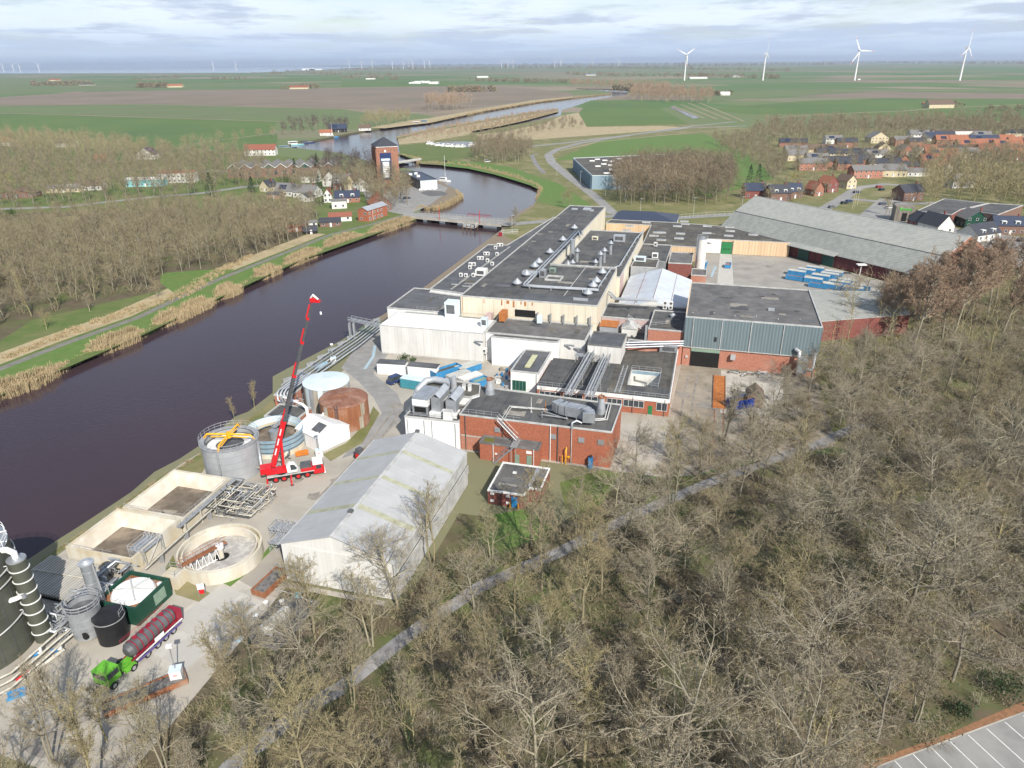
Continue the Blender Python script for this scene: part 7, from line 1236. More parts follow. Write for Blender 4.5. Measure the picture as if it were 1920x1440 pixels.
HR = [
 ('steep red brick gabled house with black roof nearest the storage hall roof', U(830, 535), 8, 9, 3.0, 7, 10, 'brick_dark', 'tile_dark', 'y', None),
 ('grey white gabled house with solar panelled roof beside the storage hall roof', U(1030, 590), 9, 12, 3.6, 8.2, 14, 'render_white', 'tile_dark', 'y', None),
 ('dark green fronted house with grey tiled roof and white windows', U(1370, 530), 10, 10, 4.4, 8, -4, 'box_green', 'tile_grey', 'y', None),
 ('brown brick house with glossy black hipped roof and white dormer at the right edge', U(1750, 600), 13, 9, 4.2, 7.6, -8, 'brick_brown', 'tile_navy', 'x', 'dormer'),
 ('cluster house of dark tiled roofs with white dormer above the reddish tree', U(1520, 665), 15, 10, 3, 6.8, 24, 'render_white', 'tile_dark', 'x', 'dormer'),
 ('brick house with dark blue grey roof across the road from the supermarket', V(1010, 640), 14, 9, 5.2, 8.6, 18, 'brick_brown', 'tile_dark', 'x', None),
 ('orange roofed tall narrow brick house with solar panel at the crossing', V(350, 570), 8, 9, 5.4, 9, 20, 'brick_dark', 'tile_orange', 'y', None),
 ('plain brown brick gable left of the tall orange roofed house', V(240, 600), 7, 8, 4, 8, 24, 'brick_salmon', 'tile_rust', 'y', None),
 ('cream gabled house beside the brick terrace at the crossing', V(505, 540), 8, 9, 4.6, 8, 24, 'render_cream', 'tile_brown', 'y', None),
 ('red brick terrace with grey roof behind the cream gable', V(640, 455), 20, 9, 5.2, 8, 4, 'brick_pale', 'tile_grey', 'x', None),
 ('salmon brick terrace with black roof at the left of the village', V(385, 370), 17, 8, 5, 8, 2, 'brick_salmon', 'tile_dark', 'x', None),
 ('salmon and white brick terrace with black roof and dark gable', V(590, 360), 18, 8, 5, 8.2, 0, 'brick_salmon', 'tile_dark', 'x', None),
 ('grey terrace with solar panels on a dark roof, leftmost of its row', V(230, 342), 16, 8, 5, 8, -2, 'render_white', 'tile_grey', 'x', 'solar'),
 ('middle terrace with dark roof behind the salmon brick row', V(440, 305), 22, 8, 5, 8, -2, 'render_cream', 'tile_dark', 'x', None),
 ('navy roofed corner house behind the dark gabled terrace', V(600, 300), 15, 9, 4.5, 8, -10, 'brick_dark', 'tile_navy', 'x', None),
 ('wide grey brown roofed terrace at the back left of the village', V(60, 272), 18, 9, 4.5, 8, 0, 'render_cream', 'tile_grey', 'x', None),
 ('long brown grey terrace roof behind the solar panelled row', V(250, 262), 26, 9, 4.5, 8, 0, 'render_cream', 'tile_brown', 'x', None),
 ('brown grey terrace with small dark solar field beside the long terrace', V(370, 268), 20, 9, 4.5, 8, 2, 'render_cream', 'tile_brown', 'x', 'solar'),
 ('orange ended terrace with solar panels near the wood edge', V(30, 200), 24, 9, 4, 7.5, -14, 'brick_salmon', 'tile_dark', 'x', 'solar'),
 ('small orange brick gabled house beside the dark roofed bungalow', V(935, 348), 9, 8, 3.6, 7, 10, 'brick_salmon', 'tile_brown', 'y', None),
 ('dark roofed bungalow in the middle of the right village', V(860, 335), 13, 8, 3, 6, 4, 'brick_dark', 'tile_dark', 'x', None),
 ('white trimmed orange brick gable among garden trees', V(960, 262), 11, 10, 3.4, 7.6, 4, 'brick_salmon', 'tile_grey', 'y', None),
 ('pale gabled house with grey roof right of the white trimmed gable', V(1085, 292), 11, 9, 4, 8, 10, 'render_white', 'tile_grey', 'y', None),
 ('grey villa with pale gable beside the far wood', V(735, 168), 17, 12, 5, 10, 4, 'render_cream', 'tile_grey', 'y', None),
 ('cream house half hidden behind trees below the grey villa', V(775, 246), 11, 9, 4, 8, 0, 'render_cream', 'tile_brown', 'y', None),
 ('long white bungalow behind garden trees', V(1070, 440), 18, 8, 3, 5, 2, 'render_white', 'tile_grey', 'x', None),
 ('white gabled house with orange roof tip among the trees', V(1285, 440), 9, 9, 5, 9, 14, 'render_white', 'tile_orange', 'y', None),
 ('white terrace glimpsed through tall poplars', V(1430, 535), 16, 8, 5, 8, 8, 'render_white', 'tile_grey', 'x', None),
 ('cream terrace under the orange roofed rows', V(1190, 265), 26, 8, 5, 8, 2, 'render_cream', 'tile_rust', 'x', None),
 ('long grey flat block with white window strips at the back of the village', V(1350, 138), 46, 11, 8, 9, 0, 'render_white', 'tile_brown', 'x', None),
 ('grey terrace with white dormers left of the long grey block', V(1115, 140), 30, 10, 5, 9, 0, 'render_white', 'tile_grey', 'x', 'dormer'),
 ('navy hipped roofed house in front of the long grey block', V(1195, 152), 16, 12, 3, 8, 0, 'render_white', 'tile_navy', 'x', None),
 ('orange roofed terrace, leftmost of the back orange row', V(1290, 188), 20, 9, 5, 9, -2, 'brick_salmon', 'tile_orange', 'x', 'solar'),
 ('orange roofed terrace, middle of the back orange row', V(1420, 188), 24, 9, 5, 9, -2, 'brick_salmon', 'tile_orange', 'x', None),
 ('terrace with dark solar covered roof in the back orange row', V(1595, 188), 26, 9, 5, 9, -2, 'brick_dark', 'tile_navy', 'x', 'solar'),
 ('orange roofed terrace right of the solar covered terrace', V(1730, 186), 24, 9, 5, 9, -2, 'brick_salmon', 'tile_orange', 'x', 'solar'),
 ('orange roofed terrace at the far right edge of the back row', V(1890, 205), 20, 9, 5, 9, -2, 'brick_salmon', 'tile_orange', 'x', None),
 ('orange terrace with two solar roofs in the front row', V(1500, 225), 26, 9, 5, 9, -2, 'brick_dark', 'tile_orange', 'x', 'solar'),
 ('orange terrace with dark solar roof, second in the front row', V(1650, 222), 18, 9, 5, 9, -2, 'brick_salmon', 'tile_rust', 'x', 'solar'),
 ('dark gabled orange terrace at the right of the front row', V(1790, 230), 24, 9, 5, 9, -2, 'brick_dark', 'tile_orange', 'x', 'solar'),
 ('low orange roofed terrace nearest the bare trees', V(1720, 258), 34, 9, 4.5, 8, -2, 'brick_salmon', 'tile_rust', 'x', None),
 ('navy roofed house left of the storage hall beside white blossom', (1416, 372), 12, 9, 4.5, 8, -4, 'brick_dark', 'tile_navy', 'x', None),
 ('brown brick house with white dormers behind the storage hall ridge', (1463, 377), 12, 9, 4.5, 8.5, 6, 'brick_brown', 'tile_dark', 'x', 'dormer'),
 ('navy roofed house hidden right of the brown brick dormer house', (1490, 372), 10, 8, 4, 8, 12, 'brick_brown', 'tile_navy', 'x', 'dormer')]
for lb, p, w_, d_, he, hr, ang, wl, rf, ax, ex in HR:
    house(lb, p, w_, d_, he, hr, ang, wl, rf, GR, nwin=max(2, int(w_ / 3.2)), floors=2 if he > 4 else 1, axis=ax, extra=ex, chimney=he > 3.5 and w_ < 20)
rt_h = {o['label']: o for o in C.objects if o.get('group') == GR}; kk = list(rt_h.values()); rng = random.Random(31)
for i, (x, y) in enumerate([(1520, 318), (1548, 296), (1588, 318), (1640, 300), (1655, 318), (1668, 330), (1700, 318), (1742, 312), (1760, 300), (1690, 272), (1715, 275), (1585, 276), (1560, 270), (1782, 292), (1808, 296), (1840, 300), (1870, 296), (1900, 300), (1940, 290), (1930, 276), (1768, 262), (1838, 262), (1900, 258), (1490, 300)]):
    dup(kk[(9, 10, 11, 12, 13, 15, 20, 38, 39)[i % 9]], P(x, y), rad(rng.uniform(-6, 12)) - 0.0, 'further terrace in the dense rows of the right village', GR)
# farms in the fields
for lb, p, w_, h_, rf in (('farm with long orange barn roof beside a clump of trees, left of centre', (327, 164), 55, 12, 'tile_orange'), ('pink roofed farm at the far left of the fields', (102, 152), 60, 12, 'tile_rust'), ('farm with brick red roof in the middle of the green fields', (560, 167), 60, 11, 'tile_rust'),
      ('farm with orange roof standing in the brown field', (888, 171), 34, 11, 'tile_orange'), ('big brown barn with brick gable at the right road', (1765, 203), 42, 13, 'tile_brown'), ('small orange roofed shed left of the brown barn', (1738, 198), 14, 6, 'tile_orange'),
      ('white roofed greenhouse shed near the left treeline', (695, 149), 50, 6, 'render_white'), ('low grey shed left of the farm with blue roof', (162, 160), 60, 6, 'tile_navy'), ('white house far across the fields', (905, 146), 60, 9, 'render_white'), ('blue roofed barn far across the fields', (1108, 142), 60, 9, 'tank_blue'),
      ('white farm building row beyond the first wind turbine', (1310, 148), 80, 8, 'render_white'), ('white sheds near the second wind turbine', (1385, 145), 60, 9, 'steel_light'), ('far church and farm right of the wood', (1360, 179), 22, 8, 'render_white'), ('small white hut at the foot of the third turbine', (1611, 150), 10, 4, 'render_white')):
    house(lb, p, w_, w_ * .4, h_ * .45, h_, 4, 'render_cream' if rf != 'render_white' else 'render_white', rf, 'farms in the far fields', nwin=3, gwin=False, chimney=False, cat='farm')
rng = random.Random(9)
for i, (x, y, n_) in enumerate([(62, 124.5, 3), (240, 124, 2), (360, 124, 3), (398, 124, 4), (440, 124, 4), (330, 124.2, 1), (780, 157, 4), (800, 156, 4), (815, 157.5, 3), (700, 124, 2)]):
    for k in range(n_):
        px_ = x + (k - n_ / 2) * (7 if y < 130 else 5); q = P(px_, max(y, 127.5) if y < 130 else y); sc_ = .06 * q[1] / 10 if y < 130 else 8
        q2_ = q if y > 130 else (q[0], min(q[1], 11000), 0); w_ = 180 if y < 130 else 14; h_ = rng.uniform(14, 34) if y < 130 else rng.uniform(4, 9)
        t_ = MB().box(q2_[0] - w_ / 2, q2_[0] + w_ / 2, q2_[1], q2_[1] + 60, 0, h_).build('distant_shed', 'frame_white'); tag(t_, 'tiny white building on the far coast across the water' if y < 130 else 'small white plant building in the far green field', 'building', 'far coast buildings' if y < 130 else 'white plant in the field')
# road bridge
A_, B_ = Vector(P(776, 402, 1.2)), Vector(P(948, 418, 1.2)); d = (B_ - A_); ang = math.degrees(math.atan2(d.y, d.x)); ln = d.length; f = frame(A_.x, A_.y, 0, ang)
rb = thing('road_bridge', 'low grey road bridge with railings and dark steel underside across the canal', 'bridge', (A_.x, A_.y, 0))
MB(f).box(-4, ln + 4, -4.5, 4.5, .7, 1.2).build('deck', 'asphalt_pale', rb); MB(f).box(0, ln, -4.6, -4.5, .1, 1.35).box(0, ln, 4.5, 4.6, .1, 1.35).build('girder', 'concrete', rb); MB(f).box(2, ln - 2, -4, 4, 0, .7).build('underside', 'dark_green', rb)
for s in (-4.4, 4.4): MB(f).rail([(-3, s, 1.2), (ln + 3, s, 1.2)], 1.0, 2.4, .05).build('railing', 'coping', rb)
for q in (.03, .22, .42, .7, .97): MB(f).box(ln * q - 1.2, ln * q + 1.2, -4, 4, -1.6, 0).build('pier', 'shadow_void', rb)
for q in (.35, .78): MB(f).cyl(ln * q, -5, 1.2, 7.4, .12, n=8).build('barrier_mast', 'red', rb)
MB(f).rail([(ln * .55, 5.2, 1.2), (ln * .8, 5.2, 1.2)], 1.8, 3, .14).build('barrier_frame', 'wine', rb)
gd = thing('guide_fender', 'wooden guide fender with white rails standing in the canal below the bridge', 'fender', P(888, 430, -1.5)); g0, g1, g2 = P(868, 430, -1.5), P(890, 433, -1.5), P(905, 420, -1.5)
for a, c in ((g0, g1), (g1, g2)):
    for k in range(4): q = Vector(a).lerp(Vector(c), k / 3); MB().cyl(q.x, q.y, -3, 1.2, .2, n=6).build('pile', 'wood_brown', gd)
    for z in (-.2, .5, 1.1): MB().bar((a[0], a[1], z), (c[0], c[1], z), .2).build('rail', 'frame_white', gd)
fbg = thing('footbridge', 'pale footbridge crossing the narrow canal beside the tower', 'bridge', P(752, 306, 1)); MB().slab([P(745, 306, 1.4), P(745, 302, 1.4), P(790, 296, 1.4), P(790, 299, 1.4)], .5).build('deck', 'concrete', fbg); MB().rail([P(745, 306, 1.4), P(790, 299, 1.4)], 1, 2.5, .06).build('railing', 'frame_white', fbg)
MB().cyl(*P(776, 300)[:2], -3, 1, 1.5, n=8).build('pier', 'concrete', fbg)
# boats
def boat(label, p, ang, L_, w_, hull='navy', cabin=None, mast=0, group='boats moored along the canal', cat='boat', z0=-1.5, ch=1.6):
    x, y, _ = P(*p, z0); f = frame(x, y, z0, ang); t_ = thing('boat', label, cat, (x, y, z0), group); k = w_ / 2
    MB(f).prism([(-L_ / 2, -k * .8), (L_ * .25, -k), (L_ / 2, 0), (L_ * .25, k), (-L_ / 2, k * .8)], -.3, .9).build('hull', hull, t_); MB(f).prism([(-L_ / 2 + .2, -k * .7), (L_ * .22, -k * .85), (L_ * .44, 0), (L_ * .22, k * .85), (-L_ / 2 + .2, k * .7)], .9, .96).build('deck', 'coping', t_)
    if cabin: MB(f).box(-L_ * .35, L_ * .12, -k * .65, k * .65, .96, .96 + ch).build('cabin', cabin, t_); MB(f).box(-L_ * .33, L_ * .1, -k * .66, -k * .65, .96 + ch * .4, .96 + ch * .8).build('window', 'glass', t_)
    if mast: MB(f).cyl(L_ * .05, 0, .9, mast, .12, n=6).build('mast', 'frame_white', t_)
    return t_
boat('sailing boat with two white masts and blue hull at the quay', (622, 258), 25, 16, 4.5, 'door_blue', 'frame_white', 14); boat('white topped houseboat with turquoise side near the left bank', (553, 272), 28, 19, 6, 'teal_paint', 'render_white', ch=2.8, cat='houseboat'); boat('dark barge moored beside the turquoise houseboat', (574, 268), 26, 18, 5, 'navy', 'steel_dark', 3)
boat('low blue grey motor barge at the near end of the moorings', (537, 278), 24, 20, 5, 'navy', 'tank_blue'); boat('white flat houseboat on the bend of the canal', (784, 233), 12, 20, 6, 'steel_dark', 'render_white', ch=2.6, cat='houseboat'); boat('grey blue houseboat beside the white flat houseboat', (798, 231), 14, 16, 6, 'steel_dark', 'tank_blue', ch=3.4, cat='houseboat')
boat('white sailing yacht with tall dark mast beside the quay office', (834, 340), -30, 10, 3.2, 'frame_white', 'frame_white', 17); boat('dark work boat beside the footbridge', (756, 309), 10, 9, 3.5, 'black', 'steel_dark')
for i, (x, y) in enumerate([(806, 270), (812, 271), (822, 273), (833, 274), (842, 274.5), (850, 275), (860, 275.5), (869, 275.5), (885, 272), (893, 271), (905, 269)]): boat('small white pleasure boat moored in the marina basin', (x, y), 70 if i % 2 else 20, 8, 2.8, 'frame_white', 'frame_white', 0, 'small boats in the marina basin', z0=0.05)
# houses and sheds on far canal bank
house('navy roofed barn house on the far canal bank behind the masts', (634, 248), 20, 12, 4, 9, 8, 'black', 'tile_navy', 'houses on the far canal bank', nwin=4, extra='solar'); house('dark roofed white bungalow on the far canal bank', (684, 245), 14, 10, 3, 6.5, 8, 'render_white', 'tile_brown', 'houses on the far canal bank'); house('orange roofed cottage on the far canal bank', (612, 254), 14, 9, 3, 6, 14, 'render_white', 'tile_orange', 'houses on the far canal bank')
# cars
for lb, p, a, m_ in (('dark car parked on the road behind the large flat roof', (1262, 407), 10, 0), ('white van parked beside the reed lined canal', (914, 304), 10, 1), ('white car in the front row of the supermarket car park', (1667, 391), 10, 1), ('silver car beside the white one in the car park', (1683, 384), 10, 5), ('dark blue car left of the supermarket car park', (1655, 384), 10, 2),
     ('navy car parked behind the supermarket entrance row', (1682, 395), 100, 2), ('red car at the village crossing', (1648, 352), 20, 4), ('dark car right of the red car at the crossing', (1653, 357), 30, 0), ('blue car on the village road', (1606, 362), 20, 2), ('dark car in the row left of the supermarket', (1583, 382), 20, 0), ('dark blue car second in the row left of the supermarket', (1592, 379), 20, 2), ('grey car parked near the tall flagpoles', (1560, 390), 20, 3),
     ('silver car at the tower car park under the trees', (757, 369), 10, 5), ('dark car at the tower car park nearest the road', (763, 373), 10, 0), ('yellow marked car at the right edge by the village', (1915, 453), 10, 0)):
    car(lb, p, a, 'car%d' % m_, 'parked cars', kind='van' if 'van' in lb else 'car')
# flagpoles, lamps, fence, signs
for i, (x, y) in enumerate([(1602, 388), (1607, 385), (1598, 392), (1665, 412)]): q = P(x, y); t_ = thing('flagpole', 'slim pale flagpole beside the village road', 'flagpole', q, 'flagpoles by the village road'); MB().cyl(q[0], q[1], 0, 10, .12, .07, 8).build('pole', 'render_cream', t_); MB().cyl(q[0], q[1], 10, 10.3, .2, .1, 8).build('finial', 'galv', t_)
for i, (x, y) in enumerate([(960, 436), (1200, 402), (1300, 400), (1390, 398), (1088, 345), (1044, 330), (1135, 368), (1172, 376), (1300, 372)]):
    q = P(x, y); t_ = thing('street_lamp', 'slender grey street lamp along the road behind the factory', 'street lamp', q, 'street lamps along the road'); MB().cyl(q[0], q[1], 0, 8, .1, .06, 8).build('pole', 'coping', t_); MB().box(q[0] - .2, q[0] + 1.2, q[1] - .1, q[1] + .1, 7.9, 8.05).build('lamp_head', 'coping', t_)
t_ = thing('mesh_fence', 'long pale mesh fence along the road behind the large flat roof', 'fence', P(1255, 412)); fp = [P(x, y) for x, y in ((1210, 413), (1255, 412), (1300, 408), (1340, 405), (1385, 403))]
MB().rail(fp, 2.0, 2.5, .05).build('posts', 'coping', t_)
t_ = thing('quay_gate', 'white barred gate at the end of the quay by the bridge', 'gate', P(945, 440)); MB().rail([P(940, 440), P(972, 438)], 2.0, .6, .05).build('gate', 'frame_white', t_); MB(frame(*P(938, 443), 0)).box(-.8, .8, -.3, .3, 0, 1.8).build('post', 'wine', t_)
t_ = thing('yard_lamp', 'white square lamp hood on a post in the skip yard', 'lamp', P(1611, 519)); q = P(1611, 519); MB().cyl(q[0], q[1], 0, 4.4, .15, n=8).build('pole', 'frame_white', t_); MB().box(q[0] - 1.6, q[0] + 1.6, q[1] - 1, q[1] + 1, 4.4, 4.7).build('hood', 'frame_white', t_)
# wind turbines
def turbine(label, p, hub, R_, rot, yaw, group='large wind turbines'):
    x, y, _ = P(*p); t_ = thing('wind_turbine', label, 'wind turbine', (x, y, 0), group); k = hub / 100
    MB().cyl(x, y, 0, hub, 3.4 * k, 1.9 * k, 20).build('tower', 'frame_white', t_); f0 = frame(x, y, hub, yaw); MB(f0).box(-2.4 * k, 2.4 * k, -4 * k, 7 * k, -2 * k, 2.4 * k).build('nacelle', 'frame_white', t_); MB(lambda p_: f0((p_[0], -4 * k - p_[2], p_[1]))).cyl(0, 0, 0, 3.4 * k, 1.9 * k, .8 * k, 14).build('hub', 'frame_white', t_)
    for i in range(3):
        a_ = rad(rot + 120 * i); c, s = math.cos(a_), math.sin(a_)
        def bp_(r_, w_): return [f0((c * r_ - s * w_, -5.6 * k, s * r_ + c * w_)), f0((c * r_ + s * w_ * .5, -5.6 * k, s * r_ - c * w_ * .5)), f0((c * r_ + s * w_ * .5, -6.0 * k, s * r_ - c * w_ * .5)), f0((c * r_ - s * w_, -6.0 * k, s * r_ + c * w_))]
        def seg(r0, w0, r1, w1): return MB().add(bp_(r0, w0) + bp_(r1, w1), [(0, 1, 5, 4), (1, 2, 6, 5), (2, 3, 7, 6), (3, 0, 4, 7), (3, 2, 1, 0), (4, 5, 6, 7)])
        b0_ = seg(1 * k, 1.2 * k, R_ * .2, 3.2 * k).build('blade', 'frame_white', t_); seg(R_ * .2, 3.2 * k, R_ * .82, 1.3 * k).build('blade_span', 'frame_white', b0_); seg(R_ * .82, 1.3 * k, R_ * .9, 1.1 * k).build('red_band', 'red', b0_); seg(R_ * .9, 1.1 * k, R_, .5 * k).build('blade_tip', 'frame_white', b0_)
turbine('wind turbine farthest left of the four large ones, one blade pointing up right', (1283, 151), 98, 46, 35, 8); turbine('wind turbine second from the left with one blade almost straight up', (1430, 151), 98, 62, 97, 62)
turbine('wind turbine third from the left with red banded blades', (1602, 151), 104, 56, 118, 0); turbine('wind turbine farthest right with red tipped upright blade', (1799, 151), 110, 64, 87, 40)
rng = random.Random(4)
for x in (5, 24, 36, 72, 400, 442, 655, 678, 698, 736, 756, 767, 774, 796, 806, 940, 952, 962, 1040, 1052, 1110, 1160):
    q = P(x, 125.5 if x < 500 else 125.2); q = (q[0] * 11500 / q[1], 11500, 0) if q[1] > 11500 or q[1] < 0 else q
    t_ = thing('wind_turbine', 'tiny pale wind turbine on the horizon', 'wind turbine', q, 'tiny turbines on the horizon'); MB().cyl(q[0], q[1], 0, 110, 4, 3, 6).build('tower', 'frame_white', t_); a0 = rng.uniform(0, 2)
    for i in range(3): MB().bar((q[0], q[1] - 5, 110), (q[0] + 55 * math.cos(a0 + i * 2.094), q[1] - 5, 110 + 55 * math.sin(a0 + i * 2.094)), 2.2).build('blade', 'frame_white', t_)
# ================================================================== vegetation
import numpy as np
def rot_about(d, az, tilt, rng):
    a = d.orthogonal().normalized(); b_ = d.cross(a); k = a * math.cos(az) + b_ * math.sin(az); return (d * math.cos(tilt) + k * math.sin(tilt)).normalized()
def make_tree(seed, h, form='oval', multi=1, twig=1.0, thick=1.0, trunk_r=.19, clear=.3, fine=True, wd=2.0):
    """returns two builders: limbs and twigs"""
    rng = random.Random(seed); T, K = MB(), MB()
    def sliver(p, q, w_):
        d = (q - p); s_ = d.cross(Vector((rng.uniform(-1, 1), rng.uniform(-1, 1), rng.uniform(-.3, .3)))); w_ = max(w_ * wd, .009 * wd); s_ = s_.normalized() * w_ if s_.length > 1e-5 else Vector((w_, 0, 0))
        K.add([tuple(p - s_), tuple(p + s_), tuple(q)], [(0, 1, 2)])
    def branch(p, d, ln, r, lv, up):
        n_ = (7, 4, 3, 2)[lv] if lv < 4 else 1; pts = [p.copy()]; q = p.copy(); st_ = ln / n_
        wob = (.06, .16, .2, .25)[min(lv, 3)]
        for i in range(n_):
            d = (d + Vector((rng.gauss(0, wob), rng.gauss(0, wob), rng.gauss(0, wob) + up * .12))).normalized(); q = q + d * st_; pts.append(q.copy())
        if lv <= 1: T.tube([tuple(v) for v in pts], r, 5 if lv == 0 else 4, r2=r * (.35 if lv == 0 else .2))
        elif lv == 2: T.tube([tuple(v) for v in pts], r, 3, r2=r * .25)
        else:
            for a, b_ in zip(pts[:-1], pts[1:]): sliver(a, b_, r)
        if lv == 0:
            nb = int(15 * twig); lo = clear
        else:
            nb = int(((0, 8, 8, 7)[lv]) * twig * (1 if fine or lv < 3 else .6)) if lv < 4 else 0; lo = .15
        if lv >= (4 if fine else 3): return
        for k in range(nb):
            t_ = lo + (1 - lo) * (k + rng.random() * .8) / nb; x = t_ * n_; i = min(int(x), n_ - 1); s0 = pts[i].lerp(pts[i + 1], x - i)
            if lv == 0:
                if form == 'oval': cl = h * .36 * (1.15 - .8 * (t_ - lo) / (1 - lo)) * rng.uniform(.7, 1.15); tl = rad(rng.uniform(28, 50)); u_ = 1.0
                elif form == 'round': cl = h * .46 * (1.1 - .5 * (t_ - lo)) * rng.uniform(.7, 1.1); tl = rad(rng.uniform(40, 72)); u_ = .35
                else: cl = h * .27 * (1.1 - .7 * (t_ - lo)) * rng.uniform(.7, 1.2); tl = rad(rng.uniform(15, 32)); u_ = 1.4
            else: cl = ln * (.55, .52, .5, .5)[min(lv, 3)] * rng.uniform(.6, 1.15) * (1.15 - .5 * t_); tl = rad(rng.uniform(24, 58)); u_ = up * .8
            dd = (pts[i + 1] - pts[i]).normalized()
            branch(s0, rot_about(dd, rng.uniform(0, 6.283), tl, rng), cl, r * (.42, .42, .45, .55)[min(lv, 3)] * (1.2 - .5 * t_), lv + 1, u_)
    for m_ in range(multi):
        a_ = rng.uniform(0, 6.283); lean = .06 if multi == 1 else .22; d = Vector((math.cos(a_) * lean * rng.random(), math.sin(a_) * lean * rng.random(), 1)).normalized()
        branch(Vector((.3 * math.cos(a_), .3 * math.sin(a_), 0)) if multi > 1 else Vector((0, 0, 0)), d, h * .86 * rng.uniform(.85, 1), trunk_r * thick * (1 if multi == 1 else .7), 0, .5)
    return T, K
def np_tree(T, K):
    out_ = []
    for b_ in (T, K):
        v_ = np.array(b_.v, dtype=np.float32).reshape(-1, 3); f_ = []
        for f in b_.f:
            for i in range(1, len(f) - 1): f_.append((f[0], f[i], f[i + 1]))
        out_.append((v_, np.array(f_, dtype=np.int32).reshape(-1, 3)))
    return out_
def scatter(name, src, places, m_, kind='stuff', label=None, cat=None, parent=None):
    """join many transformed copies of small meshes into one mesh. places: (variant, x, y, z, rot, sx, sz)"""
    vs_, fs_, o_ = [], [], 0
    for k, x, y, z, a, s_, sz in places:
        v_, f_ = src[k]; c, q = math.cos(a), math.sin(a); w_ = np.empty_like(v_)
        w_[:, 0] = (v_[:, 0] * c - v_[:, 1] * q) * s_ + x; w_[:, 1] = (v_[:, 0] * q + v_[:, 1] * c) * s_ + y; w_[:, 2] = v_[:, 2] * sz + z
        vs_.append(w_); fs_.append(f_ + o_); o_ += len(v_)
    v_ = np.concatenate(vs_); f_ = np.concatenate(fs_); me = D.meshes.new(name)
    me.vertices.add(len(v_)); me.vertices.foreach_set('co', v_.ravel()); me.loops.add(len(f_) * 3); me.loops.foreach_set('vertex_index', f_.ravel())
    me.polygons.add(len(f_)); me.polygons.foreach_set('loop_start', np.arange(0, len(f_) * 3, 3, dtype=np.int32)); me.polygons.foreach_set('loop_total', np.full(len(f_), 3, dtype=np.int32))
    me.update(calc_edges=True); me.materials.append(m_ if not isinstance(m_, str) else M[m_]); o = D.objects.new(name, me); C.objects.link(o); tag(o, label, cat, None, kind)
    if parent: o.parent = parent
    return o
def inside(p, poly):
    c = False; n = len(poly)
    for i in range(n):
        (x0, y0), (x1, y1) = poly[i][:2], poly[i - 1][:2]
        if (y0 > p[1]) != (y1 > p[1]) and p[0] < (x1 - x0) * (p[1] - y0) / (y1 - y0) + x0: c = not c
    return c
def dseg(p, a, b_):
    ax, ay, bx_, by = a[0], a[1], b_[0], b_[1]; dx, dy = bx_ - ax, by - ay; t_ = max(0, min(1, ((p[0] - ax) * dx + (p[1] - ay) * dy) / (dx * dx + dy * dy + 1e-9))); return math.hypot(p[0] - ax - t_ * dx, p[1] - ay - t_ * dy)
def fill(poly, dmin, seed, avoid=(), lines=(), lw=2.4, cap=100000, holes=()):
    rng = random.Random(seed); xs_ = [p[0] for p in poly]; ys_ = [p[1] for p in poly]; grid = {}; out_ = []; area = (max(xs_) - min(xs_)) * (max(ys_) - min(ys_)); tries = int(area / dmin ** 2 * 7)
    for _ in range(min(tries, 90000)):
        p = (rng.uniform(min(xs_), max(xs_)), rng.uniform(min(ys_), max(ys_))); g = (int(p[0] // dmin), int(p[1] // dmin))
        if any(math.hypot(p[0] - q[0], p[1] - q[1]) < dmin for i in (-1, 0, 1) for j in (-1, 0, 1) for q in grid.get((g[0] + i, g[1] + j), ())): continue
        if not inside(p, poly) or any(inside(p, h_) for h_ in holes) or any(dseg(p, a, b_) < lw for l_ in lines for a, b_ in zip(l_[:-1], l_[1:])): continue
        grid.setdefault(g, []).append(p); out_.append(p)
        if len(out_) >= cap: break
    return out_
# near tree kinds (each built once with its trunk and crown)
specs = [('ash_tree', 'oval', 1, 15, 0, 0), ('ash_tree', 'oval', 2, 14, 0, 1), ('alder_tree', 'up', 1, 15, 0, 0), ('alder_tree', 'up', 3, 13, 1, 1), ('oak_tree', 'round', 1, 13, 1, 1), ('oak_tree', 'round', 1, 11, 1, 1), ('ash_tree', 'oval', 2, 12, 1, 0), ('willow_tree', 'round', 2, 10, 0, 0), ('poplar_tree', 'oval', 1, 20, 1, 2)]
KINDS = []; NPT = []
for i, (nm, fm, mu, h_, bk_, tw_) in enumerate(specs):
    T, K = make_tree(100 + i, h_, fm, mu, twig=(1.0 if mu == 1 else .82) + (.25 if nm == 'poplar_tree' else 0), thick=1.0 + (.4 if nm == 'poplar_tree' else 0), wd=3.4 if nm == 'poplar_tree' else 1.8)
    r_ = thing(nm, 'bare tree', 'tree'); T.build('trunk', BARK[bk_], r_); K.build('crown', TWIG[tw_], r_); KINDS.append(r_); r_.hide_render = False
ivy = []
rng = random.Random(2)
for k in range(2):
    b_ = MB()
    for i in range(420):
        t_ = rng.random(); a_ = rng.uniform(0, 6.283); rr = .25 + .55 * rng.random() * (1 - t_ * .5); p = Vector((rr * math.cos(a_), rr * math.sin(a_), t_ * 7)); s_ = .13
        b_.add([tuple(p + Vector((rng.uniform(-s_, s_), rng.uniform(-s_, s_), rng.uniform(-s_, s_)))) for _ in range(3)], [(0, 1, 2)])
    ivy.append(b_)
pathw = px((380, 1500), (430, 1440), (480, 1400), (560, 1335), (640, 1290), (760, 1195), (900, 1100), (1050, 1035), (1200, 960), (1330, 905), (1440, 865), (1530, 835), (1600, 800), (1680, 745), (1800, 660))
carp = px((1560, 1465), (1640, 1425), (1780, 1372), (1930, 1308), (2500, 1100), (2900, 1700), (1800, 2400))
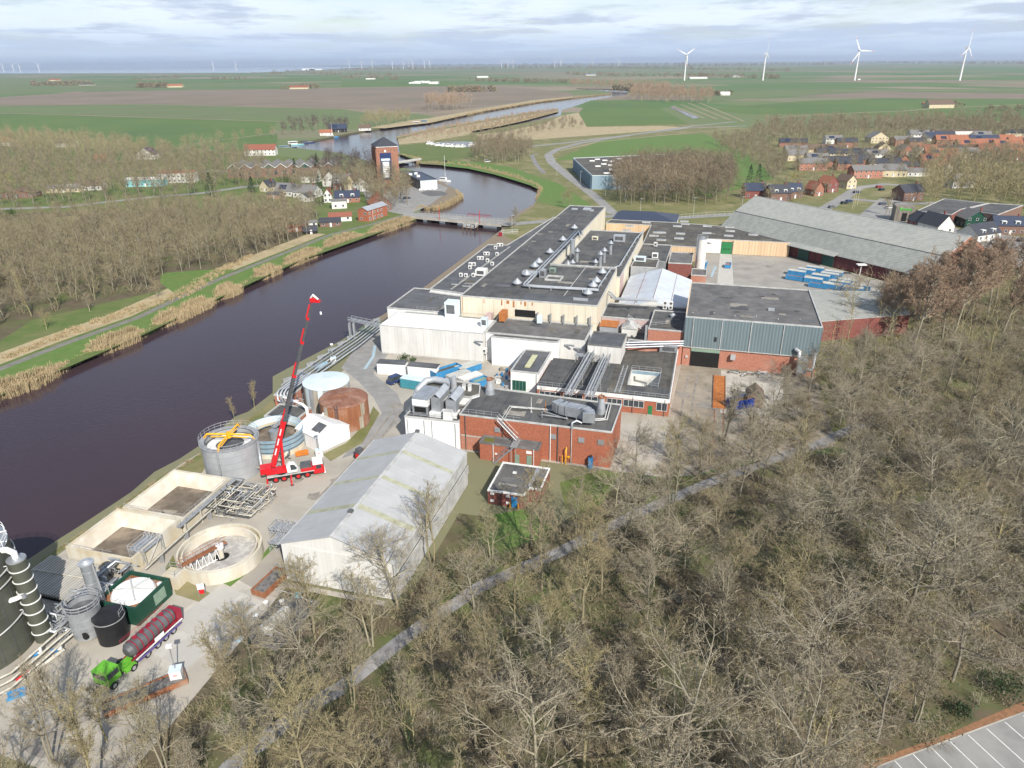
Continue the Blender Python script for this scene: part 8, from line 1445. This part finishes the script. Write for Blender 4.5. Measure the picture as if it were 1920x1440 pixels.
forest = px((-60, 1480), (60, 1420), (200, 1400), (330, 1350), (400, 1290), (480, 1250), (560, 1210), (640, 1165), (740, 1140), (810, 1060), (880, 1020), (930, 1050), (1040, 1010), (1065, 985), (1150, 950), (1190, 890), (1300, 850), (1400, 800), (1480, 750), (1545, 700), (1550, 640), (1560, 590), (1640, 560), (1720, 555), (1790, 575), (1860, 560), (1900, 500), (2080, 520), (2400, 900), (2500, 1500), (1900, 2000), (960, 2050), (200, 2100), (-300, 1900))
pts = fill(forest, 6.3, 21, lines=[pathw], lw=1.3, holes=[carp])
pts.sort(key=lambda p: p[1])
rng = random.Random(77)
first = set()
def plant(i, p, label, group, sc_, rz=None, z=0.0):
    r_ = KINDS[i]
    if i not in first: first.add(i); o = r_; o.location = (p[0], p[1], z); o.rotation_euler = (0, 0, rng.uniform(0, 6.28)); o.scale = (sc_,) * 3; o['label'] = label; o['group'] = group
    else: o = dup(r_, (p[0], p[1], z), rng.uniform(0, 6.28) if rz is None else rz, label, group, sc_)
    return o
NEAR_LAB = {0: 'tall bare ash with yellow green lichened trunk in the foreground woodland', 1: 'twin stemmed bare ash in the foreground woodland', 2: 'slender upright bare alder in the foreground woodland', 3: 'multi stemmed upright alder in the foreground woodland', 4: 'wide spreading bare oak with grey twigs in the foreground woodland',
            5: 'low broad bare oak in the foreground woodland', 6: 'grey forked bare ash in the foreground woodland', 7: 'low olive twigged willow in the foreground woodland', 8: 'very tall bare poplar with reddish twigs'}
for p in pts[:225]:
    west = p[0] < 15; i = rng.choice([0, 0, 1, 2, 3, 0, 6, 2, 4] if west else [4, 4, 5, 0, 1, 6, 4, 3, 6, 7])
    o = plant(i, p, NEAR_LAB[i], 'bare trees of the foreground woodland', rng.uniform(.78, 1.25))
    if p[1] < 120 and rng.random() < .22:
        me = D.meshes.get('ivy_mesh')
        if me is None: tmp = ivy[0].build('ivy_mesh', 'ivy'); me = tmp.data; D.objects.remove(tmp)
        iv = D.objects.new('ivy', me); C.objects.link(iv); iv.parent = o
print('forest trees', len(pts)); pts_far = pts[225:]
plant(8, P(1712, 655), 'huge reddish bare poplar towering beside the storage hall gable', 'tall poplars by the storage hall', 1.35)
for p_, s_ in (((1790, 625), 1.3), ((1670, 632), 1.0), ((1850, 600), 1.25), ((1740, 605), 1.25), ((1765, 640), 1.2), ((1880, 625), 1.1), ((1815, 590), 1.2), ((1700, 600), 1.05), ((1640, 610), .8), ((1835, 560), 1.25), ((1865, 575), 1.3), ((1800, 560), 1.2), ((1895, 560), 1.2), ((1770, 580), 1.25)): plant(8, P(*p_), 'reddish bare poplar in the clump beside the storage hall gable', 'tall poplars by the storage hall', s_)
for p_, i, s_, lb in (((965, 432), 5, .9, 'bushy bare tree at the right end of the road bridge'), ((1068, 392), 0, .8, 'bare tree with pale trunk behind the long hall roof'), ((1058, 382), 7, .7, 'small bare tree by the bend of the canal'), ((478, 770), 2, .5, 'thin bare sapling on the river edge behind the blue clarifier'), ((441, 792), 2, .42, 'smaller bare sapling on the river edge near the silver tank'),
                     ((168, 585), 6, .6, 'lone bare tree on the dry grass beside the dike path'), ((88, 618), 7, .6, 'leaning bare tree at the edge of the dike verge'), ((300, 560), 7, .7, 'small bare tree on the reed bank edge'), ((1660, 402), 7, 1.1, 'round bare tree in front of the supermarket car park'), ((120, 1350), 1, .8, 'bare tree overhanging the pipes beside the big silo'), ((200, 1390), 0, .7, 'bare tree over the green tractor unit')):
    plant(i, P(*p_), lb, 'single trees', s_)
# mid distance kinds for woods seen from afar (joined, past the limit, or individual at the edge)
FT = []
def far_tree(seed, form, h, n_=300):
    rg = random.Random(seed); T, K = MB(), MB(); R_ = h * {'up': .2, 'oval': .27, 'round': .36}[form]; z0 = h * {'up': .28, 'oval': .22, 'round': .2}[form]; top = Vector((rg.gauss(0, .5), rg.gauss(0, .5), h * .75))
    T.tube([(0, 0, 0), tuple(top * .5), tuple(top)], .2, 4, r2=.06)
    def sl(M_, p, q, w_):
        s_ = (q - p).cross(Vector((rg.uniform(-1, 1), rg.uniform(-1, 1), rg.uniform(-.3, .3)))); s_ = s_.normalized() * w_ if s_.length > 1e-4 else Vector((w_, 0, 0)); M_.add([tuple(p - s_), tuple(p + s_), tuple(q)], [(0, 1, 2)])
    ends = []
    for i in range(16):
        t_ = .3 + .65 * i / 16; p = top * t_; a_ = rg.uniform(0, 6.283); rr = R_ * rg.uniform(.4, .85) * (1.25 - t_ * .6); q = Vector((rr * math.cos(a_), rr * math.sin(a_), min(h * .97, p.z + rg.uniform(.12, .3) * h))); sl(T, p, q, .09); ends.append((p, q))
    for i in range(n_):
        p, q = rg.choice(ends); c = p.lerp(q, rg.uniform(.25, 1.05)) + Vector((rg.gauss(0, .13), rg.gauss(0, .13), rg.gauss(0, .07))) * h * .5
        out = Vector((c.x, c.y, 0)); d = (out.normalized() * .7 if out.length > .1 else Vector((0, 0, 0))) + Vector((rg.gauss(0, .45), rg.gauss(0, .45), rg.uniform(.4, 1.3))); sl(K, c, c + d.normalized() * rg.uniform(.9, 1.9), rg.uniform(.045, .085))
    return T, K
for i, (fm, h_) in enumerate((('up', 14), ('oval', 14), ('oval', 12), ('round', 11), ('up', 15))):
    T, K = far_tree(300 + i, fm, h_); FT.append(np_tree(T, K))
FK = []
for i in range(3):
    T, K = make_tree(340 + i, (13, 12, 14)[i], ('up', 'round', 'oval')[i], 1, twig=.85, thick=1.25, trunk_r=.17, fine=False, wd=4.5); 
    r_ = thing('bare_tree', 'bare tree', 'tree'); T.build('trunk', BARK[i % 2], r_); K.v = K.v; K.build('crown', TWIG[3], r_); FK.append(r_)
for p_, s_ in (((1230, 1500), 1.75), ((1420, 1560), 1.6), ((1690, 1180), 1.7), ((1840, 930), 1.6), ((1520, 1050), 1.5), ((1780, 1120), 1.5), ((1500, 1330), 1.55), ((1010, 1520), 1.45)): plant(4, P(*p_), 'very large broad crowned bare oak standing above the foreground woodland', 'giant oaks of the foreground woodland', s_)
MT = [np_tree(*make_tree(400 + i, (13, 12, 12)[i], ('oval', 'up', 'round')[i], 1, twig=.62, thick=1.1, trunk_r=.15, fine=False, wd=4.2)) for i in range(3)]
pf = [(rng.randint(0, 2), p[0], p[1], 0, rng.uniform(0, 6.28), (q := rng.uniform(.8, 1.15)), q) for p in pts_far]
for k in range(2): scatter('woodland_trees', [t_[k] for t_ in MT], pf, (BARK[0], TWIG[1])[k], label=('trunks and limbs', 'grey brown crowns')[k] + ' of the bare trees farther back in the woodland')
lw_poly = [(-250, 660), (0, 612), (80, 588), (200, 558), (290, 545), (300, 520), (450, 492), (560, 448), (590, 425), (600, 405), (520, 392), (440, 402), (300, 398), (120, 420), (0, 428), (-300, 440)]
ps = fill(px(*lw_poly), 5.2, 5); ps.sort(key=lambda p: p[1]); rng = random.Random(8)
fk_first = set()
for n_, p in enumerate(ps):
    if n_ >= 60: break
    i = rng.choice((0, 0, 1, 2)); s_ = rng.uniform(.7, 1.0); lb = ('slim bare tree in the left bank wood', 'rounded bare tree in the left bank wood', 'tall oval bare tree in the left bank wood')[i]
    if i not in fk_first: fk_first.add(i); o = FK[i]; o.location = (p[0], p[1], 0); o.scale = (s_,) * 3; o['label'] = lb; o['group'] = 'trees of the left bank wood'
    else: dup(FK[i], (p[0], p[1], 0), rng.uniform(0, 6.28), lb, 'trees of the left bank wood', s_)
rest = ps[60:]; pl = [(rng.choice((0, 1, 2, 4, 0)), p[0], p[1], 0, rng.uniform(0, 6.28), rng.uniform(.7, 1.05), rng.uniform(.75, 1.1)) for p in rest][:1100]
print('left wood', len(ps))
def stuffwood(name, pl, tw=3, bark=1, label=None):
    o = scatter(name, [t_[1] for t_ in FT], pl, TWIG[tw]); 
    if label: o['label'] = label
    o2 = scatter(name + '_trunks', [t_[0] for t_ in FT], pl, BARK[bark]); o2['label'] = (label or 'wood') + ', trunks and limbs'
    return o
stuffwood('left_bank_wood', pl, 3, 1, 'dense bare brown wood on the left bank of the canal')
def wood2(name, label, poly_px, dmin, seed, smin, smax, tw=3, bark=1, cap=900, kinds=(0, 1, 2, 3, 4), lines=()):
    poly = px(*poly_px); ps = fill(poly, dmin, seed, cap=cap, lines=lines, lw=5); r2_ = random.Random(seed); pl = [(r2_.choice(kinds), p[0], p[1], 0, r2_.uniform(0, 6.28), r2_.uniform(smin, smax), r2_.uniform(smin, smax)) for p in ps]
    stuffwood(name, pl, tw, bark, label); print(name, len(ps))
wood2('village_trees', 'bare brown trees round the left village and road', [(-150, 412), (0, 398), (250, 376), (400, 368), (440, 345), (500, 338), (500, 315), (440, 300), (300, 300), (180, 312), (0, 290), (-200, 290), (-400, 340)], 8.6, 31, .95, 1.3, 3)
wood2('village_trees', 'brown bare trees at the left between the road and the orange roofs', [(-150, 300), (0, 290), (180, 310), (260, 305), (240, 275), (100, 262), (-100, 262)], 10, 61, .9, 1.3, 0)
wood2('green_village_trees', 'pale olive bare trees beside the green field', [(-100, 300), (120, 290), (330, 300), (430, 296), (450, 282), (330, 282), (230, 278), (60, 268), (-100, 275)], 13, 32, .9, 1.25, 0)
wood2('tower_trees', 'bare trees in front of the tower and works', [(560, 350), (640, 345), (690, 346), (756, 352), (768, 385), (700, 400), (690, 380), (620, 356), (560, 372)], 6.5, 33, 1.0, 1.4, 3)
wood2('works_trees', 'bare trees in front of the saw tooth works', [(440, 342), (560, 340), (570, 350), (440, 352)], 8, 72, .8, 1.2, 0)
wood2('tower_grove', 'tall dark bare grove behind the villas', [(575, 320), (640, 308), (700, 318), (720, 345), (690, 350), (600, 338)], 9, 34, 1.0, 1.35, 4)
wood2('garden_trees', 'bare garden trees among the left village houses', [(440, 400), (560, 420), (600, 440), (540, 452), (480, 470), (430, 440), (380, 400)], 7.5, 35, .6, .9, 0)
wood2('warehouse_wood', 'dense bare wood in front of the blue warehouse', [(1158, 384), (1340, 386), (1375, 372), (1362, 330), (1290, 322), (1200, 330), (1150, 345)], 5.2, 36, 1.2, 1.5, 3, 0, 800, (0, 1, 4))
wood2('field_edge_wood', 'broad bare wood between the village and the far field', [(1400, 262), (1440, 250), (1560, 242), (1700, 240), (1900, 236), (2050, 250), (2050, 262), (1750, 262), (1600, 262), (1500, 268), (1430, 270)], 10, 37, 1.15, 1.6, 3)
wood2('thicket', 'dark bare thicket along the right edge of the meadow', [(1336, 268), (1400, 262), (1440, 280), (1470, 330), (1450, 340), (1420, 318), (1370, 292)], 7, 38, .7, 1.0, 3)
wood2('village_garden_trees', 'bare garden trees among the right village houses', [(1450, 300), (1480, 282), (1700, 280), (1960, 290), (2000, 340), (1960, 380), (1760, 352), (1720, 340), (1600, 330), (1450, 350)], 10.5, 39, .7, 1.1, 3)
wood2('poplar_row', 'tall olive bare poplars behind the supermarket', [(1740, 392), (1770, 375), (1960, 400), (2060, 420), (2060, 380), (1960, 345), (1740, 340), (1720, 370)], 7, 40, 1.05, 1.4, 0, 0, 300)
wood2('edge_trees', 'bare trees between the blossom tree and the storage hall', [(1400, 385), (1360, 392), (1340, 380), (1400, 360), (1500, 350), (1560, 362), (1520, 380)], 11, 41, .6, .9, 0)
wood2('canal_grove', 'bare grove beside the canal bend in front of the meadow', [(885, 305), (930, 307), (990, 302), (995, 285), (940, 276), (890, 286)], 6.5, 42, 1.0, 1.35, 3)
wood2('island_scrub', 'reddish bare scrub covering the long canal island', [(746, 266), (800, 264), (880, 252), (940, 240), (1040, 212), (1045, 208), (960, 222), (880, 236), (800, 250), (748, 262)], 8, 43, .45, .8, 2, 1, 700)
wood2('canal_scrub', 'bare scrub beside the inlet of the canal', [(885, 262), (960, 262), (1030, 248), (1095, 240), (1060, 226), (1020, 240), (960, 252), (890, 256)], 9, 44, .5, .9, 3)
wood2('grove', 'grove of bare trees beside the left houseboats', [(680, 240), (770, 232), (765, 222), (690, 225)], 11, 45, 1.0, 1.4, 0)
wood2('quay_trees', 'bare trees around the sailing boat quay', [(520, 256), (600, 250), (660, 244), (640, 234), (540, 240)], 14, 46, .9, 1.3, 4)
wood2('quay_avenue', 'row of small bare trees on the canal bank', [(350, 274), (470, 262), (520, 258), (520, 253), (470, 256), (350, 270)], 13, 47, .7, 1.0, 0)
wood2('red_poplars', 'tall reddish poplars standing by the brown field', [(800, 206), (850, 207), (882, 203), (850, 198), (805, 198)], 13, 48, 1.6, 2.3, 2, 1, 60)
wood2('canal_poplars', 'dark reddish wood at the far end of the canal', [(1180, 188), (1250, 192), (1330, 194), (1340, 186), (1250, 178), (1190, 178)], 15, 49, 1.5, 2.4, 2, 1, 160)
wood2('far_row', 'long row of reddish trees across the far canal', [(1070, 164), (1250, 172), (1250, 166), (1070, 160)], 22, 50, 1.6, 2.2, 2, 1, 200)
wood2('road_trees', 'line of bare roadside trees before the far field', [(1430, 232), (1560, 226), (1700, 222), (1900, 212), (1900, 220), (1700, 232), (1560, 236), (1430, 240)], 14, 51, .7, 1.0, 0)
wood2('hall_trees', 'bare trees right of the low grey roofed hall', [(1545, 600), (1560, 560), (1640, 545), (1720, 548), (1700, 590), (1600, 620)], 7.5, 52, .6, .9, 1, 0, 60)
wood2('park_trees', 'bare trees along the village road at the right edge', [(1700, 300), (1960, 300), (2000, 350), (1960, 375), (1760, 345)], 9, 71, .9, 1.25, 0)
# distant clumps
rng = random.Random(12)
CL = []
for k in range(4):
    v_, f_ = [], []
    for i in range(70):
        a_, z, rr = rng.uniform(0, 6.28), rng.random(), rng.random() ** .5; r_ = rr * (1 - .6 * z); c = Vector((r_ * math.cos(a_), r_ * math.sin(a_), .1 + z)); n0 = len(v_)
        for _ in range(3): v_.append(tuple(c + Vector((rng.uniform(-.22, .22), rng.uniform(-.22, .22), rng.uniform(-.16, .16)))))
        f_.append((n0, n0 + 1, n0 + 2))
    CL.append((np.array(v_, dtype=np.float32), np.array(f_, dtype=np.int32)))
pl = []
lines_ = [((640, 146), (760, 150), 40, 11), ((600, 140), (760, 143), 40, 12), ((880, 152), (1080, 156), 70, 12), ((1060, 140), (1160, 143), 30, 14), ((1150, 143), (1280, 144), 20, 14), ((640, 131), (940, 130), 120, 16), ((1280, 143), (1460, 147), 60, 14), ((62, 161), (175, 159), 60, 15), ((256, 164), (312, 164), 55, 15), ((250, 150), (345, 146), 22, 12), ((400, 149), (465, 150), 18, 12), ((470, 139), (540, 140), 22, 12),
          ((528, 167), (600, 165), 30, 12), ((840, 172), (930, 171), 50, 13), ((1290, 131), (1480, 133), 60, 14), ((1330, 178), (1375, 179), 16, 9), ((1740, 200), (1810, 202), 10, 9), ((1850, 208), (1960, 206), 14, 8), ((940, 128), (1300, 129), 150, 18), ((560, 137), (640, 141), 20, 12), ((1540, 117), (1960, 121), 160, 18), ((1280, 124), (1600, 121), 120, 18), ((700, 124.5), (1300, 122.5), 160, 22), ((500, 136), (640, 133), 20, 14), ((1150, 170), (1260, 176), 50, 15)]
for a, b_, n_, hh in lines_:
    for i in range(n_):
        t_ = rng.random(); q = P(a[0] + (b_[0] - a[0]) * t_, a[1] + (b_[1] - a[1]) * t_ + rng.uniform(-.7, .7))
        if q[1] < 0 or q[1] > 40000: continue
        s_ = hh * rng.uniform(.6, 1.1) * (1 + q[1] / 12000); pl.append((rng.randint(0, 3), q[0], q[1], 0, rng.uniform(0, 6.28), s_ * rng.uniform(.5, 1.1), s_ * .9))
scatter('distant_treelines', CL, pl, TWIG[3], label='dark lines and clumps of trees far across the fields')
# conifers, blossom, willows
def conifer(label, p, h_, r_, m_='conifer', group=None, name='fir_tree', cat='tree', dens=700):
    x, y, _ = P(*p); t_ = thing(name, label, cat, (x, y, 0), group); rg = random.Random(int(x * 7 + y)); MB().cyl(x, y, 0, h_ * .5, .25, .12, 8).build('trunk', BARK[1], t_); b_ = MB()
    for i in range(dens):
        z = .08 + .92 * rg.random() ** 1.2; rr = r_ * (1 - z) ** .8 * rg.random() ** .4; a_ = rg.uniform(0, 6.283); c = Vector((x + rr * math.cos(a_), y + rr * math.sin(a_), z * h_)); s_ = .5
        b_.add([tuple(c + Vector((rg.uniform(-s_, s_), rg.uniform(-s_, s_), rg.uniform(-s_ * .7, s_ * .4)))) for _ in range(3)], [(0, 1, 2)])
    b_.build('crown', m_, t_)
conifer('tall dark fir tree between the grey roofed houses and navy house', Q(865, 510), 17, 4.2, name='fir_tree'); conifer('dark fir tree left of the dark roofed brick house', Q(178, 380), 10, 3.4); conifer('olive fir tree standing in the left wood', (398, 372), 15, 5); conifer('first of two dark pines beside the white blossom tree', (1404, 352), 14, 3.6); conifer('second dark pine right of its twin by the blossom', (1420, 350), 14, 3.6)
conifer('dark evergreen at the far left behind the orange roof', (18, 262), 12, 9); conifer('tall dark conifer column by the works gable', Q(615, 250), 14, 3); conifer('dark ivy covered tree left of the tower grove', (597, 332), 16, 4)
def leafy(name, label, p, r_, h_, m_, cat, dens=900, s_=.35, group=None):
    x, y, _ = P(*p); t_ = thing(name, label, cat, (x, y, 0), group); rg = random.Random(int(x * 3 + y)); MB().cyl(x, y, 0, h_ * .6, .18, .08, 6).build('trunk', BARK[1], t_); b_ = MB()
    for i in range(dens):
        a_, u_ = rg.uniform(0, 6.283), rg.uniform(-1, 1); rr = r_ * rg.random() ** .33 * (.75 + .35 * math.sin(3 * a_ + u_ * 4)); q = math.sqrt(1 - u_ * u_); c = Vector((x + rr * q * math.cos(a_), y + rr * q * math.sin(a_), h_ * .55 + h_ * .42 * u_ * rr / r_))
        b_.add([tuple(c + Vector((rg.uniform(-s_, s_), rg.uniform(-s_, s_), rg.uniform(-s_, s_)))) for _ in range(3)], [(0, 1, 2)])
    b_.build('crown', m_, t_)
leafy('blossom_tree', 'white blossoming tree beside the two dark pines', (1432, 360), 4.5, 6, 'blossom', 'tree'); leafy('willow_tree', 'yellow green willow crown at the left edge of the wood', (12, 356), 9, 12, TWIG[5], 'tree'); leafy('willow_tree', 'pale yellow budding tree right of the pines', (1490, 345), 8, 9, TWIG[5], 'tree'); leafy('willow_tree', 'yellow green round willow by the green field', (262, 290), 10, 15, TWIG[5], 'tree'); leafy('willow_tree', 'pale olive round willow right of the yellow one', (312, 292), 12, 12, TWIG[0], 'tree')
leafy('evergreen_bush', 'dark green spreading bush behind the grey roofed cottages', Q(540, 285), 9, 6, 'bush_green', 'bush', 1300); leafy('evergreen_bush', 'dark green shrubs against the white warehouse wall', (758, 679), 1.8, 2.6, 'bush_green', 'bush', 500, .2); leafy('evergreen_bush', 'smaller dark shrub right of the shrubs at the warehouse wall', (775, 681), 1.2, 2.0, 'bush_green', 'bush', 300, .2); leafy('evergreen_bush', 'bright green shrub in the left wood clearing', (22, 408), 6, 5, 'bush_green', 'bush', 700)
leafy('evergreen_bush', 'dark evergreen shrub at the edge of the leaf litter by the car park', (1880, 1300), 3.4, 3.2, 'ivy', 'bush', 1500, .16); leafy('evergreen_bush', 'low dark shrub left of the evergreen shrub by the car park', (1800, 1340), 1.8, 2.0, 'ivy', 'bush', 700, .16)
# undergrowth of the foreground wood
def twig_bush(seed, n_, h_, sp_, w_=.04):
    rg = random.Random(seed); b_ = MB()
    for i in range(n_):
        p = Vector((rg.gauss(0, sp_ * .3), rg.gauss(0, sp_ * .3), 0)); d = Vector((rg.gauss(0, .5), rg.gauss(0, .5), 1)).normalized(); ln = h_ * rg.uniform(.4, 1); q = p + d * ln; s_ = Vector((rg.uniform(-1, 1), rg.uniform(-1, 1), 0)).normalized() * w_
        b_.add([tuple(p - s_), tuple(p + s_), tuple(q)], [(0, 1, 2)])
        for k in range(3): a = p.lerp(q, rg.uniform(.3, .9)); e_ = a + Vector((rg.gauss(0, 1), rg.gauss(0, 1), rg.uniform(.2, 1.2))).normalized() * ln * .35; b_.add([tuple(a - s_ * .7), tuple(a + s_ * .7), tuple(e_)], [(0, 1, 2)])
    return np_tree(b_, MB())[0]
BU = [twig_bush(60 + i, 30, (2.6, 1.8, 3.4)[i], (1.6, 1.4, 1.2)[i]) for i in range(3)]
ps = fill(forest, 1.85, 3, lines=[pathw], lw=1.7, holes=[carp], cap=5200); rng = random.Random(6); rng.shuffle(ps)
mk_ = lambda q: [(rng.randint(0, 2), p[0], p[1], 0, rng.uniform(0, 6.28), rng.uniform(.7, 1.5), rng.uniform(.3, .95)) for p in q]
n3 = len(ps) // 3; print('bushes', len(ps))
scatter('undergrowth', BU, mk_(ps[:n3]), TWIG[3], label='tangled bare brown undergrowth beneath the foreground trees'); scatter('undergrowth', BU, mk_(ps[n3:2 * n3]), TWIG[1], label='grey twiggy undergrowth beneath the foreground trees'); scatter('undergrowth', BU, mk_(ps[2 * n3:]), TWIG[0], label='olive twiggy undergrowth beneath the foreground trees')
eb = fill(px(*lw_poly), 7, 9, cap=900); scatter('undergrowth', BU, [(rng.randint(0, 2), p[0], p[1], 0, rng.uniform(0, 6.28), rng.uniform(1.8, 3), rng.uniform(1, 1.8)) for p in eb], TWIG[3], label='brown undergrowth in the left bank wood')
LF = []
for k in range(2):
    v_, f_ = [], []
    for i in range(60):
        c = Vector((rng.gauss(0, .7), rng.gauss(0, .7), abs(rng.gauss(0, .4)))); n0 = len(v_); s_ = .14
        for _ in range(3): v_.append(tuple(c + Vector((rng.uniform(-s_, s_), rng.uniform(-s_, s_), rng.uniform(-s_, s_)))))
        f_.append((n0, n0 + 1, n0 + 2))
    LF.append((np.array(v_, dtype=np.float32), np.array(f_, dtype=np.int32)))
cen = [p for p in ps[:85]]; g_ = [p for p in ps if min(math.hypot(p[0] - c[0], p[1] - c[1]) for c in cen) < 3.2][:1300]
scatter('ground_ivy', LF, [(rng.randint(0, 1), p[0], p[1], 0, rng.uniform(0, 6.28), rng.uniform(.8, 1.6), rng.uniform(.8, 2.4)) for p in g_], 'ivy', label='dark green ivy patches on the woodland floor')
# scrub along the dike and river edge
edge = px((303, 895), (340, 872), (390, 838), (443, 794), (470, 783)); edge2 = px((77, 1052), (213, 962), (293, 900))
BP = []
for l_ in (edge, edge2):
    for a, b_ in zip(l_[:-1], l_[1:]):
        for i in range(int(math.hypot(a[0] - b_[0], a[1] - b_[1]) * 1.6)): t_ = rng.random(); BP.append((rng.randint(0, 2), a[0] + (b_[0] - a[0]) * t_ + rng.uniform(-.2, 1.6), a[1] + (b_[1] - a[1]) * t_ + rng.uniform(-1, .6), 0, rng.uniform(0, 6.28), rng.uniform(.3, .6), rng.uniform(.15, .35)))
scatter('bank_weeds', BU, BP, 'reed', label='dry weeds along the river edge of the factory')
# reeds
def reed_tuft(seed, n_=16):
    rg = random.Random(seed); b_ = MB()
    for i in range(n_):
        p = Vector((rg.gauss(0, .35), rg.gauss(0, .35), 0)); q = p + Vector((rg.gauss(.1, .22), rg.gauss(0, .22), rg.uniform(1.5, 2.5))); s_ = Vector((rg.uniform(-1, 1), rg.uniform(-1, 1), 0)).normalized() * .05; m_ = p.lerp(q, .8)
        b_.add([tuple(p - s_), tuple(p + s_), tuple(q + s_), tuple(q - s_)], [(0, 1, 2, 3)])
    return np_tree(b_, MB())[0]
RD = [reed_tuft(i) for i in range(4)]
def reeds(l_, ivs, width, n_per, z=-1.5, seed=1, sz=(.8, 1.15), inland=1):
    rg = random.Random(seed); out_ = []; q = [Vector(p) for p in l_]; L0 = [0]
    for a, b_ in zip(q[:-1], q[1:]): L0.append(L0[-1] + (b_ - a).length)
    tot = L0[-1]
    for s0, s1 in ivs:
        n_ = int((s1 - s0) * tot * width * n_per)
        for i in range(n_):
            s_ = rg.uniform(s0, s1); e_ = min(1, min(s_ - s0, s1 - s_) / (s1 - s0) * 4); d_ = s_ * tot; k = max(j for j in range(len(L0)) if L0[j] <= d_); k = min(k, len(q) - 2)
            a, b_ = q[k], q[k + 1]; t_ = (d_ - L0[k]) / max(.01, L0[k + 1] - L0[k]); p = a.lerp(b_, t_); dr = (b_ - a).normalized(); nn = Vector((-dr.y, dr.x)) * inland; o_ = rg.uniform(-.6 * width, .4 * width) * (.35 + .65 * e_) - .6; p = p + nn * o_
            out_.append((rg.randint(0, 3), p.x, p.y, z if o_ < .3 else 0.0 - .3, rg.uniform(0, 6.28), rg.uniform(.8, 1.2), rg.uniform(*sz) * (.75 + .3 * e_)))
    return out_
lb_ = [Vector(P(*p, -1.5)[:2]) for p in [(-300, 823), (0, 742), (60, 722), (123, 688), (160, 670), (268, 628), (300, 612), (395, 568), (440, 545), (475, 527), (560, 490), (640, 455), (700, 440), (780, 412)]]
tt = [0]
for a, b_ in zip(lb_[:-1], lb_[1:]): tt.append(tt[-1] + (b_ - a).length)
fr_ = lambda i: tt[i] / tt[-1]
iv = [(0, fr_(3) - .003), (fr_(4), fr_(5)), (fr_(6) - .01, fr_(7)), (fr_(7) + .012, fr_(8) + .006), (fr_(9), fr_(9) + .06), (fr_(9) + .075, fr_(10) + .06), (fr_(10) + .075, fr_(11) + .05), (fr_(11) + .06, .985)]
pl = reeds(lb_, iv, 5.6, 2.5, seed=3, sz=(.85, 1.2)) + reeds(lb_, [(0, .985)], 1.8, 1.5, seed=13, sz=(.45, .9))
scatter('reeds', RD, pl, 'reed', label='tan reed beds along the left bank of the canal')
bk2 = [Vector(P(*p, -1.5)[:2]) for p in [(748, 290), (784, 300), (788, 308), (831, 309), (877, 314), (927, 325), (971, 337), (1010, 351), (1016, 359), (1009, 376)]]
bk3 = [Vector(P(*p, -1.5)[:2]) for p in [(775, 398), (790, 391), (809, 396), (837, 387), (862, 372), (852, 360)]]
bk4 = [Vector(P(*p, -1.5)[:2]) for p in [(746, 261), (800, 248), (880, 234), (960, 220), (1047, 206)]]; bk5 = [Vector(P(*p, -1.5)[:2]) for p in [(880, 250), (884, 246), (940, 236), (985, 226), (1046, 210)]]; bk6 = [Vector(P(*p, -1.5)[:2]) for p in [(805, 232), (907, 210), (1007, 193), (1073, 185), (1146, 177)]]
pl = reeds(bk2, [(0, 1)], 3.0, .8, seed=4) + reeds(bk3, [(0, 1)], 2.5, 1.2, seed=5, inland=1) + reeds(bk4, [(0, 1)], 5, .25, seed=6, sz=(1, 1.6), inland=-1) + reeds(bk5, [(0, 1)], 5, .25, seed=7, sz=(1, 1.6)) + reeds(bk6, [(0, 1)], 6, .2, seed=8, sz=(1, 1.6))
scatter('reeds', RD, pl, 'reed', label='thin tan reed fringes along the far canal banks')
q3w = px((0, 672), (120, 625), (260, 575), (330, 555), (400, 512), (470, 478)); pl = reeds([Vector(p) for p in q3w], [(0, 1)], 7, .5, z=0, seed=9, sz=(.25, .5))
scatter('dry_grass_tufts', RD, pl, 'reed', label='dry grass tufts on the verge above the dike path')

print('TRIS', sum(len(m_.loop_triangles) if (m_.calc_loop_triangles() or True) else 0 for m_ in D.meshes))
# ================================================================== haze
hz_ = MB().box(-30000, 30000, -330, 30000, -4, 190).build('haze', 'glass', kind='stuff')
hm = D.materials.new('haze'); hm.use_nodes = True; t = hm.node_tree; t.nodes.clear(); o_ = t.nodes.new('ShaderNodeOutputMaterial'); pv_ = t.nodes.new('ShaderNodeVolumePrincipled')
pv_.inputs['Density'].default_value = .00005; pv_.inputs['Color'].default_value = (.72, .82, 1.0, 1); pv_.inputs['Anisotropy'].default_value = .2
t.links.new(pv_.outputs[0], o_.inputs['Volume']); hz_.data.materials.clear(); hz_.data.materials.append(hm)
